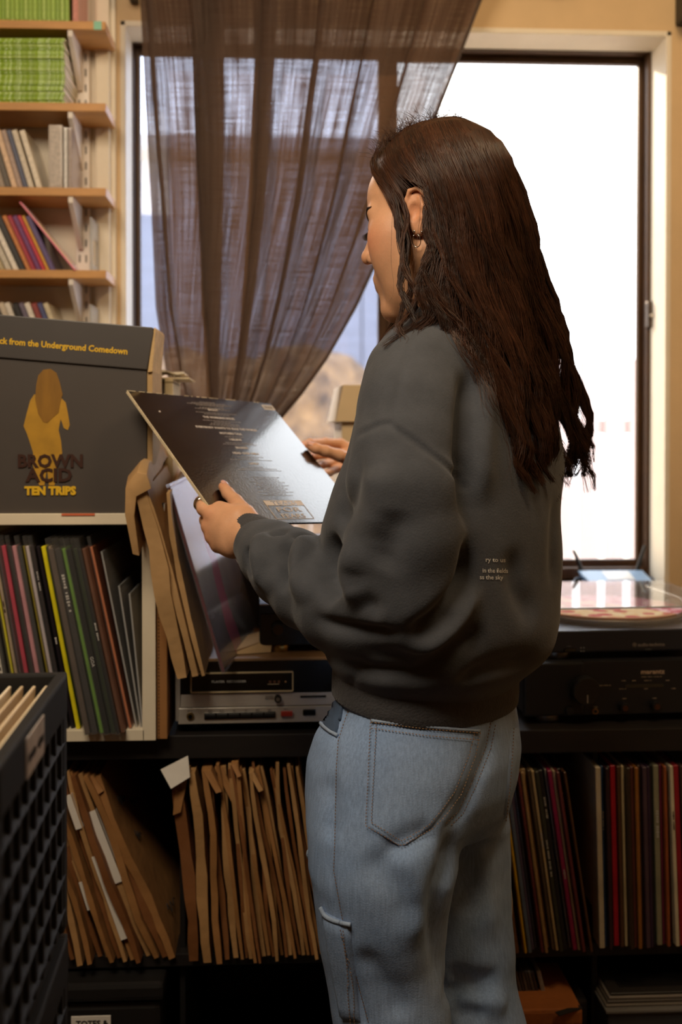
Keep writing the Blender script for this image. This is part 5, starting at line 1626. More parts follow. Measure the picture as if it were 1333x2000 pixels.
m_rib = M('rib_knit', '#484749', 0.9, 0.10, 60, bump=0.25, bscale=300, sheen=0.15, spec=0.2)
sweat = part('sweatshirt', P, Q, m_sweat)
SWP, SWQ = P, Q

def ring_loft(rings, n=112, p=2.3, rib=0.0, nrib=0, ang_f=F_, close=True):
    """rings: (centre vec, a, b, tilt)"""
    vs, fs = [], []
    for (c, a, b, tilt) in rings:
        for k in range(n):
            t = 2 * math.pi * k / n
            ct, st = math.cos(t), math.sin(t)
            r_ = 1 + (rib if nrib and (k % 2) else 0)
            e = 2 / p
            u = a * math.copysign(abs(ct) ** e, ct) * r_
            v = b * math.copysign(abs(st) ** e, st) * r_
            vs.append((c[0] - ang_f[1] * u + ang_f[0] * v, c[1] + ang_f[0] * u + ang_f[1] * v, c[2] + tilt * v))
    m = len(rings)
    for i in range(m - 1):
        for k in range(n):
            fs.append((i * n + k, i * n + (k + 1) % n, (i + 1) * n + (k + 1) % n, (i + 1) * n + k))
    return MB().add(vs, fs)
HB = [(840, 1283, 1.49, .156, .112), (838, 1295, 1.49, .151, .109), (836, 1315, 1.49, .148, .109), (835, 1337, 1.49, .147, .110), (834, 1355, 1.49, .146, .110), (834, 1361, 1.49, .143, .107), (834, 1353, 1.49, .139, .103), (836, 1307, 1.49, .138, .100)]
mb_world(ring_loft([(B(px, py, Y), a, b, 0.16) for px, py, Y, a, b in HB], n=260, rib=0.003, nrib=1), 'hem_band', m_rib, sweat, smooth=True)
# cuff of the near sleeve: a band round the wrist
def band(pts, n=120, rib=0.008, squash=0.85, up=(0, 0, 1)):
    vs, fs = [], []
    P_ = [np.array(p) for p, r in pts]
    for i, (p, r) in enumerate(pts):
        t = P_[min(i + 1, len(P_) - 1)] - P_[max(i - 1, 0)]
        if np.linalg.norm(t) < 1e-6 or i >= len(P_) - 2:
            t = P_[1] - P_[0]
        t = t / np.linalg.norm(t)
        a = np.array(up) - t * (np.array(up) @ t); a /= np.linalg.norm(a)
        b = np.cross(t, a)
        for k in range(n):
            th = 2 * math.pi * k / n
            rr = r * (1 + (rib if k % 2 else 0))
            vs.append(p + a * math.cos(th) * rr + b * math.sin(th) * rr * squash)
    for i in range(len(pts) - 1):
        for k in range(n):
            fs.append((i * n + k, i * n + (k + 1) % n, (i + 1) * n + (k + 1) % n, (i + 1) * n + k))
    return MB().add(vs, fs)
CF = [((512, 1066, 1.556), .0385), ((503, 1060, 1.562), .0385), ((492, 1053, 1.570), .0370), ((478, 1045, 1.580), .0362), ((467, 1039, 1.588), .0362), ((463, 1037, 1.591), .0345), ((468, 1040, 1.588), .0325), ((490, 1052, 1.570), .0310)]
mb_world(band([(B(*p), r) for p, r in CF]), 'cuff', m_rib, sweat, smooth=True)
CF2 = [((748, 926, 1.855), .038), ((735, 917, 1.868), .036), ((722, 908, 1.88), .034), ((719, 906, 1.883), .032), ((735, 917, 1.868), .029)]
mb_world(band([(B(*p), r) for p, r in CF2]), 'cuff', m_rib, sweat, smooth=True)
# ribbed collar
CO = [(880, 634, 1.50, .058, .062), (878, 622, 1.498, .060, .062), (874, 610, 1.495, .058, .060), (872, 604, 1.494, .055, .057), (872, 612, 1.495, .051, .053), (876, 630, 1.498, .050, .052)]
mb_world(ring_loft([(B(px, py, Y), a, b, -0.18) for px, py, Y, a, b in CO], n=120, rib=0.012, nrib=1, p=2.0), 'collar', m_rib, sweat, smooth=True)
# printed lettering on the back
def print_on(bv, name, body, px, py, size, mat, parent, out=0.0008, align='LEFT', sx=1.0):
    cu_ = bpy.data.curves.new(name, 'FONT'); cu_.body = body; cu_.size = size; cu_.align_x = align; cu_.offset = 0.012 * size; cu_.resolution_u = 2
    t = bpy.data.objects.new(name, cu_); COL.objects.link(t)
    me = bpy.data.meshes.new_from_object(t.evaluated_get(bpy.context.evaluated_depsgraph_get()))
    bpy.data.objects.remove(t); bpy.data.curves.remove(cu_)
    for v in me.vertices:
        l, nn = hit(bv, px + v.co.x * sx, py - v.co.y + 0.02 * v.co.x * sx)
        if l is None:
            l, nn = hit(bv, px, py)
        v.co = l + nn * out - Vector(ORG)
    return link(name, me, mat, parent)
m_print = M('print_white', '#d9d6d0', 0.7, 0.05)
print_on(bvS, 'printed_words', 'ry to us', 948, 1097, 12.5, m_print, sweat)
print_on(bvS, 'printed_words', 'in the fields', 942, 1118, 12.5, m_print, sweat, sx=0.86)
print_on(bvS, 'printed_words', 'ss the sky', 937, 1131, 12.5, m_print, sweat, sx=0.92)

# ------------------------------------------------------------------ jeans
HIP = [(834, 1322, 1.49, 0.132, 0.098), (830, 1370, 1.49, 0.142, 0.108), (818, 1420, 1.49, 0.158, 0.120), (813, 1470, 1.49, 0.166, 0.127), (808, 1530, 1.49, 0.166, 0.126), (803, 1580, 1.49, 0.162, 0.118), (800, 1625, 1.495, 0.150, 0.095)]
fn, lo, hi = loft_fn(HIP, p=2.2)
LG = [((754, 1560, 1.43), .086), ((752, 1630, 1.415), .086), ((748, 1700, 1.405), .082), ((746, 1780, 1.405), .0745), ((748, 1850, 1.415), .0715), ((758, 1940, 1.415), .067), ((768, 2000, 1.415), .067), ((776, 2150, 1.42), .068), ((780, 2350, 1.43), .070), ((782, 2560, 1.43), .074), ((782, 2650, 1.43), .074)]
RG = [((872, 1560, 1.56), .080), ((876, 1630, 1.57), .080), ((876, 1700, 1.57), .079), ((876, 1780, 1.55), .079), ((886, 1860, 1.545), .079), ((884, 1900, 1.545), .077), ((868, 1940, 1.54), .068), ((892, 1978, 1.53), .076), ((908, 2030, 1.53), .082), ((905, 2200, 1.54), .078), ((895, 2400, 1.55), .076), ((890, 2560, 1.55), .078)]
lp = [(B(*p), r) for p, r in LG]; rp3 = [(B(*p), r) for p, r in RG]
zmin = 0.025
lp[-1] = (np.array([lp[-1][0][0], lp[-1][0][1], 0.09]), .072); rp3[-1] = (np.array([rp3[-1][0][0], rp3[-1][0][1], 0.09]), .074)
alln = np.array([p for p, r in lp + rp3] + [lo, hi])
V = Vol(alln.min(0) - 0.10, alln.max(0) + 0.06, 0.0048)
V.put(lo, hi, fn, 0.02)
Fh = V.F.copy()
V.chain(lp, 0.035)
Fl = V.F
V.F = Fh
V.chain(rp3, 0.035)
# the two legs meet in a crisp line so that the gap between the thighs stays
kk = 0.004
hh_ = np.maximum(kk - np.abs(Fl - V.F), 0) / kk
V.F = np.minimum(Fl, V.F) - hh_ * hh_ * kk * 0.25
P, Q = V.mesh()
P = relax(P, Q, 2, 0.4)
bvJ = bvh_of(P, Q); VN = normals(P, Q)
ph_ = np.sin(P[:, 0] * 37 + P[:, 2] * 9) * np.sin(P[:, 2] * 19 + P[:, 1] * 23 + 1.0)
P = P + VN * (ph_ * 0.0016)[:, None]
JF = [
 (.010, -.007, [(963, 1418), (954, 1462), (925, 1534), (900, 1588), (874, 1613)]),
 (.014, -.016, [(868, 1600), (880, 1650), (872, 1700), (856, 1750), (855, 1850), (858, 1950)]),
 (.012, -.008, [(860, 1605), (820, 1630), (780, 1650), (740, 1650)]),
 (.016, -.007, [(720, 1650), (750, 1700), (790, 1760), (800, 1830)]),
 (.016, .007, [(770, 1640), (800, 1700), (820, 1780), (822, 1860)]),
 (.014, -.006, [(900, 1640), (915, 1720), (905, 1800)]),
 (.014, .007, [(940, 1640), (950, 1740), (958, 1850)]),
 (.010, -.012, [(968, 1944), (930, 1932), (890, 1936), (862, 1928)]),
 (.009, -.008, [(866, 1905), (900, 1906), (950, 1912), (985, 1905)]),
 (.010, .007, [(880, 1950), (920, 1950), (968, 1958), (995, 1975)]),
 (.010, -.007, [(880, 1985), (920, 1975), (950, 1995)]),
 (.012, -.006, [(690, 1850), (730, 1890), (770, 1950), (790, 2000)]),
 (.012, -.006, [(640, 1500), (648, 1580), (640, 1650)]),
]
for w_, a_, ln in JF:
    P = stroke(P, VN, bvJ, ln, w_, a_)
P = relax(P, Q, 1, 0.3)
bvJ = bvh_of(P, Q); VN = normals(P, Q)
SEAMJ = [[(681, 1376), (668, 1410), (657, 1444), (653, 1500), (652, 1559), (650, 1640), (648, 1700), (664, 1790), (690, 1900), (716, 1998)],
         [(963, 1415), (954, 1462), (925, 1534), (900, 1588), (874, 1613)]]
for ln in SEAMJ:
    P = stroke(P, VN, bvJ, ln, 0.0042, -0.0028, fade=False)
bvJ = bvh_of(P, Q)
# denim
mdn = M('denim', '#98aecf', 0.85, 0.2, 5, bump=0.12, bscale=500, spec=0.15, col2='#7e98be')
nt = mdn.node_tree
bs = nt.nodes['Principled BSDF']
tc = nt.nodes.new('ShaderNodeTexCoord')
mp = nt.nodes.new('ShaderNodeMapping'); mp.inputs['Scale'].default_value = (420, 420, 30)
nt.links.new(tc.outputs['Object'], mp.inputs['Vector'])
nn_ = nt.nodes.new('ShaderNodeTexNoise'); nn_.inputs['Scale'].default_value = 1.0; nn_.inputs['Detail'].default_value = 4
nt.links.new(mp.outputs[0], nn_.inputs['Vector'])
rr_ = nt.nodes.new('ShaderNodeMapRange'); rr_.inputs['From Min'].default_value = 0.3; rr_.inputs['From Max'].default_value = 0.7; rr_.inputs['To Min'].default_value = 0.84; rr_.inputs['To Max'].default_value = 1.12
nt.links.new(nn_.outputs['Fac'], rr_.inputs['Value'])
mm = nt.nodes.new('ShaderNodeMix'); mm.data_type = 'RGBA'; mm.blend_type = 'MULTIPLY'; mm.inputs['Factor'].default_value = 1.0
old = bs.inputs['Base Color'].links[0].from_socket
nt.links.new(old, mm.inputs['A']); nt.links.new(rr_.outputs[0], mm.inputs['B']); nt.links.new(mm.outputs['Result'], bs.inputs['Base Color'])
mdn2 = M('denim_edge', '#98a9c0', 0.85, 0.15, 30, bump=0.2, bscale=500, spec=0.15)
mdark = M('denim_inside', '#3f5068', 0.9, 0.15, 20)
m_st = M('stitch_tan', '#8a6a4c', 0.8, 0.15, 60)
m_st2 = M('stitch_orange', '#9a7448', 0.8, 0.1)
jeans = part('jeans', P, Q, mdn)

def patch(bv, rows, name, mat, parent, out=0.0022, m=14, sub=4):
    """a cloth patch laid on the garment: rows of (left px, right px)"""
    A = smooth_rows(rows, sub)
    g = []
    for (a, b) in A:
        r_ = []
        for i in range(m + 1):
            t = i / m
            l, nn = hit(bv, a[0] + (b[0] - a[0]) * t, a[1] + (b[1] - a[1]) * t)
            r_.append((l, nn))
        g.append(r_)
    vs, fs = [], []
    last = None
    for j, r_ in enumerate(g):
        for i, (l, nn) in enumerate(r_):
            if l is None:
                l, nn = last if last else (Vector(ORG), Vector((0, -1, 0)))
            last = (l, nn)
            e = 0.0 if (j in (0, len(g) - 1) or i in (0, m)) else 1.0
            vs.append(l + nn * (out * e - 0.0012 * (1 - e)))
    w_ = m + 1
    for j in range(len(g) - 1):
        for i in range(m):
            fs.append((j * w_ + i, j * w_ + i + 1, (j + 1) * w_ + i + 1, (j + 1) * w_ + i))
    return mb_world(MB().add(vs, fs), name, mat, parent, smooth=True)
def smooth_rows(rows, sub):
    out = []
    for (a, b), (c, d) in zip(rows[:-1], rows[1:]):
        for k in range(sub):
            t = k / sub
            out.append(((a[0] + (c[0] - a[0]) * t, a[1] + (c[1] - a[1]) * t), (b[0] + (d[0] - b[0]) * t, b[1] + (d[1] - b[1]) * t)))
    return out + [rows[-1]]
def stitches(bv, poly, name, mat, parent, r=0.00055, out=0.0032, dash=4.4, gap=2.0, curve=True):
    mb = MB()
    q = densify(poly, 1.6)
    acc, seg = 0.0, []
    prev = None
    for p in q:
        l, nn = hit(bv, *p)
        if l is None:
            continue
        x = l + nn * out
        if prev is not None:
            acc += math.hypot(p[0] - prev[0], p[1] - prev[1])
        prev = p
        if acc < dash:
            seg.append(x)
        elif acc >= dash + gap:
            if len(seg) > 1:
                mb.tube(seg, r, 4)
            acc, seg = 0.0, [x]
    if len(seg) > 1:
        mb.tube(seg, r, 4)
    if not mb.v:
        return None
    return mb_world(mb, name, mat, parent)
def welt(bv, poly, name, mat, parent, r=0.0028, out=0.001):
    pts = []
    for p in smooth_poly(poly, 8 * len(poly)):
        l, nn = hit(bv, *p)
        if l is not None:
            pts.append(l + nn * out)
    return mb_world(MB().tube(pts, r, 8), name, mat, parent, smooth=True)

bp = patch(bvJ, [((726, 1406), (936, 1426)), ((722, 1470), (926, 1475)), ((719, 1540), (899, 1546)), ((716, 1600), (868, 1590)), ((715, 1617), (846, 1617)), ((752, 1637), (815, 1638)), ((783, 1654), (787, 1654))], 'back_pocket', mdn, jeans)
OUTL = [(727, 1406), (723, 1470), (720, 1540), (716, 1612), (785, 1653), (845, 1616), (872, 1585), (898, 1547), (925, 1474), (935, 1428)]
INL = [(738, 1412), (734, 1470), (730, 1540), (727, 1606), (785, 1641), (838, 1608), (862, 1578), (886, 1543), (913, 1474), (924, 1430)]
stitches(bvJ, OUTL, 'stitching', m_st, bp, out=0.0042)
stitches(bvJ, INL, 'stitching', m_st, bp, out=0.0042)
stitches(bvJ, [(728, 1412), (830, 1424), (934, 1432)], 'stitching', m_st2, bp, out=0.0042)
stitches(bvJ, [(728, 1424), (830, 1437), (930, 1445)], 'stitching', m_st2, bp, out=0.0042)
welt(bvJ, [(727, 1408), (780, 1414), (830, 1419), (880, 1424), (935, 1428)], 'pocket_edge', mdn2, bp, 0.0022, 0.0022)
bp2 = patch(bvJ, [((997, 1420), (1017, 1412)), ((994, 1480), (1011, 1478)), ((988, 1550), (1002, 1548)), ((982, 1604), (991, 1600))], 'back_pocket', mdn, jeans, m=5)
stitches(bvJ, [(999, 1422), (996, 1480), (990, 1550), (984, 1602)], 'stitching', m_st, bp2, out=0.0042)
cp = patch(bvJ, [((631, 1776), (686, 1804)), ((640, 1850), (692, 1868)), ((656, 1930), (700, 1936)), ((670, 1998), (706, 1999))], 'cargo_pocket', mdn, jeans, out=0.006, m=10)
welt(bvJ, [(630, 1772), (640, 1788), (660, 1798), (687, 1804)], 'pocket_edge', mdn2, cp, 0.0030, 0.003)
stitches(bvJ, [(679, 1812), (686, 1870), (693, 1936), (699, 1996)], 'stitching', m_st, cp, out=0.0078)
stitches(bvJ, [(672, 1810), (679, 1870), (686, 1936), (692, 1996)], 'stitching', m_st, cp, out=0.0078)
fp = patch(bvJ, [((643, 1340), (668, 1352)), ((624, 1368), (672, 1378)), ((620, 1395), (668, 1402)), ((634, 1416), (662, 1424)), ((650, 1430), (658, 1436))], 'front_pocket_lining', mdark, jeans, out=0.0038, m=8)
welt(bvJ, [(646, 1338), (622, 1364), (617, 1390), (629, 1414), (645, 1428), (661, 1438)], 'pocket_edge', mdn2, fp, 0.0026, 0.002)
for k, ln in enumerate(SEAMJ):
    stitches(bvJ, [(x + 5, y + 1) for x, y in ln], 'stitching', m_st, jeans, out=0.0006)
    if k == 1:
        stitches(bvJ, [(x - 5, y - 3) for x, y in ln], 'stitching', m_st, jeans, out=0.0006)
hl = B(612, 1668, 1.44)
MB_ = MB().tube([hl + np.array([0.010 * math.cos(a) + 0.004, -0.004 * math.sin(a), 0.011 * math.sin(a)]) for a in np.linspace(0, 6.0, 16)], 0.0035, 8)
mb_world(MB_, 'hammer_loop', mdn2, jeans, smooth=True)
stp = [B(*p) for p in ((984, 1640, 1.545), (992, 1690, 1.548), (1000, 1760, 1.55), (998, 1800, 1.55), (1001, 1830, 1.55))]
mb_world(MB().tube(stp, [0.002, 0.0022, 0.0018, 0.0022, 0.0035], 6), 'loose_strap', M('strap_pale', '#b3a79c', 0.8), jeans, smooth=True)
# shoes under the hems
m_shoe = M('shoe_canvas', '#2b2826', 0.7, 0.1)
for (p, r) in (lp[-1], rp3[-1]):
    c = np.array([p[0], p[1]])
    sh_ = MB()
    outl = []
    for k in range(28):
        t = 2 * math.pi * k / 28
        u, v = 0.046 * math.cos(t) * (1 - 0.12 * math.sin(t)), 0.125 * math.sin(t) + 0.055
        outl.append(c + L_ * u + F_ * v)
    z0 = [0.0, 0.022, 0.05, 0.075]
    sc = [1.0, 1.0, 0.92, 0.55]
    cc = np.mean(outl, 0)
    vs = [(cc[0] + (o[0] - cc[0]) * s_, cc[1] + (o[1] - cc[1]) * s_, z) for z, s_ in zip(z0, sc) for o in outl]
    fs = [(i * 28 + k, i * 28 + (k + 1) % 28, (i + 1) * 28 + (k + 1) % 28, (i + 1) * 28 + k) for i in range(3) for k in range(28)] + [tuple(range(28))[::-1], tuple(84 + k for k in range(28))]
    sh_.add(vs, fs)
    mb_world(sh_, 'shoe', m_shoe, person, smooth=True)
# ------------------------------------------------------------------ the record sleeve she reads
TL_ = Vector((-0.2508, 1.7885, 1.3218)); TR_ = Vector((-0.0240, 2.0067, 1.3079)); BL_ = Vector((-0.0895, 1.6080, 1.1203))
eu = (TR_ - TL_).normalized(); ev = (BL_ - TL_).normalized()
en = eu.cross(-ev).normalized()
if en.z < 0:
    en = -en
AC = TL_ + (eu + ev) * 0.1575
def plane_hit(px, py, h=0.0):
    d = ray(px, py)
    t = (TL_ + en * h - CAM).dot(en) / d.dot(en)
    return np.array(CAM + d * t)

# ------------------------------------------------------------------ head and hands: one skin
p_ = R(7)
fh = np.array((-0.86, 0.51)); fh = fh / np.linalg.norm(fh)
HF = np.array((fh[0] * math.cos(p_), fh[1] * math.cos(p_), -math.sin(p_)))
HU = np.array((fh[0] * math.sin(p_), fh[1] * math.sin(p_), math.cos(p_)))
HL = np.cross(HU, HF)
EAR = B(813, 412, 1.432)
HC = EAR - HL * 0.074
HM = np.stack([HF, HL, HU], 1)
def to_h(p):
    return HM.T @ (np.array(p) - HC)
def from_h(P):
    return P @ HM.T + HC

H = Vol((-0.14, -0.10, -0.20), (0.14, 0.10, 0.15), 0.0021)
H.ell((-.012, 0, .038), (.093, .0710, .083), .01)
H.ell((.030, 0, .040), (.062, .061, .060), .02)
H.ell((.036, 0, -.034), (.054, .055, .070), .02)
for s in (-1, 1):
    H.ell((.051, s * .043, -.022), (.031, .026, .035), .028)
    H.ell((.044, s * .032, -.056), (.029, .021, .034), .025)
    H.cone((.002, s * .054, -.050), (.066, s * .016, -.100), .017, .014, .022)
    H.cone((.082, s * .012, .021), (.070, s * .042, .020), .0105, .0095, .012)
H.ell((.030, 0, -.068), (.046, .043, .042), .02)
H.ell((.078, 0, -.099), (.0165, .019, .016), .014)
H.ell((.076, 0, -.064), (.021, .027, .025), .014)
for s in (-1, 1):
    H.ell((.098, s * .031, .003), (.013, .015, .011), .014, cut=True)
    H.ell((.0745, s * .031, .0015), (.0125, .0145, .0125), .005)
H.cone((.084, 0, .013), (.1050, 0, -.026), .0075, .0085, .012)
H.ell((.1065, 0, -.0305), (.0095, .0095, .0088), .006)
for s in (-1, 1):
    H.ell((.0940, s * .0125, -.0345), (.0095, .0068, .0075), .006)
    H.ell((.0985, s * .0065, -.0415), (.004, .0032, .003), .003, cut=True)
    H.cone((.089, s * .017, -.0625), (.0955, s * .003, -.0590), .0040, .0055, .006)
    H.cone((.087, s * .015, -.0665), (.0925, s * .003, -.0705), .0044, .0060, .006)
H.cone((.106, 0, -.0655), (.098, 0, -.0655), .0016, .0016, .003, cut=True)
# neck, from the skull base to the collar
nk = to_h(B(884, 640, 1.50))
H.cone((-.022, 0, -.035), nk, .052, .052, .03)
H.ell((.002, 0, -.075), (.050, .044, .040), .02)
# ears
for s in (-1, 1):
    tilt = np.array(Euler((0, R(-14), R(s * 14))).to_matrix())
    H.ell((-.006, s * .0750, .000), (.0175, .0055, .0295), .004, rot=tilt)
    H.ell((-.001, s * .0735, -.0260), (.0085, .0048, .0085), .006)
    H.ell((.0005, s * .0820, -.0030), (.0088, .0060, .0125), .003, rot=tilt, cut=True)
    hel = [(.0085, .0765, .0040), (.0100, .0790, .0150), (.0030, .0810, .0265), (-.0090, .0825, .0275), (-.0190, .0830, .0170), (-.0210, .0825, .0020), (-.0165, .0800, -.0130), (-.0080, .0770, -.0230)]
    H.chain([(np.array((x, s * y, z)), .0030) for x, y, z in hel], .0025)
    ant = [(-.0100, .0800, .0150), (-.0128, .0805, .0020), (-.0085, .0790, -.0105), (.0000, .0775, -.0165)]
    H.chain([(np.array((x, s * y, z)), .0026) for x, y, z in ant], .003)
    H.ell((.0090, s * .0765, -.0040), (.0038, .0035, .0055), .003)
PH, QH = H.mesh()
PH = relax(PH, QH, 2, 0.35)
T0 = PH.copy()
# skin tint: lips, cheeks, nose tip, ears
T = np.ones((len(PH), 3))
def blush(T, P, c, r, col, w=1.0):
    d = (((P - np.array(c)) / np.array(r)) ** 2).sum(1)
    k = (np.exp(-d) * w)[:, None]
    return T * (1 - k) + T * np.array(col) * k
for s in (-1, 1):
    T = blush(T, PH, (.066, s * .050, -.022), (.026, .022, .022), (1.0, .62, .56), .75)
    T = blush(T, PH, (-.006, s * .078, 0), (.03, .012, .04), (1.0, .80, .72), .7)
lipm = np.exp(-(((PH - np.array((.096, 0, -.0655))) / np.array((.010, .019, .0095))) ** 2).sum(1) ** 3)[:, None]
T = T * (1 - lipm) + T * np.array((.66, .40, .38)) * lipm
T = blush(T, PH, (.112, 0, -.032), (.012, .012, .012), (1.0, .82, .76), .6)
def face_fit(P):
    P = P.copy()
    lowf = (P[:, 2] < -.03) & (P[:, 0] > -0.01)
    w_ = np.clip((P[:, 0] + 0.01) / 0.04, 0, 1) * (P[:, 2] < -.03)
    P[:, 2] += w_ * (P[:, 2] + .03) * 0.16
    P[:, 0] *= np.where(P[:, 0] > 0, 1.05, 1.0)
    return P
PH = face_fit(PH)
PHw = from_h(PH)

def hand_mesh(chains, palm, lo_pad=0.03):
    pts = np.array([p for c in chains + palm for p, r in c])
    Vh = Vol(pts.min(0) - lo_pad, pts.max(0) + lo_pad, 0.00165)
    for c in palm:
        Vh.chain(c, 0.012)
    for c in chains:
        # fingers blend only with the palm side of their own root
        Vh.chain(c, 0.0045)
    P, Q = Vh.mesh()
    return relax(P, Q, 2, 0.35), Q
def PL(px, py, h):
    return plane_hit(px, py, h)
def Wd(px, py, Y):
    return np.array(W(px, py, Y))
wristL = Wd(482, 1050, 1.600)
tipL = PL(437, 950, .0075)
lh_chains = [
 [(PL(437, 951, .0082), .0082), (PL(446, 964, .0108), .0092), (PL(461, 980, .0150), .0105), (Wd(482, 1004, 1.612), .0125), (Wd(500, 1030, 1.598), .0160)],
 [(PL(462, 955, -.014), .0070), (PL(436, 960, -.0155), .0078), (Wd(393, 981, 1.660), .0094), (Wd(398, 994, 1.642), .0099), (Wd(413, 1005, 1.630), .0104)],
 [(PL(466, 985, -.016), .0072), (PL(436, 994, -.020), .0080), (Wd(402, 1016, 1.662), .0092), (Wd(407, 1028, 1.634), .0105)],
 [(PL(476, 1010, -.020), .0070), (PL(448, 1018, -.026), .0078), (Wd(410, 1040, 1.655), .0088), (Wd(414, 1049, 1.630), .0100)],
 [(PL(486, 1030, -.026), .0062), (PL(456, 1038, -.034), .0068), (Wd(420, 1062, 1.645), .0078), (Wd(425, 1067, 1.625), .0092)],
]
lh_palm = [[(wristL, .0215), (Wd(455, 1025, 1.612), .0170), (Wd(415, 1004, 1.630), .0112)],
           [(wristL, .0215), (Wd(448, 1038, 1.612), .0165), (Wd(409, 1027, 1.632), .0112)],
           [(wristL, .0215), (Wd(450, 1052, 1.610), .0165), (Wd(416, 1048, 1.628), .0106)],
           [(wristL, .0210), (Wd(455, 1066, 1.606), .0155), (Wd(427, 1066, 1.622), .0100)],
           [(wristL, .0215), (Wd(470, 1010, 1.612), .0150), (Wd(430, 992, 1.632), .0105)],
           [(wristL, .0240), (B(520, 1075, 1.545), .0260), (B(560, 1100, 1.52), .030)]]
PLh, QLh = hand_mesh(lh_chains, lh_palm)
wristR = PL(735, 915, -.004)
rh_chains = [
 [(PL(609, 873, .0085), .0078), (PL(618, 876, .0110), .0090), (PL(636, 881, .0125), .0098), (PL(662, 889, .0120), .0108), (PL(700, 903, .004), .0150)],
 [(PL(585, 872, -.011), .0068), (PL(606, 865, -.0105), .0076), (PL(636, 864, -.0120), .0084), (PL(665, 866, -.012), .0092), (PL(690, 880, -.012), .0110)],
 [(PL(588, 896, -.014), .0070), (PL(615, 890, -.018), .0078), (PL(648, 886, -.024), .0086), (PL(690, 890, -.020), .0110)],
 [(PL(600, 915, -.016), .0068), (PL(628, 908, -.022), .0076), (PL(655, 902, -.030), .0084), (PL(692, 900, -.026), .0105)],
 [(PL(620, 930, -.016), .0062), (PL(645, 922, -.024), .0068), (PL(664, 914, -.032), .0076), (PL(695, 910, -.030), .0095)],
]
rh_palm = [[(wristR, .0210), (PL(712, 900, -.010), .0160), (PL(690, 882, -.012), .0110)], [(wristR, .0210), (PL(712, 905, -.014), .0160), (PL(690, 892, -.020), .0112)],
           [(wristR, .0210), (PL(712, 910, -.018), .0155), (PL(692, 901, -.026), .0106)], [(wristR, .0205), (PL(714, 914, -.020), .0145), (PL(695, 910, -.030), .0096)],
           [(wristR, .0220), (B(760, 932, 1.85), .0250), (B(800, 955, 1.82), .029)]]
PRh, QRh = hand_mesh(rh_chains, rh_palm)
# the arms, trunk and legs under the clothes
CB = Vol(np.array([-0.6, 1.2, 0.05]), np.array([0.6, 2.05, 1.5]), 0.012)
CB.chain([(B(520, 1075, 1.545), .024), (B(620, 1138, 1.475), .028), (B(735, 1175, 1.40), .034), (B(792, 1100, 1.37), .038), (B(815, 760, 1.41), .048), (B(880, 680, 1.48), .050)], .02)
CB.chain([(B(770, 940, 1.84), .027), (B(900, 980, 1.75), .038), (B(985, 880, 1.67), .042), (B(985, 740, 1.60), .046), (B(900, 680, 1.50), .05)], .02)
CB.chain([(B(884, 640, 1.50), .05), (B(890, 720, 1.50), .075), (B(870, 1000, 1.50), .09), (B(840, 1300, 1.49), .085), (B(815, 1450, 1.49), .09)], .03)
CB.chain([(B(760, 1540, 1.44), .07), (B(748, 1850, 1.415), .055), (np.array((lp[-1][0][0], lp[-1][0][1], 0.10)), .042)], .03)
CB.chain([(B(868, 1540, 1.555), .068), (B(880, 1850, 1.545), .055), (np.array((rp3[-1][0][0], rp3[-1][0][1], 0.10)), .042)], .03)
PC, QC = CB.mesh()
PC = relax(PC, QC, 2, 0.4)

def tint_hand(P, tips):
    T = np.ones((len(P), 3))
    for c, r in tips:
        T = blush(T, P, c, (r, r, r), (1.0, .74, .66), .55)
    return T
TLh = tint_hand(PLh, [(c[0][0], .014) for c in lh_chains] + [(c[-1][0], .014) for c in lh_chains])
TRh = tint_hand(PRh, [(c[0][0], .014) for c in rh_chains])
allP = np.concatenate([PHw, PLh, PRh, PC])
allT = np.concatenate([T, TLh, TRh, np.ones((len(PC), 3))])
o1 = len(PHw); o2 = o1 + len(PLh); o3 = o2 + len(PRh)
allQ = np.concatenate([QH, QLh + o1, QRh + o2, QC + o3])
m_skin = M('skin', '#d9a47e', 0.48, 0.07, 40, bump=0.05, bscale=400, attr='tint', spec=0.35)
bsk = m_skin.node_tree.nodes['Principled BSDF']
bsk.inputs['Subsurface Weight'].default_value = 0.12
bsk.inputs['Subsurface Radius'].default_value = (1.0, 0.35, 0.2)
bsk.inputs['Subsurface Scale'].default_value = 0.006
body = part('body', allP, allQ, m_skin)
ca = body.data.color_attributes.new('tint', 'FLOAT_COLOR', 'POINT')
ca.data.foreach_set('color', np.concatenate([allT, np.ones((len(allT), 1))], 1).astype(np.float32).ravel())
bvB = bvh_of(allP, allQ)
bvH = bvh_of(PHw, QH)

# finger nails, eyebrow, lashes
m_nail = M('nail_varnish', '#e0a894', 0.18, 0.04, coat=0.6)
def nail(tip, nxt, nor, w, l, name='finger_nail'):
    tip, nxt, nor = np.array(tip), np.array(nxt), np.array(nor)
    t = tip - nxt; t /= np.linalg.norm(t)
    n_ = nor - t * (nor @ t); n_ /= np.linalg.norm(n_)
    s_ = np.cross(t, n_)
    vs, fs = [], []
    for j in range(7):
        a = -0.35 + 1.35 * j / 6
        ww = w * (1.0 if a < 0.55 else math.sqrt(max(0.02, 1 - ((a - 0.55) / 0.5) ** 2)))
        for i in range(7):
            b = -1 + 2 * i / 6
            drop = 0.30 * w * b * b
            vs.append(tip + t * (l * a) + s_ * (ww * b) + n_ * (0.0086 - drop - 0.0010 * max(0, a) ** 2))
    for j in range(6):
        for i in range(6):
            a = j * 7 + i
            fs.append((a, a + 1, a + 8, a + 7))
    o = mb_world(MB().add(vs, fs), name, m_nail, body, smooth=True)
    sm_ = o.modifiers.new('thick', 'SOLIDIFY'); sm_.thickness = 0.0007
    return o
nail(lh_chains[0][0][0], lh_chains[0][1][0], np.array(en) + np.array((0.1, -0.35, 0.0)), .0056, .0085)
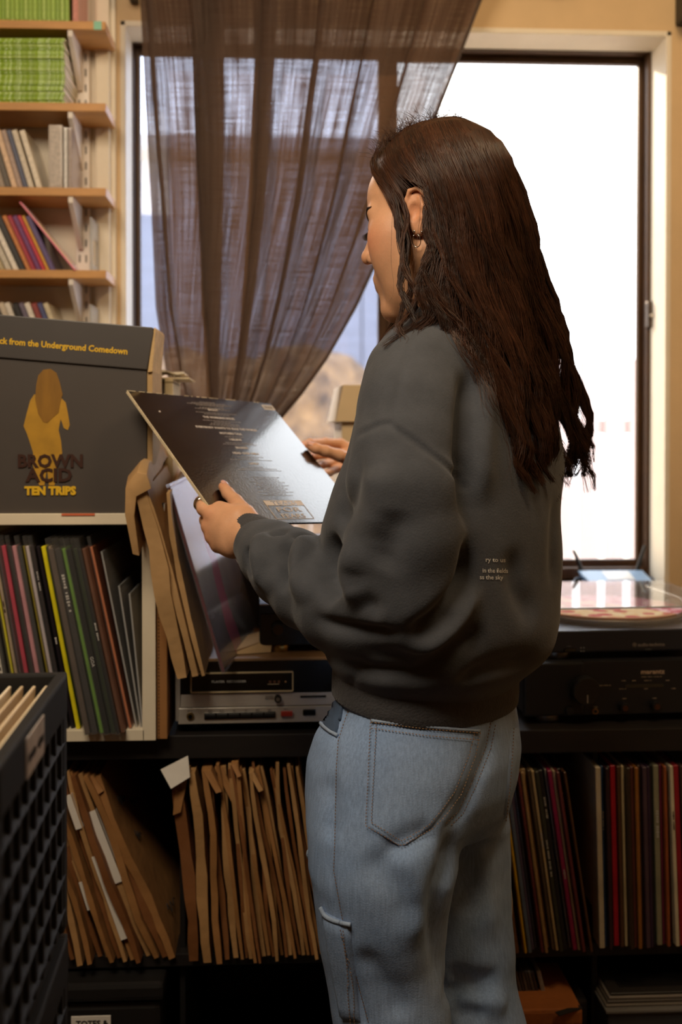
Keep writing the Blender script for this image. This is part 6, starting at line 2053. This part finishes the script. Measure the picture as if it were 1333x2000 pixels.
nail(rh_chains[0][0][0], rh_chains[0][1][0], np.array(en) + np.array((0, -0.25, 0.1)), .0056, .0088)
m_brow = M('brow_hair', '#2c1a10', 0.7, 0.2, 100)
bw_ = MB()
rb_ = random.Random(6)
bvHl = bvh_of(PH, QH)
def head_pt(x0, y, z, out):
    """the skin at height z, side y, seen from the front"""
    l, nn, i_, d_ = bvHl.ray_cast(Vector((0.2, y, z)), Vector((-1, 0, 0)))
    return l + nn * out if l is not None else Vector((x0, y, z))
for s in (-1, 1):
    for k in range(150):
        u = rb_.random()
        y = s * (.012 + .036 * u)
        z = .0200 + .006 * math.sin(u * 2.6) + rb_.uniform(-.0026, .0026) * (1 - 0.6 * u)
        a = head_pt(.09, y, z, .0006); b = head_pt(.09, y + s * .0055, z + .0018, .0010)
        bw_.tube([from_h(np.array(a)), from_h(np.array(b))], 0.00065, 3)
mb_world(bw_, 'eyebrow_hair', m_brow, body)['kind'] = 'stuff'
ls = MB()
for s in (-1, 1):
    line = [head_pt(.08, s * (.020 + .022 * t), -.0050 - .0035 * math.sin(math.pi * t), .0004) for t in np.linspace(0, 1, 9)]
    ls.tube([from_h(np.array(q)) for q in line], 0.0006, 5)
    for t in np.linspace(0.1, 1, 22):
        a = head_pt(.08, s * (.020 + .022 * t), -.0050 - .0035 * math.sin(math.pi * t), .0003)
        b = a + Vector((.0095, s * .004 * t, -.0045))
        ls.tube([from_h(np.array(a)), from_h(np.array((a + b) / 2 + Vector((0, 0, -.0006)))), from_h(np.array(b))], [.0006, .0005, .0002], 3)
mb_world(ls, 'eyelashes', m_brow, body)
# earrings and ring
m_slv_ = M('jewel_silver', '#d8d4cc', 0.15, 0.03, metal=1.0)
for c, r in (((.0035, .0785, -.0275), .0019), ((-.0065, .0775, -.0300), .0013)):
    er = MB()
    n = 10
    er.lathe([(0.0001, -r), (r * 0.7, -r * 0.7), (r, 0), (r * 0.7, r * 0.7), (0.0001, r)], (0, 0, 0), n)
    er.v = [tuple(from_h(np.array(v) + np.array(c))) for v in er.v]
    mb_world(er, 'earring', m_slv_, person, smooth=True)
hp = MB()
hp.tube([from_h(np.array((.0020 + .006 * math.sin(a), .0790 + .001 * math.cos(a), -.0405 + .0085 * math.cos(a)))) for a in np.linspace(0.3, 5.9, 18)], 0.0006, 6)
mb_world(hp, 'hoop_earring', m_slv_, person, smooth=True)
ra, rb2 = lh_chains[1][2][0], lh_chains[1][3][0]
ax_ = (rb2 - ra) / np.linalg.norm(rb2 - ra)
q_ = np.cross(ax_, np.array((0, 0, 1.0))); q_ /= np.linalg.norm(q_); w3 = np.cross(ax_, q_)
cR = ra * 0.75 + rb2 * 0.25
rm_ = MB()
vs, fs = [], []
NR = 36
for k in range(NR):
    t = 2 * math.pi * k / NR
    d = q_ * math.cos(t) + w3 * math.sin(t)
    for (rr, hh) in ((.0100, -.0046), (.0120, -.0032), (.0127, 0), (.0120, .0032), (.0100, .0046)):
        vs.append(cR + d * rr + ax_ * hh)
for k in range(NR):
    for i in range(5):
        fs.append((k * 5 + i, k * 5 + (i + 1) % 5, ((k + 1) % NR) * 5 + (i + 1) % 5, ((k + 1) % NR) * 5 + i))
rm_.add(vs, fs)
mb_world(rm_, 'ring', m_slv_, person, smooth=True)

# ------------------------------------------------------------------ hair
HCAP = Vol((-0.15, -0.11, -0.15), (0.13, 0.11, 0.17), 0.003)
HCAP.ell((-.012, 0, .041), (.0985, .0790, .0880), .01)
HCAP.ell((-.050, 0, -.035), (.056, .062, .075), .03)
zt = np.array([-.16, -.07, -.03, -.012, .0, .03, .058, .078, .098, .13, .2]); xt = np.array([-.03, -.030, -.024, -.016, .012, .040, .058, .074, .100, .16, .3])
HCAP.put((-0.2, -0.2, -0.2), (0.2, 0.2, 0.2), lambda X, Y, Z: (np.interp(Z, zt, xt).astype(np.float32) - X + 0 * Y) * 0.8, 0.012, cut=True)
# keep the ears free
for s in (-1, 1):
    HCAP.ell((.002, s * .085, .000), (.022, .022, .032), .008, cut=True)
PK, QK = HCAP.mesh()
PKw = from_h(relax(PK, QK, 3, 0.5))
bvK = bvh_of(np.concatenate([PHw, PKw, SWP]), np.concatenate([QH, QK + len(PHw), SWQ + len(PHw) + len(PKw)]))
G = [
 [(730, 303), (724, 322), (738, 352), (762, 384), (777, 425), (785, 470), (784, 520), (792, 565), (797, 600), (781, 634), (757, 668)],
 [(738, 293), (752, 328), (770, 358), (785, 392), (790, 440), (793, 490), (796, 540), (804, 590), (802, 625), (788, 655), (767, 682)],
 [(762, 271), (776, 318), (800, 347), (828, 364), (841, 408), (838, 450), (834, 500), (828, 550), (818, 600), (802, 636), (786, 660)],
 [(792, 250), (806, 300), (830, 346), (848, 396), (856, 450), (860, 510), (866, 560), (876, 606), (902, 655), (930, 702), (950, 740)],
 [(822, 239), (842, 290), (868, 350), (886, 410), (900, 470), (914, 540), (936, 605), (964, 680), (990, 760), (1006, 850), (1012, 920), (1034, 985)],
 [(850, 232), (880, 278), (906, 340), (926, 410), (942, 480), (958, 550), (980, 620), (1004, 705), (1024, 790), (1034, 870), (1042, 940), (1060, 1008)],
 [(875, 229), (915, 274), (946, 340), (966, 410), (981, 480), (998, 550), (1018, 625), (1040, 710), (1056, 790), (1062, 865), (1070, 930), (1086, 985)],
 [(890, 229), (940, 268), (972, 335), (995, 410), (1010, 480), (1029, 550), (1050, 625), (1074, 705), (1092, 780), (1104, 850), (1114, 905), (1122, 950)],
 [(900, 231), (955, 266), (992, 332), (1018, 404), (1035, 475), (1052, 550), (1074, 620), (1098, 695), (1117, 770), (1129, 840), (1138, 900), (1142, 955)],
 [(905, 232), (963, 262), (1004, 328), (1033, 398), (1049, 470), (1065, 538), (1088, 605), (1110, 678), (1131, 752), (1144, 822), (1155, 890), (1154, 962)],
]
NS = 26
GP = []
for gi, g in enumerate(G):
    q = smooth_poly(g, NS)
    Ys = []
    for (x, y) in q:
        l, nn = hit(bvK, x, y)
        Ys.append(l.y if l is not None else np.nan)
    Ys = np.array(Ys)
    fb = np.interp(q[:, 1], [230, 400, 600, 800, 1000], [1.54, 1.585, 1.60, 1.60, 1.59])
    off = np.isnan(Ys)
    Ys = np.where(off, fb, Ys)
    # the hair hangs taut over what carries it: near hull of the surface, bridging hollows
    tt = np.arange(NS)
    hull = [0]
    for k in range(1, NS):
        while len(hull) > 1 and (Ys[hull[-1]] - Ys[hull[-2]]) * (k - hull[-2]) >= (Ys[k] - Ys[hull[-2]]) * (hull[-1] - hull[-2]):
            hull.pop()
        hull.append(k)
    Yh = np.interp(tt, hull, Ys[hull])
    Ys = np.minimum(Ys, Yh + 0.006)
    ker = np.ones(3) / 3
    Ys = np.convolve(np.pad(Ys, 1, 'edge'), ker, 'valid')
    GP.append(np.array([np.array(W(x, y, Y)) for (x, y), Y in zip(q, Ys)]))
GP = np.array(GP)                      # guide, sample, xyz
toCam = np.array(CAM) - GP
toCam /= np.linalg.norm(toCam, axis=2, keepdims=True)
rh = np.random.RandomState(12)
def guide(g):
    g = np.clip(g, 0, len(G) - 1 - 1e-6)
    i = int(g); t = g - i
    return GP[i] * (1 - t) + GP[i + 1] * t, toCam[i]
hv, hf, hc = [], [], []
nv = 0
S_ = np.linspace(0, 1, NS)
CAPC, CAPR = np.array((-.012, 0, .041)), np.array((.1020, .0830, .0915))
def add_strand(path, r0, tone):
    global nv
    # keep outside the skull
    q = (path - HC) @ HM
    e = np.sqrt((((q - CAPC) / CAPR) ** 2).sum(1))
    ins = (e < 1.0) & (q[:, 2] > -0.02)
    if ins.any():
        lift = 1.0 + 0.03 * ((tone * 7.3) % 1.0)
        q[ins] = CAPC + (q[ins] - CAPC) / e[ins][:, None] * lift
        path = q @ HM.T + HC
    t = np.gradient(path, axis=0); t /= np.linalg.norm(t, axis=1, keepdims=True) + 1e-9
    a = np.cross(t, np.array((0.3, -1.0, 0.2))); a /= np.linalg.norm(a, axis=1, keepdims=True) + 1e-9
    b = np.cross(t, a)
    r = r0 * (1 - 0.75 * np.linspace(0, 1, len(path)) ** 2)[:, None]
    ring = np.stack([path + a * r, path - a * r * 0.5 + b * r * 0.86, path - a * r * 0.5 - b * r * 0.86], 1).reshape(-1, 3)
    hv.append(ring)
    i = np.arange(len(path) - 1)[:, None]
    f = np.concatenate([np.stack([3 * i[:, 0] + k, 3 * i[:, 0] + (k + 1) % 3, 3 * i[:, 0] + 3 + (k + 1) % 3, 3 * i[:, 0] + 3 + k], 1) for k in range(3)]) + nv
    hf.append(f)
    hc.append(np.full(len(ring), tone))
    nv += len(ring)
locks = [(c, rh.uniform(0, 6.28), rh.uniform(0.8, 1.25), rh.uniform(0.95, 1.06)) for c in np.concatenate([np.linspace(0.05, 0.95, 4), np.linspace(2.02, 3.1, 6), np.linspace(3.2, 9.0, 24)])]
side_v = np.array((1.0, 0.05, 0.0))
for c, phs, fq, ln in locks:
    front = c < 1.2
    cnt = 45 if front else (130 if c < 3.15 else 230)
    half = 0.20 if front else (0.24 if c < 3.15 else 0.30)
    tl0 = rh.uniform(0.88, 1.0)
    for k in range(cnt):
        g0 = c + rh.uniform(-half, half)
        base, tc_ = guide(g0)
        cen, _ = guide(c)
        cl = (0.10 + 0.85 * S_ ** 1.5)[:, None] * rh.uniform(0.6, 1.0)
        path = base * (1 - cl) + cen * cl
        d = rh.uniform(-0.3, 1.0)
        path = path + tc_ * (0.003 + 0.012 * d * (0.35 + 0.65 * np.sin(np.pi * np.clip(S_ * 1.1, 0, 1))))[:, None]
        wav = 0.0130 * S_ ** 1.1 * np.sin(2 * np.pi * 3.4 * fq * S_ + phs + rh.normal(0, 0.25)) + 0.0025 * S_ * np.sin(2 * np.pi * 7.5 * S_ + phs * 2 + rh.normal(0, 0.5))
        path = path + side_v * wav[:, None] + tc_ * (0.004 * S_ * np.cos(2 * np.pi * 3.4 * fq * S_ + phs))[:, None]
        path = path + rh.normal(0, 0.0012, 3) * (0.3 + S_)[:, None]
        e = ln * (tl0 + (1 - tl0) * rh.random()) * rh.uniform(0.9, 1.0)
        m_ = max(8, int(NS * min(1, e)))
        add_strand(path[:m_], rh.uniform(0.0005, 0.00085), rh.uniform(0.65, 1.35) * (0.95 + 0.4 * math.sin(phs)))
# roots between the face-framing lock and the hair behind the ear
for k in range(170):
    base, tc_ = guide(rh.uniform(0.9, 2.1))
    path = base + tc_ * (0.003 + 0.004 * rh.random()) + rh.normal(0, 0.001, 3)
    add_strand(path[:rh.randint(5, 9)], 0.0007, rh.uniform(0.7, 1.2))
# loose fly-away strands
for k in range(150):
    g0 = rh.choice([rh.uniform(0, 1), rh.uniform(2, 9)], p=[0.04, 0.96])
    base, tc_ = guide(g0)
    path = base + tc_ * (0.010 + 0.01 * rh.random()) + np.outer(S_ ** 1.3, rh.normal(0, 0.022, 3)) + side_v * (0.006 * S_ * np.sin(9 * S_ + rh.uniform(0, 6)))[:, None]
    add_strand(path[:int(NS * rh.uniform(0.5, 1))], 0.00030, rh.uniform(0.9, 1.5))
# fine curled wisps lying loose over the shoulder blade
for wl in ([(905, 640), (926, 696), (948, 748), (962, 800), (990, 846), (1004, 884)], [(935, 650), (962, 720), (984, 780), (1000, 850), (1012, 905), (1006, 950)], [(870, 610), (884, 650), (908, 690), (940, 726), (958, 770), (952, 812)]):
    qw = smooth_poly(wl, NS)
    for k in range(22):
        jx, jy = rh.normal(0, 9), rh.normal(0, 7)
        pth = []
        for i, (x, y) in enumerate(qw):
            l, nn = hit(bvK, x + jx * (0.3 + S_[i]) + 5 * math.sin(9 * S_[i] + k), y + jy)
            if l is None:
                continue
            pth.append(np.array(l + nn * (0.003 + 0.004 * rh.random() * S_[i])))
        if len(pth) > 8:
            add_strand(np.array(pth)[:int(len(pth) * rh.uniform(0.6, 1))], 0.00036, rh.uniform(0.8, 1.4))
# short fuzz along the parting
for k in range(380):
    t = rh.random()
    root = smooth_poly([(728, 302), (762, 271), (800, 246), (850, 231), (905, 231)], 50)[int(t * 49)]
    b0 = np.array(W(root[0], root[1] + rh.uniform(0, 8), 1.49 + DY))
    dirv = np.array((rh.normal(-0.2, 0.5), rh.normal(0, 0.4), rh.uniform(0.5, 1.0))); dirv /= np.linalg.norm(dirv)
    L = rh.uniform(0.008, 0.034)
    ss = np.linspace(0, 1, 8)[:, None]
    add_strand(b0 + dirv * L * ss + np.array((rh.normal(0, .008), 0, -0.006)) * ss ** 2, 0.00028, rh.uniform(1.0, 1.6))
# far side of the parting: hair falling beyond the face and in front of the far shoulder
far = [np.array([W(x, y, Y + DY) for x, y, Y in ((800, 560, 1.575), (798, 590, 1.575), (786, 622, 1.56), (766, 650, 1.545), (744, 684, 1.53))]),
       np.array([W(x, y, Y + DY) for x, y, Y in ((822, 565, 1.575), (818, 600, 1.57), (806, 628, 1.56), (786, 655, 1.545), (770, 690, 1.52))])]
for f0 in range(2):
    pts = np.array([smooth_poly(np.stack([far[f0][:, 0], far[f0][:, 2]], 1), 18)])[0]
    yy = np.interp(np.linspace(0, 1, 18), np.linspace(0, 1, 5), far[f0][:, 1])
    pth = np.stack([pts[:, 0], yy, pts[:, 1]], 1)
    s18 = np.linspace(0, 1, 18)[:, None]
    for k in range(90):
        add_strand(pth + rh.normal(0, 0.006, 3) * (1 - 0.5 * s18) + side_v * 0.004 * s18 * math.sin(k), 0.0005, rh.uniform(0.9, 1.5))
# the right half of the head, away from the camera
hr_ = np.array([1, -1, 1.0])
for k in range(700):
    y0 = -rh.uniform(0.005, 0.02); x0 = rh.uniform(-0.055, 0.072)
    z0 = .041 + .088 * math.sqrt(max(0.02, 1 - ((x0 + .012) / .0985) ** 2))
    th = np.linspace(0, 1, 18)
    y_ = y0 - (0.070) * np.sin(np.clip(th * 2.2, 0, 1) * 1.45)
    z_ = z0 - 0.03 * th - 0.30 * np.clip(th - 0.25, 0, 1) ** 1.1
    x_ = x0 * (1 - 0.25 * th) - 0.012 * np.sin(th * 2.0) + 0.004 * np.sin(14 * th + x0 * 60)
    pl_ = np.stack([x_, y_, z_], 1)
    add_strand(from_h(pl_), 0.0007, rh.uniform(0.7, 1.3))
HV = np.concatenate(hv); HFc = np.concatenate(hf); HC_ = np.concatenate(hc)
# solid underlayer: the cap plus a sheet under the falling hair
uv_, uf_ = [], []
gs = np.linspace(3.1, 8.6, 40)
jmax = int(NS * 0.66)
for g0 in gs:
    bpath, tc_ = guide(g0)
    uv_.append(bpath[7:jmax] - tc_[7:jmax] * 0.002)
uv_ = np.array(uv_)
nG, nJ = uv_.shape[:2]
uf_ = np.array([[i * nJ + j, (i + 1) * nJ + j, (i + 1) * nJ + j + 1, i * nJ + j + 1] for i in range(nG - 1) for j in range(nJ - 1)])
m_hair = M('dark_brown_hair', '#3c2112', 0.40, 0.25, 60, attr='tint', spec=0.5)
mh = m_hair.node_tree.nodes['Principled BSDF']
mh.inputs['Sheen Weight'].default_value = 0.0
off1 = len(HV); off2 = off1 + len(PKw)
HP, HQ, HT = HV, HFc, HC_
hair = part('hair', HP, HQ, m_hair)
part('under_hair', np.concatenate([PKw, uv_.reshape(-1, 3)]), np.concatenate([QK, uf_ + len(PKw)]), M('under_hair', '#2a170d', 0.85, 0.3, 90, spec=0.1), hair)
ca = hair.data.color_attributes.new('tint', 'FLOAT_COLOR', 'POINT')
ca.data.foreach_set('color', np.stack([HT, HT, HT, np.ones(len(HT))], 1).astype(np.float32).ravel())

# ------------------------------------------------------------------ the sleeve itself
alb = thing('record_sleeve', 'glossy black record sleeve with white credits held in her hands', 'record sleeve', AC)
RMx = Matrix((eu, -ev, en)).transposed()          # own x along its top, y up, z out of the printed side
alb.rotation_euler = RMx.to_euler()
m_gl = M('gloss_sleeve', '#140a07', 0.16, 0.15, 20, bump=0.04, bscale=260, coat=1.0, spec=0.8)
Sx = 0.315
MB().box((0, 0, -0.0020), (Sx, Sx, 0.0040)).build('cover', m_gl, alb, 0.0007, seg=1)
m_edge = M('worn_edge', '#d9c7a4', 0.8, 0.25, 60)
MB().box((-Sx / 2 - 0.0002, 0, -0.0020), (0.0012, Sx * 0.998, 0.0043)).build('worn_edge', m_edge, alb)
ed = MB()
re_ = random.Random(9)
for k in range(26):
    x = -Sx / 2 + Sx * re_.random()
    ed.box((x, Sx / 2 - 0.0004, 0.0), (re_.uniform(0.002, 0.012), 0.0012, 0.0006))
ed.build('edge_wear', m_edge, alb)
m_wt = M('credit_white', '#e6d9cc', 0.5, 0.05)
def at_uv(u, v):
    return (-Sx / 2 + Sx * u, Sx / 2 - Sx * v)
def px_uv(px, py):
    p = Vector(plane_hit(px, py)) - TL_
    return p.dot(eu) / Sx, p.dot(ev) / Sx
titles = [(409, 802, 'SHOUT'), (428, 818, 'THE WORKING HOUR'), (447, 839, 'EVERYBODY WANTS TO RULE THE WORLD'), (456, 849, 'MOTHERS TALK'), (466, 861, 'I BELIEVE'), (481, 877, 'BROKEN'), (492, 888, 'HEAD OVER HEELS'), (508, 908, 'LISTEN')]
vv = []
for px, py, s in titles:
    u, v = px_uv(px, py)
    x, y = at_uv(0.5, v)
    vv.append(v)
    text_mesh('title_lettering', s, 0.0068, m_wt, alb, Matrix.Translation((x, y, 0.0003)), align='CENTER', ext=0.0001, bold=0.0001)
sm_ = MB()
vlist = [0.045, 0.055, 0.065, 0.075, 0.095, 0.105]
for a, b in zip(vv, vv[1:] + [0.64]):
    q = a + 0.020
    while q < b - 0.026:
        vlist.append(q)
        q += 0.0125
q = 0.66
while q < 0.80:
    vlist.append(q); q += 0.0125
for v in vlist:
    w_ = re_.uniform(0.10, 0.30) * Sx
    x, y = at_uv(0.5, v)
    xx = -w_ / 2
    while xx < w_ / 2:
        l_ = re_.uniform(0.0025, 0.009)
        sm_.box((x + xx + l_ / 2, y, 0.0002), (l_, 0.0009, 0.0002))
        xx += l_ + 0.0014
sm_.build('credit_lines', M('credit_dim', '#a89c90', 0.5, 0.05), alb)['kind'] = 'stuff'
# barcode, price dot, framed name at the foot
x, y = at_uv(0.955, 0.045)
bc = MB().box((x, y, 0.0003), (0.026, 0.013, 0.0003)).build('barcode', m_wt, alb)
bb_ = MB()
for k in range(12):
    bb_.box((x - 0.0105 + k * 0.0019, y, 0.0006), (0.0006 + 0.0007 * (k % 3 == 0), 0.009, 0.0002))
bb_.build('barcode_bars', m_ink, bc)
MB().cyl((*at_uv(0.115, 0.16), 0.0004), 0.0017, 0.0005, n=12).build('spot', m_wt, alb)
x, y = at_uv(0.5, 0.905)
fr2 = MB()
hw_, hh_ = 0.041, 0.021
for c, s in (((x, y + hh_, 0.0004), (2 * hw_, 0.0008, 0.0004)), ((x, y - hh_, 0.0004), (2 * hw_, 0.0008, 0.0004)), ((x - hw_, y, 0.0004), (0.0008, 2 * hh_, 0.0004)), ((x + hw_, y, 0.0004), (0.0008, 2 * hh_, 0.0004)), ((x, y + hh_ * 0.72, 0.0003), (2 * hw_, hh_ * 0.5, 0.0003))):
    fr2.box(c, s)
m_nm = M('name_cream', '#d8bfa0', 0.45, 0.05)
fo = fr2.build('name_frame', m_nm, alb)
text_mesh('name_lettering', 'TEARS', 0.013, m_gl, fo, Matrix.Translation((x, y + hh_ * 0.72 - 0.0045, 0.0005)), align='CENTER', sx=1.5, ext=0.0001)
text_mesh('name_lettering', 'FOR', 0.015, m_nm, fo, Matrix.Translation((x, y - 0.0045, 0.0004)), align='CENTER', sx=1.9, ext=0.0001)
text_mesh('name_lettering', 'FEARS', 0.013, m_nm, fo, Matrix.Translation((x, y - 0.0185, 0.0004)), align='CENTER', sx=1.5, ext=0.0001)
